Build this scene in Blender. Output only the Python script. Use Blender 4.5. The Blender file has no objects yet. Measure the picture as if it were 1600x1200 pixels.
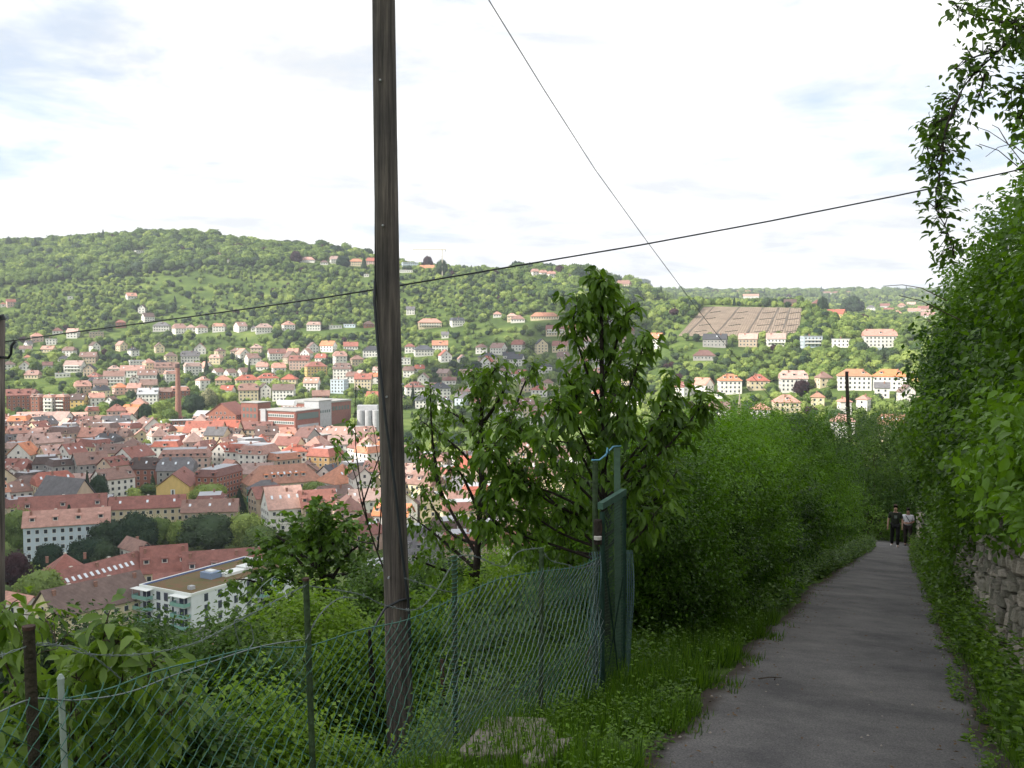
import bpy, bmesh, math, random
import numpy as np
from mathutils import Vector, Matrix, Euler
R = math.radians
rng = np.random.default_rng(11)
random.seed(7)
scene = bpy.context.scene
C = scene.collection

# ------------------------------------------------------------ camera
PITCH = R(3.0); FPX = 1550.0
cd = bpy.data.cameras.new('camera'); cam = bpy.data.objects.new('camera', cd); C.objects.link(cam)
cd.sensor_width = 36; cd.lens = 36*FPX/1600; cd.clip_start = 0.05; cd.clip_end = 20000
cam.location = (0, 0, 0); cam.rotation_euler = (R(90)-PITCH, 0, 0)
scene.camera = cam
scene.view_settings.view_transform = 'Standard'
scene.view_settings.look = 'None'
scene.view_settings.gamma = 1
scene.view_settings.use_curve_mapping = False
scene.view_settings.exposure = 0.72
scene.render.resolution_x = 1024; scene.render.resolution_y = 768
scene.cycles.use_denoising = True
scene.cycles.max_bounces = 6; scene.cycles.transparent_max_bounces = 6
scene.cycles.diffuse_bounces = 3; scene.cycles.volume_bounces = 0

# ------------------------------------------------------------ sun and sky
SUN = Vector((-0.86, -0.40, 0.0)).normalized()
EL = R(36)
SD = Vector((SUN.x*math.cos(EL), SUN.y*math.cos(EL), math.sin(EL)))   # towards the sun
sl = bpy.data.lights.new('sun', 'SUN'); sl.energy = 5.0; sl.angle = R(0.5); sl.color = (1.0, 0.93, 0.82)
so = bpy.data.objects.new('sun', sl); C.objects.link(so)
so.rotation_euler = SD.to_track_quat('Z', 'Y').to_euler()

world = bpy.data.worlds.new('World'); scene.world = world; world.use_nodes = True
wt = world.node_tree; wt.nodes.clear()
def N(t, ty, **k):
    n = t.nodes.new(ty)
    for a, b in k.items(): setattr(n, a, b)
    return n
wo = N(wt, 'ShaderNodeOutputWorld'); bg = N(wt, 'ShaderNodeBackground'); bg.inputs[1].default_value = 0.1
sky = N(wt, 'ShaderNodeTexSky', sky_type='NISHITA'); sky.sun_disc = False
sky.sun_elevation = EL; sky.sun_rotation = math.atan2(SD.x, SD.y); sky.air_density = 1.0; sky.dust_density = 1.0
tc = N(wt, 'ShaderNodeTexCoord')
sep = N(wt, 'ShaderNodeSeparateXYZ'); wt.links.new(tc.outputs['Generated'], sep.inputs[0])
# project the view direction on a flat cloud layer
zc = N(wt, 'ShaderNodeMath', operation='MAXIMUM'); zc.inputs[1].default_value = 0.03; wt.links.new(sep.outputs[2], zc.inputs[0])
za = N(wt, 'ShaderNodeMath', operation='ADD'); za.inputs[1].default_value = 0.12; wt.links.new(zc.outputs[0], za.inputs[0])
dv = N(wt, 'ShaderNodeVectorMath', operation='DIVIDE')
cmb = N(wt, 'ShaderNodeCombineXYZ'); [wt.links.new(za.outputs[0], cmb.inputs[i]) for i in range(3)]
wt.links.new(tc.outputs['Generated'], dv.inputs[0]); wt.links.new(cmb.outputs[0], dv.inputs[1])
def wnoise(scale, detail, rough, off):
    mp = N(wt, 'ShaderNodeMapping'); mp.inputs[1].default_value = off
    wt.links.new(dv.outputs[0], mp.inputs[0])
    n = N(wt, 'ShaderNodeTexNoise'); n.inputs['Scale'].default_value = scale; n.inputs['Detail'].default_value = detail
    n.inputs['Roughness'].default_value = rough; n.inputs['Distortion'].default_value = 0.3
    wt.links.new(mp.outputs[0], n.inputs['Vector']); return n
n1 = wnoise(0.55, 9, 0.58, (2.2, 0.4, 0)); n2 = wnoise(1.6, 8, 0.6, (5.0, 1.0, 0))
def wramp(src, a, b, ca=(0,0,0,1), cb=(1,1,1,1)):
    r = N(wt, 'ShaderNodeValToRGB'); r.color_ramp.elements[0].position = a; r.color_ramp.elements[1].position = b
    r.color_ramp.elements[0].color = ca; r.color_ramp.elements[1].color = cb
    wt.links.new(src, r.inputs[0]); return r
# openings in the cloud where blue shows: soft gaps
def gap(d, w0, w1, amp):
    dt = N(wt, 'ShaderNodeVectorMath', operation='DOT_PRODUCT'); dt.inputs[1].default_value = Vector(d).normalized()
    nv = N(wt, 'ShaderNodeVectorMath', operation='NORMALIZE'); wt.links.new(tc.outputs['Generated'], nv.inputs[0])
    wt.links.new(nv.outputs[0], dt.inputs[0])
    mr = N(wt, 'ShaderNodeMapRange'); mr.inputs[1].default_value = math.cos(R(w1)); mr.inputs[2].default_value = math.cos(R(w0))
    mr.inputs[3].default_value = 0; mr.inputs[4].default_value = amp; wt.links.new(dt.outputs['Value'], mr.inputs[0]); return mr
def pdir(px, v):
    a = (px-800)/FPX; b = (600-v)/FPX
    return Vector((a, math.cos(PITCH)+b*math.sin(PITCH), -math.sin(PITCH)+b*math.cos(PITCH)))
gaps = [gap(pdir(-60, 20), 1, 11, .17), gap(pdir(1650, 130), 1, 8, .18), gap(pdir(1340, 140), 0, 5, .10), gap((-.75, .2, .6), 5, 32, .16), gap((.8, -.3, .7), 5, 30, .16), gap((0, -.8, .7), 5, 32, .16)]
acc = gaps[0].outputs[0]
for g in gaps[1:]:
    ad = N(wt, 'ShaderNodeMath', operation='ADD'); wt.links.new(acc, ad.inputs[0]); wt.links.new(g.outputs[0], ad.inputs[1]); acc = ad.outputs[0]
ad = N(wt, 'ShaderNodeMath', operation='MULTIPLY_ADD'); ad.inputs[1].default_value = .45
wt.links.new(n2.outputs[0], ad.inputs[0]); wt.links.new(n1.outputs[0], ad.inputs[2])
sb = N(wt, 'ShaderNodeMath', operation='SUBTRACT'); wt.links.new(ad.outputs[0], sb.inputs[0]); wt.links.new(acc, sb.inputs[1])
cover = wramp(sb.outputs[0], .45, .66)
shade = wramp(n2.outputs[0], .36, .58, (5.75, 5.9, 6.1, 1), (8.8, 8.75, 8.7, 1))
mx = N(wt, 'ShaderNodeMix', data_type='RGBA'); wt.links.new(cover.outputs[0], mx.inputs[0])
wt.links.new(sky.outputs[0], mx.inputs[6]); wt.links.new(shade.outputs[0], mx.inputs[7])
# pale veil under the clouds so that blue stays light
mv = N(wt, 'ShaderNodeMix', data_type='RGBA'); mv.inputs[0].default_value = .42; mv.inputs[7].default_value = (4.6, 6.0, 8.2, 1)
wt.links.new(sky.outputs[0], mv.inputs[6]); wt.links.new(mv.outputs[2], mx.inputs[6])
wt.links.new(mx.outputs[2], bg.inputs[0]); wt.links.new(bg.outputs[0], wo.inputs[0])

# ------------------------------------------------------------ projection and terrain
def at(px, v, Y):
    d = pdir(px, v); return d*(Y/d.y)
def to_px(p):
    cp, sp = math.cos(PITCH), math.sin(PITCH)
    f = p[1]*cp - p[2]*sp; u = p[1]*sp + p[2]*cp
    return 800+FPX*p[0]/f, 600-FPX*u/f
def tanv(v):
    b = (600-v)/FPX
    return (-math.sin(PITCH)+b*math.cos(PITCH))/(math.cos(PITCH)+b*math.sin(PITCH))
YS = np.array([250, 350, 450, 550, 650, 800, 900, 1020, 1200, 1400, 1600, 1900, 2400, 3200, 4200], float)
CS = np.array([-300, 0, 150, 300, 600, 900, 1060, 1250, 1310, 1450, 1800], float)
VT = np.array([
 [1010, 885, 795, 728, 690, 645, 610, 570, 515, 440, 388, 400, 420, 430, 440],
 [1010, 885, 795, 728, 690, 645, 610, 570, 515, 440, 388, 400, 420, 430, 440],
 [1010, 885, 795, 728, 690, 645, 612, 573, 512, 430, 376, 390, 420, 430, 440],
 [1010, 885, 795, 728, 690, 645, 612, 575, 510, 425, 372, 392, 420, 430, 440],
 [1010, 885, 795, 728, 690, 645, 612, 570, 498, 430, 407, 425, 440, 445, 450],
 [1010, 885, 800, 735, 692, 640, 603, 553, 482, 427, 440, 452, 460, 458, 456],
 [1010, 875, 790, 715, 650, 577, 528, 480, 478, 482, 480, 476, 470, 460, 460],
 [1010, 870, 780, 705, 635, 565, 525, 479, 480, 486, 485, 480, 474, 460, 462],
 [1010, 870, 770, 690, 622, 550, 512, 500, 500, 500, 494, 486, 476, 459, 462],
 [1010, 870, 765, 680, 615, 548, 524, 515, 508, 500, 494, 486, 476, 459, 462],
 [1010, 870, 765, 680, 615, 560, 540, 525, 510, 500, 494, 486, 476, 459, 462]], float)
ZT = np.array([[tanv(v)*y for v, y in zip(row, YS)] for row in VT])
PN = math.hypot(.388, 1); HX, HY = .388/PN, 1/PN
PS = .1684
def interp_rows(col, y):
    col = np.clip(col, CS[0], CS[-1]); y = np.clip(y, YS[0], YS[-1])
    i = np.clip(np.searchsorted(CS, col)-1, 0, len(CS)-2); j = np.clip(np.searchsorted(YS, y)-1, 0, len(YS)-2)
    a = (col-CS[i])/(CS[i+1]-CS[i]); b = (y-YS[j])/(YS[j+1]-YS[j])
    return (ZT[i, j]*(1-a)*(1-b)+ZT[i+1, j]*a*(1-b)+ZT[i, j+1]*(1-a)*b+ZT[i+1, j+1]*a*b)
def Hs(x, y):
    x = np.asarray(x, float); y = np.asarray(y, float)
    s = x*HX+y*HY; t = x*HY-y*HX
    near = -1.6-PS*s
    t0 = np.interp(s, [1, 5.2, 6.2], [-2.75, -2.5, -3.0]); near = near + np.where(t < t0, -1.7*np.clip(t0-t, 0, .8)+.40*np.minimum(t-t0+1.0, 0), 0)
    r = np.clip((t-1.35)/.6, 0, 1); near = near + 2.1*r*r*(3-2*r) + np.where(t > 2, .32*np.minimum(t-2, 120), 0)
    near = np.minimum(near, 60)
    col = 800+FPX*x/np.maximum(y, 60)
    far = np.where(y < 250, -79.0, interp_rows(col, y))
    far = np.where(y < 250, -79.0, far)
    bump = np.where(y > 820, np.sin(x*.021+1)*np.sin(y*.017)*2.5*np.clip((y-820)/200, 0, 1), 0)
    far = far+bump
    h = np.maximum(near, far); 
    return h
def H(x, y): return float(Hs(x, y))
def path_z(s, t=0): return -1.6-PS*s
def pst(s, t, dz=0):
    x = HX*s+HY*t; y = HY*s-HX*t
    return Vector((x, y, path_z(s)+dz))
def gp(px, v, y0=170):
    d = pdir(px, v); d = d/d.y
    ys = np.arange(y0, 4200, 1.5)
    g = d.z*ys - Hs(d.x*ys, ys)
    k = np.argmax(g < 0)
    if g[k] >= 0: k = len(ys)-1
    y = ys[k]; return Vector((d.x*y, y, H(d.x*y, y)))

# ------------------------------------------------------------ material helpers
MATS = {}
def newmat(name):
    m = bpy.data.materials.new(name); m.use_nodes = True; t = m.node_tree
    b = t.nodes['Principled BSDF']; return m, t, b
def mat_plain(name, col, rough=.7, metal=0, noise=0, nscale=5, bump=0, bscale=30, spec=.3):
    if name in MATS: return MATS[name]
    m, t, b = newmat(name); b.inputs['Roughness'].default_value = rough; b.inputs['Metallic'].default_value = metal
    b.inputs['Specular IOR Level'].default_value = spec
    c = (*col, 1)
    if noise or bump: o = N(t, 'ShaderNodeTexCoord')
    if noise:
        n = N(t, 'ShaderNodeTexNoise'); n.inputs['Scale'].default_value = nscale; n.inputs['Detail'].default_value = 8; n.inputs['Roughness'].default_value = .65
        t.links.new(o.outputs['Object'], n.inputs['Vector'])
        r = N(t, 'ShaderNodeValToRGB'); e = r.color_ramp.elements
        e[0].position = .3; e[1].position = .72
        e[0].color = (*[x*(1-noise) for x in col], 1); e[1].color = (*[min(1, x*(1+noise)) for x in col], 1)
        t.links.new(n.outputs[0], r.inputs[0]); t.links.new(r.outputs[0], b.inputs['Base Color'])
    else: b.inputs['Base Color'].default_value = c
    if bump:
        n = N(t, 'ShaderNodeTexNoise'); n.inputs['Scale'].default_value = bscale; n.inputs['Detail'].default_value = 6
        t.links.new(o.outputs['Object'], n.inputs['Vector'])
        bp = N(t, 'ShaderNodeBump'); bp.inputs['Strength'].default_value = bump; bp.inputs['Distance'].default_value = .05
        t.links.new(n.outputs[0], bp.inputs['Height']); t.links.new(bp.outputs[0], b.inputs['Normal'])
    MATS[name] = m; return m
def mat_leaf(name, dark, light, trans=.35, rough=.45, spec=.35, byobj=0.0, hs=.6):
    """leaf colour varies by the per-leaf value 'rnd' and, for trees, per tree"""
    m, t, b = newmat(name); out = [n for n in t.nodes if n.type == 'OUTPUT_MATERIAL'][0]
    at_ = N(t, 'ShaderNodeAttribute'); at_.attribute_name = 'rnd'
    src = at_.outputs['Fac']
    if byobj:
        oi = N(t, 'ShaderNodeObjectInfo'); mm = N(t, 'ShaderNodeMix'); mm.inputs[0].default_value = byobj
        t.links.new(src, mm.inputs[2]); t.links.new(oi.outputs['Random'], mm.inputs[3]); src = mm.outputs[0]
    r = N(t, 'ShaderNodeValToRGB'); e = r.color_ramp.elements; e[0].color = (*dark, 1); e[1].color = (*light, 1)
    e[0].position = .1; e[1].position = .9
    t.links.new(src, r.inputs[0]); t.links.new(r.outputs[0], b.inputs['Base Color'])
    b.inputs['Roughness'].default_value = rough; b.inputs['Specular IOR Level'].default_value = spec
    tr = N(t, 'ShaderNodeBsdfTranslucent'); 
    g = N(t, 'ShaderNodeMix', data_type='RGBA', blend_type='MULTIPLY'); g.inputs[0].default_value = 1; g.inputs[7].default_value = (1.5, 1.5, .55, 1)
    t.links.new(r.outputs[0], g.inputs[6]); t.links.new(g.outputs[2], tr.inputs[0])
    ms = N(t, 'ShaderNodeMixShader'); ms.inputs[0].default_value = trans
    t.links.new(b.outputs[0], ms.inputs[1]); t.links.new(tr.outputs[0], ms.inputs[2]); t.links.new(ms.outputs[0], out.inputs[0])
    MATS[name] = m; return m
L_hedge = mat_leaf('robinia_leaf', (.016, .052, .004), (.155, .32, .018), trans=.40)
L_ivy = mat_leaf('creeper_leaf', (.022, .062, .008), (.15, .29, .022), trans=.38)
L_branch = mat_leaf('overhang_leaf', (.03, .07, .015), (.11, .20, .03), trans=.42)
L_cherry = mat_leaf('cherry_leaf', (.024, .062, .012), (.14, .26, .025), trans=.4)
L_plum = mat_leaf('plum_leaf', (.035, .085, .012), (.16, .28, .035), trans=.35)
L_walnut = mat_leaf('walnut_leaf', (.055, .12, .02), (.19, .29, .055), trans=.4)
L_bright = mat_leaf('bright_leaf', (.06, .14, .012), (.24, .38, .035), trans=.4)
L_mid = mat_leaf('mid_leaf', (.025, .07, .012), (.14, .25, .035))
L_dark = mat_leaf('dark_leaf', (.012, .035, .008), (.045, .09, .018))
L_grass = mat_leaf('grass_blade', (.028, .075, .008), (.13, .25, .02), trans=.4)
L_weed = mat_leaf('weed_leaf', (.035, .09, .010), (.18, .32, .03), trans=.42)
L_red = mat_leaf('copper_beech_leaf', (.022, .012, .013), (.065, .028, .03), trans=.2)
F_broad = mat_leaf('broad_crown', (.038, .080, .024), (.23, .31, .085), trans=.2, rough=.7, spec=.1, byobj=.55)
F_light = mat_leaf('light_crown', (.12, .19, .045), (.36, .43, .12), trans=.2, rough=.7, spec=.1, byobj=.5)
F_dark = mat_leaf('dark_crown', (.018, .042, .024), (.075, .11, .05), trans=.1, rough=.7, spec=.1, byobj=.5)
M_bark = mat_plain('bark', (.075, .058, .042), .9, noise=.5, nscale=14, bump=.6)
M_barkd = mat_plain('dark_bark', (.03, .024, .02), .9, noise=.4, nscale=14, bump=.5)

# ------------------------------------------------------------ object helpers
def tag(o, label=None, cat=None, group=None, kind=None):
    if label: o['label'] = label
    if cat: o['category'] = cat
    if group: o['group'] = group
    if kind: o['kind'] = kind
    return o
def link(o, parent=None):
    C.objects.link(o)
    if parent is not None: o.parent = parent
    return o
def empty(name, loc, label=None, cat=None, group=None, rz=0):
    o = bpy.data.objects.new(name, None); o.location = loc; o.rotation_euler = (0, 0, rz); o.empty_display_size = .3
    C.objects.link(o); return tag(o, label, cat, group)
def np_mesh(name, V, F, mats, mi=None, rnd=None, smooth=False):
    """V (n,3); F (m,k) array of one face size"""
    me = bpy.data.meshes.new(name); V = np.ascontiguousarray(V, np.float32); F = np.ascontiguousarray(F, np.int32)
    m, k = F.shape
    me.vertices.add(len(V)); me.vertices.foreach_set('co', V.ravel())
    me.loops.add(m*k); me.loops.foreach_set('vertex_index', F.ravel())
    me.polygons.add(m); me.polygons.foreach_set('loop_start', np.arange(0, m*k, k, dtype=np.int32))
    if mi is not None: me.polygons.foreach_set('material_index', np.asarray(mi, np.int32))
    if smooth: me.polygons.foreach_set('use_smooth', np.ones(m, bool))
    if rnd is not None:
        a = me.attributes.new('rnd', 'FLOAT', 'POINT'); a.data.foreach_set('value', np.ascontiguousarray(rnd, np.float32))
    for x in (mats if isinstance(mats, (list, tuple)) else [mats]): me.materials.append(x)
    me.update(calc_edges=True); return me
class MB:
    def __init__(s): s.v = []; s.f = []; s.mi = []
    def add(s, vs, fs, m=0):
        o = len(s.v); s.v += [tuple(v) for v in vs]; s.f += [tuple(i+o for i in f) for f in fs]; s.mi += [m]*len(fs); return s
    def box(s, x0, x1, y0, y1, z0, z1, m=0):
        return s.add([(x0, y0, z0), (x1, y0, z0), (x1, y1, z0), (x0, y1, z0), (x0, y0, z1), (x1, y0, z1), (x1, y1, z1), (x0, y1, z1)],
              [(0, 3, 2, 1), (4, 5, 6, 7), (0, 1, 5, 4), (1, 2, 6, 5), (2, 3, 7, 6), (3, 0, 4, 7)], m)
    def tube(s, pts, rad, n=6, m=0, cap=True):
        pts = [Vector(p) for p in pts]
        if not hasattr(rad, '__len__'): rad = [rad]*len(pts)
        o = len(s.v); prev = None
        for i, p in enumerate(pts):
            d = (pts[min(i+1, len(pts)-1)]-pts[max(i-1, 0)]); d = d.normalized() if d.length > 1e-9 else Vector((0, 0, 1))
            if prev is None: a = d.orthogonal().normalized()
            else:
                a = prev-d*prev.dot(d); a = a.normalized() if a.length > 1e-6 else d.orthogonal().normalized()
            prev = a; b = d.cross(a)
            for k in range(n):
                th = 2*math.pi*k/n; s.v.append(tuple(p+(a*math.cos(th)+b*math.sin(th))*rad[i]))
        for i in range(len(pts)-1):
            for k in range(n):
                k2 = (k+1) % n
                s.f.append((o+i*n+k, o+i*n+k2, o+(i+1)*n+k2, o+(i+1)*n+k)); s.mi.append(m)
        if cap:
            s.f.append(tuple(o+k for k in reversed(range(n)))); s.f.append(tuple(o+(len(pts)-1)*n+k for k in range(n))); s.mi += [m, m]
        return s
    def mesh(s, name, mats, smooth=False):
        me = bpy.data.meshes.new(name); me.from_pydata(s.v, [], s.f)
        for x in (mats if isinstance(mats, (list, tuple)) else [mats]): me.materials.append(x)
        me.polygons.foreach_set('material_index', s.mi)
        if smooth: me.polygons.foreach_set('use_smooth', [True]*len(s.f))
        me.update(); return me
    def obj(s, name, mats, parent=None, smooth=False, loc=None, rz=0, kind=None):
        o = bpy.data.objects.new(name, s.mesh(name, mats, smooth)); link(o, parent)
        if loc is not None: o.location = loc
        o.rotation_euler.z = rz
        if kind: o['kind'] = kind
        return o

# ------------------------------------------------------------ leaves
LT = {}
def tmpl(name, vs, fs): LT[name] = (np.array(vs, float), np.array(fs, int))
# local: x = along the leaf (0..1), y = across (-.5...5), z = normal
tmpl('rhomb', [(0, 0, 0), (.45, .5, .10), (1, 0, -.05), (.45, -.5, .10)], [(0, 1, 2), (0, 2, 3)])
tmpl('tri', [(0, -.5, 0), (0, .5, 0), (1, 0, 0.1)], [(0, 1, 2)])
tmpl('ovate', [(0, 0, 0), (.25, .38, .08), (.62, .44, .04), (1, 0, -.22), (.62, -.44, .04), (.25, -.38, .08), (.3, 0, .0), (.65, 0, -.05)],
     [(0, 6, 1), (1, 6, 7), (1, 7, 2), (2, 7, 3), (0, 5, 6), (5, 7, 6), (5, 4, 7), (4, 3, 7)])
tmpl('blade', [(0, -.5, 0), (0, .5, 0), (.5, .35, .06), (.5, -.35, .06), (1, 0, -.12)], [(0, 1, 2), (0, 2, 3), (3, 2, 4)])
def unit(a): return a/np.maximum(np.linalg.norm(a, axis=1, keepdims=True), 1e-9)
def leaf_frames(D, NN):
    X = unit(D); Y = unit(np.cross(NN, X)); Z = np.cross(X, Y); return X, Y, Z
def leaves_mesh(name, P, D, NN, L, W, mat, t='rhomb', rnd=None):
    TV, TF = LT[t]; n = len(P); X, Y, Z = leaf_frames(D, NN)
    L = np.broadcast_to(L, n); W = np.broadcast_to(W, n)
    V = (P[:, None, :] + X[:, None, :]*(TV[None, :, 0]*L[:, None])[..., None] + Y[:, None, :]*(TV[None, :, 1]*W[:, None])[..., None]
         + Z[:, None, :]*(TV[None, :, 2]*L[:, None])[..., None]).reshape(-1, 3)
    F = (TF[None]+(np.arange(n)*len(TV))[:, None, None]).reshape(-1, 3)
    if rnd is None: rnd = rng.random(n)
    return np_mesh(name, V, F, mat, rnd=np.repeat(rnd, len(TV)))
def leaves(name, P, D, NN, L, W, mat, parent=None, t='rhomb', rnd=None, kind='stuff', singles=0, single_name='leaf'):
    """the `singles` leaves nearest to the viewer are objects of their own, the rest one mesh"""
    n = len(P); L = np.broadcast_to(L, n).copy(); W = np.broadcast_to(W, n).copy()
    if rnd is None: rnd = rng.random(n)
    if singles:
        d = np.linalg.norm(P, axis=1); o = np.argsort(d-L*12); sel = o[:singles]; rest = o[singles:]
        X, Y, Z = leaf_frames(D[sel], NN[sel])
        protos = []
        for q in range(5):
            TV, TF = LT[t]; w = float(np.mean(W[sel]/L[sel]))
            protos.append(np_mesh(single_name, TV*np.array([1, w, 1]), TF, mat, rnd=np.full(len(TV), q/4)))
        for i, k in enumerate(sel):
            ob = bpy.data.objects.new(single_name, protos[int(rnd[k]*4.99)]); link(ob, parent)
            M = Matrix([[X[i][a]*L[k], Y[i][a]*L[k], Z[i][a]*L[k], P[k][a]] for a in range(3)]+[[0, 0, 0, 1]])
            ob.matrix_basis = (parent.matrix_basis.inverted() @ M) if parent is not None else M
        P, D, NN, L, W, rnd = P[rest], D[rest], NN[rest], L[rest], W[rest], rnd[rest]
    me = leaves_mesh(name, P, D, NN, L, W, mat, t, rnd)
    ob = bpy.data.objects.new(name, me); link(ob, parent)
    if parent is not None: ob.matrix_basis = parent.matrix_basis.inverted()
    ob['kind'] = kind; return ob
def rdir(n):
    a = rng.normal(size=(n, 3)); return unit(a)
def lump(P, s, seed=0):
    """smooth pseudo noise -1..1"""
    P = P*s
    return (np.sin(P[:, 0]*1.3+seed+1.7*np.sin(P[:, 1]*.9+seed)) + np.sin(P[:, 1]*1.5+2.1*seed+1.3*np.sin(P[:, 2]*1.1)) + np.sin(P[:, 2]*1.4-seed+1.5*np.sin(P[:, 0]*.8+1)))/3
def sprigs(blobs, n_sprigs, k, sprig_len, leaf_len, wr, up=.3, shell=.55, droop=.2, gap_s=2.2, gap_t=-.35, jit=.25, along=False, lobes=.22):
    """leaf positions for a crown: twigs with k leaves each, spread through lobed blobs"""
    bl = np.array([list(b[0])+list(b[1]) for b in blobs], float)
    vol = bl[:, 3]*bl[:, 4]*bl[:, 5]; w = vol**.67; w /= w.sum()
    n = int(n_sprigs*1.6); ids = rng.choice(len(bl), n, p=w)
    d = rdir(n); r = shell+(1-shell)*rng.random(n)**.6
    lob = 1+lobes*lump(d*3+bl[ids, :3], 1.3, 2.0)+lobes*.5*lump(d*7+bl[ids, :3], 1.3, 5.0)
    O_ = d*bl[ids, 3:6]*(r*lob)[:, None]
    if along: O_ = np.stack([O_[:, 0]*HY+O_[:, 1]*HX, -O_[:, 0]*HX+O_[:, 1]*HY, O_[:, 2]], 1)
    P = bl[ids, :3]+O_
    keep = lump(P, gap_s, 4.0) > gap_t+.4*(rng.random(n)-.5)
    P = P[keep][:n_sprigs]; d = d[keep][:n_sprigs]; n = len(P)
    tw = unit(d+up*np.array([0, 0, 1])+.7*rdir(n))
    i = np.tile(np.arange(k), n); PP = np.repeat(P, k, 0); TW = np.repeat(tw, k, 0)
    PP = PP+TW*(i/k*sprig_len)[:, None]*(.6+.8*rng.random(n*k))[:, None]
    side = unit(np.cross(TW, np.repeat(rdir(n), k, 0)))*np.where(i % 2, 1, -1)[:, None]
    D = unit(TW*.5+side+.35*rdir(n*k)+np.array([0, 0, -droop])); NNv = unit(np.array([0, 0, 1.])+.6*rdir(n*k))
    L = leaf_len*(.65+.6*rng.random(n*k))
    rnd = np.clip(np.repeat(.48+.42*lump(P, 1.3, 7.0)+.22*(rng.random(n)-.5), k)+.35*(rng.random(n*k)-.5), 0, 1)
    return PP, D, NNv, L, L*wr, rnd
# ------------------------------------------------------------ ground
def mat_ground():
    m, t, b = newmat('hillside_ground'); b.inputs['Roughness'].default_value = .95; b.inputs['Specular IOR Level'].default_value = .1
    g = N(t, 'ShaderNodeNewGeometry')
    n = N(t, 'ShaderNodeTexNoise'); n.inputs['Scale'].default_value = .022; n.inputs['Detail'].default_value = 9; n.inputs['Roughness'].default_value = .7
    t.links.new(g.outputs['Position'], n.inputs['Vector'])
    r = N(t, 'ShaderNodeValToRGB'); e = r.color_ramp.elements
    e[0].position = .33; e[0].color = (.05, .085, .022, 1); e[1].position = .66; e[1].color = (.21, .27, .07, 1)
    x = e.new(.5); x.color = (.10, .155, .035, 1); x = e.new(.72); x.color = (.22, .19, .11, 1)
    t.links.new(n.outputs[0], r.inputs[0])
    n2 = N(t, 'ShaderNodeTexNoise'); n2.inputs['Scale'].default_value = 1.5; n2.inputs['Detail'].default_value = 6
    t.links.new(g.outputs['Position'], n2.inputs['Vector'])
    mx = N(t, 'ShaderNodeMix', data_type='RGBA', blend_type='MULTIPLY'); mx.inputs[0].default_value = .7
    r2 = N(t, 'ShaderNodeValToRGB'); r2.color_ramp.elements[0].position = .3; r2.color_ramp.elements[0].color = (.4, .4, .4, 1); r2.color_ramp.elements[1].position = .65
    t.links.new(n2.outputs[0], r2.inputs[0]); t.links.new(r.outputs[0], mx.inputs[6]); t.links.new(r2.outputs[0], mx.inputs[7])
    t.links.new(mx.outputs[2], b.inputs['Base Color']); return m
M_ground = mat_ground()
rad = np.concatenate([np.geomspace(.5, 250, 110), np.arange(260, 1720, 11), np.geomspace(1740, 9000, 26)])
ang = np.concatenate([np.arange(-40, 40, .4), np.arange(40, 320, 3.5)])
A, RR = np.meshgrid(np.radians(ang), rad, indexing='ij')
GX = np.sin(A)*RR; GY = np.cos(A)*RR; GZ = Hs(GX, np.where(GY < 30, GY, GY))
GZ = np.where((GX > 1.2) & (GY < 0) & False, GZ, GZ)
# a little unevenness off the path
tt = GX*HY-GY*HX
GZ = GZ+np.where((tt < -1.7) | (tt > .9), .05*np.sin(GX*3.1)*np.sin(GY*2.3)-.02, -.012)*np.clip(RR/6, 0, 1)
na, nr = A.shape
V = np.stack([GX, GY, GZ], -1).reshape(-1, 3)
V = np.concatenate([V, [[0, 0, -1.61]]])
ii, jj = np.meshgrid(np.arange(na), np.arange(nr-1), indexing='ij'); i2 = (ii+1) % na
F = np.stack([ii*nr+jj, ii*nr+jj+1, i2*nr+jj+1, i2*nr+jj], -1).reshape(-1, 4)[:, ::-1]
gme = np_mesh('ground', V, F, M_ground, smooth=True)
g = link(bpy.data.objects.new('ground', gme)); g['kind'] = 'structure'
bm = bmesh.new(); bm.from_mesh(gme); bm.verts.ensure_lookup_table()
c = bm.verts[len(V)-1]
for i in range(na):
    a, b_ = bm.verts[i*nr], bm.verts[((i+1) % na)*nr]
    bm.faces.new((c, b_, a))
bm.normal_update(); bm.to_mesh(gme); bm.free()

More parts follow.
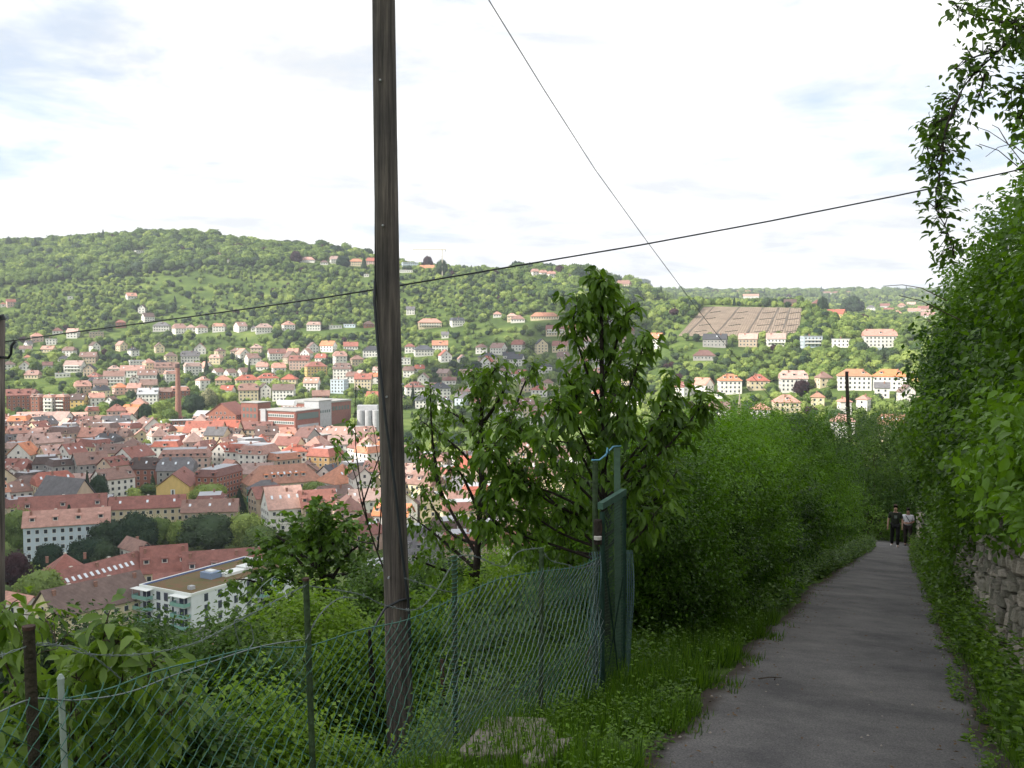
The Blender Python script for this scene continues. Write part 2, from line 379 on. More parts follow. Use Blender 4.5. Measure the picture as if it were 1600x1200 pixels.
# path
def mat_path():
    m, t, b = newmat('asphalt_path'); b.inputs['Roughness'].default_value = .9; b.inputs['Specular IOR Level'].default_value = .25
    g = N(t, 'ShaderNodeNewGeometry')
    def nz(s, d, ro=.6):
        n = N(t, 'ShaderNodeTexNoise'); n.inputs['Scale'].default_value = s; n.inputs['Detail'].default_value = d; n.inputs['Roughness'].default_value = ro
        t.links.new(g.outputs['Position'], n.inputs['Vector']); return n
    a = nz(.7, 8, .7); r = N(t, 'ShaderNodeValToRGB'); e = r.color_ramp.elements
    e[0].position = .36; e[0].color = (.086, .084, .088, 1); e[1].position = .66; e[1].color = (.195, .188, .186, 1)
    t.links.new(a.outputs[0], r.inputs[0])
    f = nz(85, 3); r2 = N(t, 'ShaderNodeValToRGB'); e = r2.color_ramp.elements
    e[0].position = .36; e[0].color = (.55, .55, .56, 1); e[1].position = .68; e[1].color = (1.45, 1.42, 1.38, 1)
    t.links.new(f.outputs[0], r2.inputs[0])
    mx = N(t, 'ShaderNodeMix', data_type='RGBA', blend_type='MULTIPLY'); mx.inputs[0].default_value = .85
    t.links.new(r.outputs[0], mx.inputs[6]); t.links.new(r2.outputs[0], mx.inputs[7])
    # pale stones worn out of the surface
    v = N(t, 'ShaderNodeTexVoronoi'); v.inputs['Scale'].default_value = 9; t.links.new(g.outputs['Position'], v.inputs['Vector'])
    r3 = N(t, 'ShaderNodeValToRGB'); e = r3.color_ramp.elements; e[0].position = .05; e[0].color = (1, 1, 1, 1); e[1].position = .09; e[1].color = (0, 0, 0, 1)
    t.links.new(v.outputs['Distance'], r3.inputs[0])
    mk = N(t, 'ShaderNodeMath', operation='MULTIPLY'); t.links.new(r3.outputs[0], mk.inputs[0])
    gt = N(t, 'ShaderNodeMath', operation='GREATER_THAN'); gt.inputs[1].default_value = .62; t.links.new(v.outputs['Color'], gt.inputs[0]); t.links.new(gt.outputs[0], mk.inputs[1])
    mp = N(t, 'ShaderNodeMix', data_type='RGBA'); mp.inputs[7].default_value = (.2, .19, .17, 1)
    t.links.new(mk.outputs[0], mp.inputs[0]); t.links.new(mx.outputs[2], mp.inputs[6])
    # earth near both edges
    uv = N(t, 'ShaderNodeAttribute'); uv.attribute_name = 'rnd'
    ed = nz(1.8, 8, .75); ma = N(t, 'ShaderNodeMath', operation='MULTIPLY_ADD'); ma.inputs[1].default_value = .9
    t.links.new(ed.outputs[0], ma.inputs[0]); t.links.new(uv.outputs['Fac'], ma.inputs[2])
    r4 = N(t, 'ShaderNodeValToRGB'); e = r4.color_ramp.elements; e[0].position = 1.0; e[1].position = 1.0
    mr = N(t, 'ShaderNodeMapRange'); mr.inputs[1].default_value = 1.02; mr.inputs[2].default_value = 1.3; t.links.new(ma.outputs[0], mr.inputs[0])
    me_ = N(t, 'ShaderNodeMix', data_type='RGBA'); t.links.new(mr.outputs[0], me_.inputs[0]); t.links.new(mp.outputs[2], me_.inputs[6])
    so_ = nz(12, 6); r5 = N(t, 'ShaderNodeValToRGB'); r5.color_ramp.elements[0].color = (.022, .018, .014, 1); r5.color_ramp.elements[1].color = (.085, .068, .055, 1)
    t.links.new(so_.outputs[0], r5.inputs[0]); t.links.new(r5.outputs[0], me_.inputs[7])
    t.links.new(me_.outputs[2], b.inputs['Base Color'])
    bp = N(t, 'ShaderNodeBump'); bp.inputs['Strength'].default_value = .5; bp.inputs['Distance'].default_value = .01
    t.links.new(f.outputs[0], bp.inputs['Height']); t.links.new(bp.outputs[0], b.inputs['Normal']); return m
ss = np.arange(-6, 62, .12); uu = np.linspace(0, 1, 21)
def edgeL(s): return -1.44+.55*np.clip((s-20)/20, 0, 1)+.22*np.clip((8-s)/4, 0, 1)+.05*np.sin(s*.9)+.03*np.sin(s*2.7+1)+.012*np.sin(s*7)-.35*np.clip((7.5-s)/5, 0, 1)*0
def edgeR(s): return .74+.04*np.sin(s*1.1+2)+.03*np.sin(s*3.1)+.012*np.sin(s*8)
SSg, UU = np.meshgrid(ss, uu, indexing='ij')
TT = edgeL(SSg)*(1-UU)+edgeR(SSg)*UU+np.where(SSg > 48, -.02*np.maximum(SSg-48, 0)**1.6, 0)
X = HX*SSg+HY*TT; Y = HY*SSg-HX*TT
Z = path_z(SSg)+.012+.010*np.sin(X*1.3)*np.sin(Y*1.1)+.004*np.sin(SSg*.8)
e = np.minimum(UU, 1-UU)*(edgeR(SSg)-edgeL(SSg)); em = np.clip(1-e/.42, 0, 1)
ns, nu = SSg.shape; ii, jj = np.meshgrid(np.arange(ns-1), np.arange(nu-1), indexing='ij')
F = np.stack([ii*nu+jj, (ii+1)*nu+jj, (ii+1)*nu+jj+1, ii*nu+jj+1], -1).reshape(-1, 4)[:, ::-1]
pm = np_mesh('path', np.stack([X, Y, Z], -1).reshape(-1, 3), F, mat_path(), rnd=em.ravel(), smooth=True)
link(bpy.data.objects.new('path', pm))['kind'] = 'structure'

# ------------------------------------------------------------ vineyard on the far slope
M_vine = mat_plain('vineyard_soil', (.30, .235, .18), .95, noise=.28, nscale=.12)
def slope_patch(name, poly, mat, dz=.5, n=24, kind='structure'):
    a, b, c, d = poly; V = []
    for i in range(n+1):
        for j in range(n+1):
            u, w = i/n, j/n; px = (a[0]*(1-u)+b[0]*u)*(1-w)+(d[0]*(1-u)+c[0]*u)*w; v = (a[1]*(1-u)+b[1]*u)*(1-w)+(d[1]*(1-u)+c[1]*u)*w
            p = gp(px, v); V.append((p.x, p.y, p.z+dz))
    F = [(i*(n+1)+j, i*(n+1)+j+1, (i+1)*(n+1)+j+1, (i+1)*(n+1)+j) for i in range(n) for j in range(n)]
    o = link(bpy.data.objects.new(name, np_mesh(name, np.array(V), np.array(F)[:, ::-1], mat, smooth=True))); o['kind'] = kind; return o
# world corners of the vineyard, kept for the rows and walls
VQ = [(1100, 480), (1253, 482), (1247, 526), (1060, 526)]
slope_patch('vineyard_ground', VQ, M_vine)
def vq(u, w):
    a, b, c, d = VQ
    return ((a[0]*(1-u)+b[0]*u)*(1-w)+(d[0]*(1-u)+c[0]*u)*w, (a[1]*(1-u)+b[1]*u)*(1-w)+(d[1]*(1-u)+c[1]*u)*w)
def vp(u, w, dz=0):
    p = gp(*vq(u, w)); p.z += dz; return p
mb = MB()
for i in range(46):
    u = (i+.5)/46; prev = vp(u, .02, .9)
    for j in range(1, 9):
        q = vp(u, .02+.96*j/8, .9); mb.tube([prev, q], .18, 3, cap=False); prev = q
mb.obj('vine_rows', mat_plain('vine_rows', (.22, .185, .135), .9, noise=.4, nscale=.5))['kind'] = 'stuff'
M_dstone = mat_plain('dark_terrace_stone', (.13, .11, .09), .9, noise=.4, nscale=1.5)
def strip_wall(name, a, b, h, th, label):
    mb = MB(); n = 6; pts = [vp(a[0]+(b[0]-a[0])*i/n, a[1]+(b[1]-a[1])*i/n) for i in range(n+1)]
    for p, q in zip(pts, pts[1:]):
        d = (q-p); sd = Vector((-d.y, d.x, 0)).normalized()*th/2
        mb.add([p-sd, q-sd, q+sd, p+sd]+[x+Vector((0, 0, h)) for x in (p-sd, q-sd, q+sd, p+sd)], [(4, 5, 6, 7), (0, 1, 5, 4), (1, 2, 6, 5), (2, 3, 7, 6), (3, 0, 4, 7)])
    return tag(mb.obj(name, M_dstone), label, 'wall' if 'wall' in name else 'steps', 'terrace walls and steps of the vineyard')
names = ['first', 'second', 'third', 'fourth', 'fifth', 'sixth']
for i, (u0, u1) in enumerate([(.10, .06), (.36, .30), (.60, .56), (.76, .72), (.88, .86)]):
    strip_wall('stone_steps', (u0, .0), (u1, .98 if i != 4 else .75), .9, 1.3, f'{names[i]} flight of dark steps from left climbing straight up the brown vineyard')
q = 0
for col, (u0, u1) in enumerate([(.11, .20), (.37, .47), (.62, .74), (.78, .86), (.89, .985)]):
    for r_, w in enumerate([.18, .40, .62, .84]):
        strip_wall('terrace_wall', (u0, w+.03), (u1, w-.02), 1.0, 1.0, f'short dark terrace wall, {names[r_]} one down beside the {names[col]} vineyard steps')

# ------------------------------------------------------------ buildings
def mat_roof(name, col, tile=3.2, patchy=.35):
    m, t, b = newmat(name); b.inputs['Roughness'].default_value = .75; b.inputs['Specular IOR Level'].default_value = .25
    o = N(t, 'ShaderNodeTexCoord'); oi = N(t, 'ShaderNodeObjectInfo')
    n = N(t, 'ShaderNodeTexNoise'); n.inputs['Scale'].default_value = .5; n.inputs['Detail'].default_value = 9; n.inputs['Roughness'].default_value = .75
    t.links.new(o.outputs['Object'], n.inputs['Vector'])
    r = N(t, 'ShaderNodeValToRGB'); e = r.color_ramp.elements; e[0].position = .3; e[1].position = .72
    e[0].color = (*[x*(1-patchy) for x in col], 1); e[1].color = (*[min(.85, x*(1+patchy)) for x in col], 1); t.links.new(n.outputs[0], r.inputs[0])
    hv = N(t, 'ShaderNodeHueSaturation'); t.links.new(r.outputs[0], hv.inputs['Color'])
    mr = N(t, 'ShaderNodeMapRange'); mr.inputs[3].default_value = .75; mr.inputs[4].default_value = 1.25; t.links.new(oi.outputs['Random'], mr.inputs[0]); t.links.new(mr.outputs[0], hv.inputs['Value'])
    mr2 = N(t, 'ShaderNodeMapRange'); mr2.inputs[3].default_value = .8; mr2.inputs[4].default_value = 1.1; t.links.new(oi.outputs['Random'], mr2.inputs[0]); t.links.new(mr2.outputs[0], hv.inputs['Saturation'])
    w = N(t, 'ShaderNodeTexWave', bands_direction='Z'); w.inputs['Scale'].default_value = tile/3.0; w.inputs['Distortion'].default_value = .3; w.inputs['Detail'].default_value = 1
    t.links.new(o.outputs['Object'], w.inputs['Vector'])
    mx = N(t, 'ShaderNodeMix', data_type='RGBA', blend_type='MULTIPLY'); mx.inputs[0].default_value = .3
    t.links.new(hv.outputs[0], mx.inputs[6]); t.links.new(w.outputs[0], mx.inputs[7]); t.links.new(mx.outputs[2], b.inputs['Base Color'])
    bp = N(t, 'ShaderNodeBump'); bp.inputs['Strength'].default_value = .4; bp.inputs['Distance'].default_value = .08
    t.links.new(w.outputs[0], bp.inputs['Height']); t.links.new(bp.outputs[0], b.inputs['Normal']); return m
def mat_wall(name, col, dirt=.16):
    m, t, b = newmat(name); b.inputs['Roughness'].default_value = .9; b.inputs['Specular IOR Level'].default_value = .15
    o = N(t, 'ShaderNodeTexCoord'); oi = N(t, 'ShaderNodeObjectInfo')
    n = N(t, 'ShaderNodeTexNoise'); n.inputs['Scale'].default_value = .6; n.inputs['Detail'].default_value = 8; n.inputs['Roughness'].default_value = .7
    mp = N(t, 'ShaderNodeMapping'); mp.inputs[3].default_value = (1, 1, .35); t.links.new(o.outputs['Object'], mp.inputs[0]); t.links.new(mp.outputs[0], n.inputs['Vector'])
    r = N(t, 'ShaderNodeValToRGB'); e = r.color_ramp.elements; e[0].position = .3; e[1].position = .65
    e[0].color = (*[x*(1-dirt) for x in col], 1); e[1].color = (*[min(.85, x*(1+dirt*.4)) for x in col], 1); t.links.new(n.outputs[0], r.inputs[0])
    hv = N(t, 'ShaderNodeHueSaturation'); t.links.new(r.outputs[0], hv.inputs['Color'])
    mr = N(t, 'ShaderNodeMapRange'); mr.inputs[3].default_value = .85; mr.inputs[4].default_value = 1.05; t.links.new(oi.outputs['Random'], mr.inputs[0]); t.links.new(mr.outputs[0], hv.inputs['Value'])
    t.links.new(hv.outputs[0], b.inputs['Base Color']); return m
ROOF = {'red': (.38, .14, .105), 'orange': (.60, .25, .14), 'salmon': (.52, .29, .235), 'pink': (.56, .37, .32), 'brown': (.26, .165, .14), 'dark brown': (.13, .09, .08),
        'grey': (.17, .165, .175), 'slate': (.085, .09, .105), 'dusty red': (.27, .125, .105), 'pale grey': (.5, .5, .52)}
ROOFM = {k: mat_roof(k.replace(' ', '_')+'_roof_tiles', v) for k, v in ROOF.items() if k != 'pale grey'}
ROOFM['pale grey'] = mat_plain('pale_flat_roof', (.42, .43, .46), .8, noise=.12, nscale=.4)
WALL = {'white': (.80, .78, .74), 'cream': (.70, .60, .42), 'yellow': (.68, .50, .20), 'beige': (.52, .42, .32), 'grey': (.38, .37, .36), 'pink': (.62, .44, .38), 'brick': (.33, .14, .10), 'pale blue': (.55, .64, .72), 'ochre': (.5, .33, .16), 'teal': (.10, .42, .36)}
WALLM = {k: mat_wall(k.replace(' ', '_')+'_render', v) for k, v in WALL.items()}
M_glass = mat_plain('window_glass', (.035, .042, .055), .15, spec=.6)
M_frame = mat_plain('window_frame_white', (.72, .72, .70), .6)
M_chim = mat_plain('chimney_brick', (.30, .16, .12), .9, noise=.3, nscale=3)
M_chimw = mat_plain('chimney_render', (.62, .58, .52), .9, noise=.2, nscale=3)
M_skyl = mat_plain('skylight_glass', (.72, .78, .85), .2, spec=.7)
M_metal = mat_plain('grey_sheet_metal', (.42, .44, .47), .4, metal=.3)
BOXES = []        # footprints for keeping trees off
def windows_mb(mb, x0, x1, z0, z1, plane, side, spacing=2.7, ww=1.15, wh=1.4, st=2.9):
    """rows of framed windows on one wall; plane: 'y-','y+','x-','x+', side = its coordinate; returns nothing"""
    L = x1-x0; n = max(1, int((L-.8)/spacing)); ns = max(1, int(round((z1-z0)/st)))
    for k in range(ns):
        zc = z0+(z1-z0)/ns*(k+.52)
        for i in range(n):
            xc = x0+L*(i+.5)/n
            for (hw, hh, d, m) in ((ww/2+.12, wh/2+.12, .035, 1), (ww/2, wh/2, .07, 0)):
                a0, a1, b0, b1 = xc-hw, xc+hw, zc-hh, zc+hh
                if plane == 'y-': mb.add([(a0, side-d, b0), (a1, side-d, b0), (a1, side-d, b1), (a0, side-d, b1)], [(0, 1, 2, 3)], m)
                elif plane == 'y+': mb.add([(a0, side+d, b0), (a1, side+d, b0), (a1, side+d, b1), (a0, side+d, b1)], [(3, 2, 1, 0)], m)
                elif plane == 'x-': mb.add([(side-d, a0, b0), (side-d, a1, b0), (side-d, a1, b1), (side-d, a0, b1)], [(3, 2, 1, 0)], m)
                else: mb.add([(side+d, a0, b0), (side+d, a1, b0), (side+d, a1, b1), (side+d, a0, b1)], [(0, 1, 2, 3)], m)
def roof_mb(kind, w, d, h, rh, ov=.55):
    """closed roof solid resting on walls w x d at height h"""
    mb = MB(); X, Y = w/2+ov, d/2+ov; th = .22; z0 = h-.12
    if kind == 'gable':      # ridge along x
        for s in (-1, 1):
            mb.add([(-X, s*Y, z0), (X, s*Y, z0), (X, 0, z0+rh), (-X, 0, z0+rh), (-X, s*Y, z0+th), (X, s*Y, z0+th), (X, 0, z0+rh+th), (-X, 0, z0+rh+th)],
                   [(0, 1, 2, 3), (4, 7, 6, 5), (0, 4, 5, 1), (1, 5, 6, 2), (3, 7, 4, 0)] if s > 0 else [(3, 2, 1, 0), (5, 6, 7, 4), (1, 5, 4, 0), (2, 6, 5, 1), (0, 4, 7, 3)])
    elif kind == 'gablef':   # ridge along y
        for s in (-1, 1):
            mb.add([(s*X, -Y, z0), (s*X, Y, z0), (0, Y, z0+rh), (0, -Y, z0+rh), (s*X, -Y, z0+th), (s*X, Y, z0+th), (0, Y, z0+rh+th), (0, -Y, z0+rh+th)],
                   [(3, 2, 1, 0), (5, 6, 7, 4), (1, 5, 4, 0), (2, 6, 5, 1), (0, 4, 7, 3)] if s > 0 else [(0, 1, 2, 3), (4, 7, 6, 5), (0, 4, 5, 1), (1, 5, 6, 2), (3, 7, 4, 0)])
    elif kind in ('hip', 'halfhip', 'pyramid'):
        k = {'hip': .95, 'halfhip': .45, 'pyramid': 1}[kind]
        r = max(0.02, X-Y*k) if w >= d else .02
        if kind == 'pyramid': r = .02
        ry = 0 if w >= d or kind == 'pyramid' else Y-X*k
        if ry: top = [(0, -ry, z0+rh), (0, ry, z0+rh)]
        else: top = [(-r, 0, z0+rh), (r, 0, z0+rh)]
        b4 = [(-X, -Y, z0), (X, -Y, z0), (X, Y, z0), (-X, Y, z0)]; t4 = [(x, y, z0+th) for x, y, _ in b4]
        if kind == 'halfhip' and not ry:
            zz = z0+rh*.55; xk = X
            # gable part below, small hip above
            t4b = [(-X, -Y*.45, zz), (X, -Y*.45, zz), (X, Y*.45, zz), (-X, Y*.45, zz)]
            top = [(-X+Y*.35, 0, z0+rh), (X-Y*.35, 0, z0+rh)]
            mb.add(b4+t4+t4b+top, [(3, 2, 1, 0), (0, 1, 5, 4), (1, 2, 6, 5), (2, 3, 7, 6), (3, 0, 4, 7), (4, 5, 9, 8), (5, 6, 10, 9), (6, 7, 11, 10), (7, 4, 8, 11),
                                   (8, 9, 13, 12), (10, 11, 12, 13), (9, 10, 13), (11, 8, 12)])
        elif ry: mb.add(b4+t4+top, [(3, 2, 1, 0), (0, 1, 5, 4), (1, 2, 6, 5), (2, 3, 7, 6), (3, 0, 4, 7), (4, 5, 8), (5, 6, 9, 8), (6, 7, 9), (7, 4, 8, 9)])
        else: mb.add(b4+t4+top, [(3, 2, 1, 0), (0, 1, 5, 4), (1, 2, 6, 5), (2, 3, 7, 6), (3, 0, 4, 7), (4, 5, 9, 8), (5, 6, 9), (6, 7, 8, 9), (7, 4, 8)])
    elif kind == 'mansard':
        i = min(w, d)*.17; b4 = [(-X, -Y, z0), (X, -Y, z0), (X, Y, z0), (-X, Y, z0)]; m4 = [(x*(1-i/X), y*(1-i/Y), z0+rh) for x, y, _ in b4]
        mb.add(b4+m4, [(3, 2, 1, 0), (0, 1, 5, 4), (1, 2, 6, 5), (2, 3, 7, 6), (3, 0, 4, 7)]); mb.add([(x, y, z+.02) for x, y, z in m4], [(0, 1, 2, 3)], 1)
    elif kind == 'flat':
        mb.box(-w/2-.25, w/2+.25, -d/2-.25, d/2+.25, h, h+.35, 1)
    return mb
def roof_z(kind, w, d, h, rh, x, y):
    Y = d/2+.55; X = w/2+.55
    if kind in ('gable', 'halfhip', 'hip', 'pyramid'):
        z = h+rh*(1-abs(y)/Y)
        if kind in ('hip', 'pyramid'): z = min(z, h+rh*(X-abs(x))/Y if w >= d else z)
        return z
    if kind == 'gablef': return h+rh*(1-abs(x)/X)
    if kind == 'mansard': return h+rh
    return h+.35
WORDS = {'gable': 'gabled', 'gablef': 'gabled', 'hip': 'hipped', 'halfhip': 'half-hipped', 'pyramid': 'pyramid', 'mansard': 'mansard', 'flat': 'flat'}
HINFO = []
def house(pos, w, d, st, kind, wall, roof, rz, name='house', label=None, cat='house', group=None, dorm=0, sky=0, chim=1, balc=0, rhf=None, face_gap=14, sth=2.9, full=True):
    """one building: walls, roof, windows, chimneys, dormers; its front (-y) looks towards the valley path"""
    e = empty(name, pos, label, cat, group, rz)
    h = st*sth+.6; rise = {'gable': .42, 'gablef': .5, 'hip': .40, 'halfhip': .48, 'pyramid': .5, 'mansard': .30, 'flat': 0}[kind] if rhf is None else rhf
    rh = rise*(min(w, d) if kind not in ('gable', 'gablef', 'halfhip') else (d if kind != 'gablef' else w))
    if kind == 'hip': rh = rise*min(w, d)
    rh = min(rh, 8.5)
    mb = MB(); x, y = w/2, d/2; zb = -6
    vs = [(-x, -y, zb), (x, -y, zb), (x, y, zb), (-x, y, zb), (-x, -y, h), (x, -y, h), (x, y, h), (-x, y, h)]
    fs = [(0, 1, 5, 4), (1, 2, 6, 5), (2, 3, 7, 6), (3, 0, 4, 7)]
    if kind == 'gable': vs += [(-x, 0, h+rh*y/(y+.55)), (x, 0, h+rh*y/(y+.55))]; fs += [(7, 4, 8), (5, 6, 9)]
    elif kind == 'gablef': vs += [(0, -y, h+rh*x/(x+.55)), (0, y, h+rh*x/(x+.55))]; fs += [(4, 5, 8), (6, 7, 9)]
    elif kind == 'flat': fs += [(4, 5, 6, 7)]
    mb.add(vs, fs); mb.obj('wall', WALLM[wall], e)
    roof_mb(kind, w, d, h, rh).obj('roof', [ROOFM[roof], ROOFM['pale grey']], e)
    if full:
        mw = MB()
        windows_mb(mw, -x+.4, x-.4, .2, h-.3, 'y-', -y); windows_mb(mw, -y+.4, y-.4, .2, h-.3, 'x-', -x); windows_mb(mw, -y+.4, y-.4, .2, h-.3, 'x+', x)
        if kind == 'gablef' and rh > 3: windows_mb(mw, -x*.4, x*.4, h, h+2.6, 'y-', -y)
        if kind == 'gable' and rh > 3: windows_mb(mw, -y*.4, y*.4, h, h+2.6, 'x-', -x)
        mw.obj('windows', [M_glass, M_frame], e, kind='stuff')
    for i in range(chim):
        cx = (-.28+.56*((i*.61+.37*len(bpy.data.objects) % 1) % 1))*w if chim < 3 else (-.42+.84*i/(chim-1))*w
        cy = .12*d*(1 if i % 2 else -1) if kind != 'gablef' else .1*d
        if kind == 'gablef': cx = .15*w
        z = roof_z(kind, w, d, h, rh, cx, cy)
        MB().box(cx-.4, cx+.4, cy-.35, cy+.35, z-.6, z+1.2+.5*(kind == 'flat')).box(cx-.47, cx+.47, cy-.42, cy+.42, z+1.2, z+1.32, 0).obj('chimney', [M_chim, M_chimw][i % 2], e)
    if dorm and kind in ('gable', 'hip', 'halfhip', 'mansard', 'pyramid'):
        if kind == 'mansard': yy = -y-.25; z0 = h+rh*.12; dd = min(w, d)*.17
        else: yy = -y*.72; z0 = roof_z(kind, w, d, h, rh, 0, yy); dd = y*.5
        md = MB(); mdr = MB(); mdw = MB(); span = w*(.8 if kind in ('gable', 'halfhip') else .5 if kind != 'mansard' else .8)
        for i in range(dorm):
            cx = 0 if dorm == 1 else -span/2+span*i/(dorm-1)
            if kind == 'hip' and abs(cx) > w/2-d*.3: continue
            md.box(cx-.85, cx+.85, yy, yy+dd, z0-.2, z0+1.5)
            mdr.add([(cx-1.1, yy-.3, z0+1.4), (cx+1.1, yy-.3, z0+1.4), (cx+1.1, yy+dd+.8, z0+1.9), (cx-1.1, yy+dd+.8, z0+1.9), (cx-1.1, yy-.3, z0+1.6), (cx+1.1, yy-.3, z0+1.6), (cx+1.1, yy+dd+.8, z0+2.1), (cx-1.1, yy+dd+.8, z0+2.1)],
                    [(3, 2, 1, 0), (4, 5, 6, 7), (0, 1, 5, 4), (1, 2, 6, 5), (3, 0, 4, 7), (2, 3, 7, 6)])
            mdw.add([(cx-.6, yy-.04, z0+.3), (cx+.6, yy-.04, z0+.3), (cx+.6, yy-.04, z0+1.3), (cx-.6, yy-.04, z0+1.3)], [(0, 1, 2, 3)])
        if md.v:
            dk = 'stuff' if dorm > 1 else None
            q = md.obj('dormer', WALLM['white' if wall in ('white', 'cream', 'pale blue') else wall], e, kind=dk)
            mdr.obj('dormer_roof', ROOFM[roof], q, kind=dk); mdw.obj('dormer_window', M_glass, q, kind=dk)
    if sky and kind != 'flat':
        ms = MB(); Yv = d/2+.55; nx = math.hypot(rh, Yv)
        for i in range(sky):
            cx = (-.36+.72*i/max(1, sky-1))*w if sky > 1 else .1*w
            if kind in ('hip', 'pyramid'): cx *= .45
            y0 = -d*.30; y1 = y0+1.1; za = h+rh*(1-abs(y0)/Yv)+.28; zb_ = h+rh*(1-abs(y1)/Yv)+.28
            if kind == 'mansard': continue
            ms.add([(cx-.45, y0, za-.15), (cx+.45, y0, za-.15), (cx+.45, y1, zb_-.15), (cx-.45, y1, zb_-.15), (cx-.45, y0, za), (cx+.45, y0, za), (cx+.45, y1, zb_), (cx-.45, y1, zb_)],
                   [(4, 5, 6, 7), (0, 1, 5, 4), (1, 2, 6, 5), (2, 3, 7, 6), (3, 0, 4, 7)])
        if ms.v: ms.obj('skylight', M_skyl, e, kind='stuff' if sky > 1 else None)
    if balc:
        mbk = MB()
        for k in range(balc):
            z = .3+sth*(k+1)*.98
            mbk.box(-w*.42, w*.42, -y-1.6, -y-.02, z-.18, z); mbk.box(-w*.42, w*.42, -y-1.62, -y-1.52, z, z+.95)
        mbk.obj('balcony', M_frame, e, kind='stuff' if balc > 1 else None)
    BOXES.append((pos[0], pos[1], max(w, d)/2, face_gap))
    return e
def facing(p): return -math.atan2(p[0], p[1])
ORD = ['first', 'second', 'third', 'fourth', 'fifth', 'sixth', 'seventh', 'eighth', 'ninth', 'tenth', 'eleventh', 'twelfth', 'thirteenth', 'fourteenth', 'fifteenth', 'sixteenth', 'seventeenth', 'eighteenth', 'nineteenth', 'twentieth']
def row(desc, items, group, name='house', cat='house', gap=14):
    """items: px, base row, width px, storeys, roof kind, wall, roof colour, yaw deg, extras"""
    items = sorted(items, key=lambda q: q[0])
    for i, it in enumerate(items):
        px, v, wp, st, kind, wall, roof, yaw = it[:8]; ex = dict(it[8]) if len(it) > 8 else {}
        p = gp(px, v); w = wp*p.y/FPX; dep = ex.pop('dep', None)
        if kind == 'gablef': w = min(w, 14)
        ya = abs(math.sin(R(yaw)))
        d = dep or min(12, max(8.5, w*.75)); w2 = max(5, (w-d*ya)/max(.5, abs(math.cos(R(yaw))))) if ya > .1 else w
        pos = p+Vector((0, d*.4, 0)); pos.z = H(pos.x, pos.y)*.3+p.z*.7
        nm = ex.pop('name', name); ct = ex.pop('cat', cat)
        noun = {'house': 'house', 'villa': 'villa', 'apartment_block': 'block'}.get(nm, nm.replace('_', ' ')); HINFO.append((px, v, f'{ORD[i]} house {desc}'))
        lab = ex.pop('label', None) or (f'{wall} {noun}, {WORDS[kind]} {roof} roof, alone {desc}' if len(items) == 1 else f'{wall} {noun}, {WORDS[kind]} {roof} roof, {ORD[i]} from left {desc}')
        house(pos, w2, d, st, kind, wall, roof, facing(p)+R(yaw), nm, lab, ct, group, face_gap=gap, **ex)
W, CR, YE, BE, GR, PK, BR, PB = 'white', 'cream', 'yellow', 'beige', 'grey', 'pink', 'brick', 'pale blue'
GH = 'houses on the far hillside'
row('on wooded top slope', [(216,396,16,1,'flat',W,'pale grey',15),(342,402,9,1,'gable',W,'brown',0),(355,410,8,1,'flat',W,'pale grey',0)], GH, gap=30)
row('among orchards above cable', [(15,480,14,2,'gable',PK,'dusty red',10),(3,480,8,1,'hip',W,'red',0),(203,468,17,1,'gable',W,'salmon',15,{'dorm':1}),(221,490,13,2,'gablef',W,'dark brown',-15),(229,504,20,2,'gable',W,'dark brown',20),(187,513,15,2,'hip',BR,'red',0),(108,468,8,1,'flat',W,'pale grey',0)], GH, gap=25)
row('in row under the cable', [(55,535,19,2,'hip',PK,'salmon',10),(78,539,17,2,'flat',W,'pale grey',-10),(88,522,15,1,'pyramid',W,'dusty red',0),(112,529,20,2,'gable',W,'pink',-20),(148,528,21,2,'flat',BE,'pale grey',0),(42,543,13,1,'gable',W,'grey',25)], GH, gap=18)
row('in villa row left of pole', [(251,518,27,2,'hip',W,'grey',-12,{'dorm':1}),(278,522,22,2,'halfhip',W,'salmon',20),(297,521,15,2,'pyramid',W,'pink',0),(313,521,19,2,'hip',W,'brown',15),(341,519,21,2,'mansard',W,'salmon',-10,{'dorm':2}),(374,519,21,2,'gable',W,'salmon',30,{'sky':1}),(396,518,10,1,'hip',W,'grey',0),(411,521,26,2,'hip',W,'pink',5,{'dorm':1}),(449,517,21,2,'hip',W,'salmon',15,{'dorm':1}),(490,517,24,2,'mansard',W,'pink',-10,{'dorm':1}),(522,514,22,1,'flat',W,'pale grey',10),(546,512,20,1,'flat',PB,'pale grey',-8),(575,512,18,1,'hip',BR,'dark brown',10)], GH, name='villa', cat='house', gap=18)
row('in upper garden row', [(136,568,28,2,'gable',BE,'brown',-15,{'sky':2}),(146,550,17,2,'gablef',W,'dark brown',25),(114,582,33,2,'gable',W,'pink',-25,{'balc':2}),(12,580,17,2,'hip',W,'brown',0),(37,583,18,2,'gablef',W,'pink',-10),(72,577,14,1,'gable',W,'dusty red',0),(41,564,11,1,'hip',W,'orange',0),(95,590,22,1,'flat',W,'pale grey',0)], GH, gap=15)
row('on slope above brick chimney', [(212,574,24,2,'flat',W,'pale grey',5),(231,582,20,3,'pyramid',CR,'salmon',20),(265,571,20,3,'hip',CR,'brown',10),(295,567,28,2,'halfhip',W,'grey',0,{'dorm':2}),(336,569,22,2,'mansard',CR,'pink',-20,{'dorm':1}),(392,570,23,2,'gable',W,'brown',20),(299,587,28,3,'mansard',W,'pink',8,{'dorm':2}),(258,585,36,2,'gable',PK,'brown',0,{'dorm':4})], GH, gap=12)
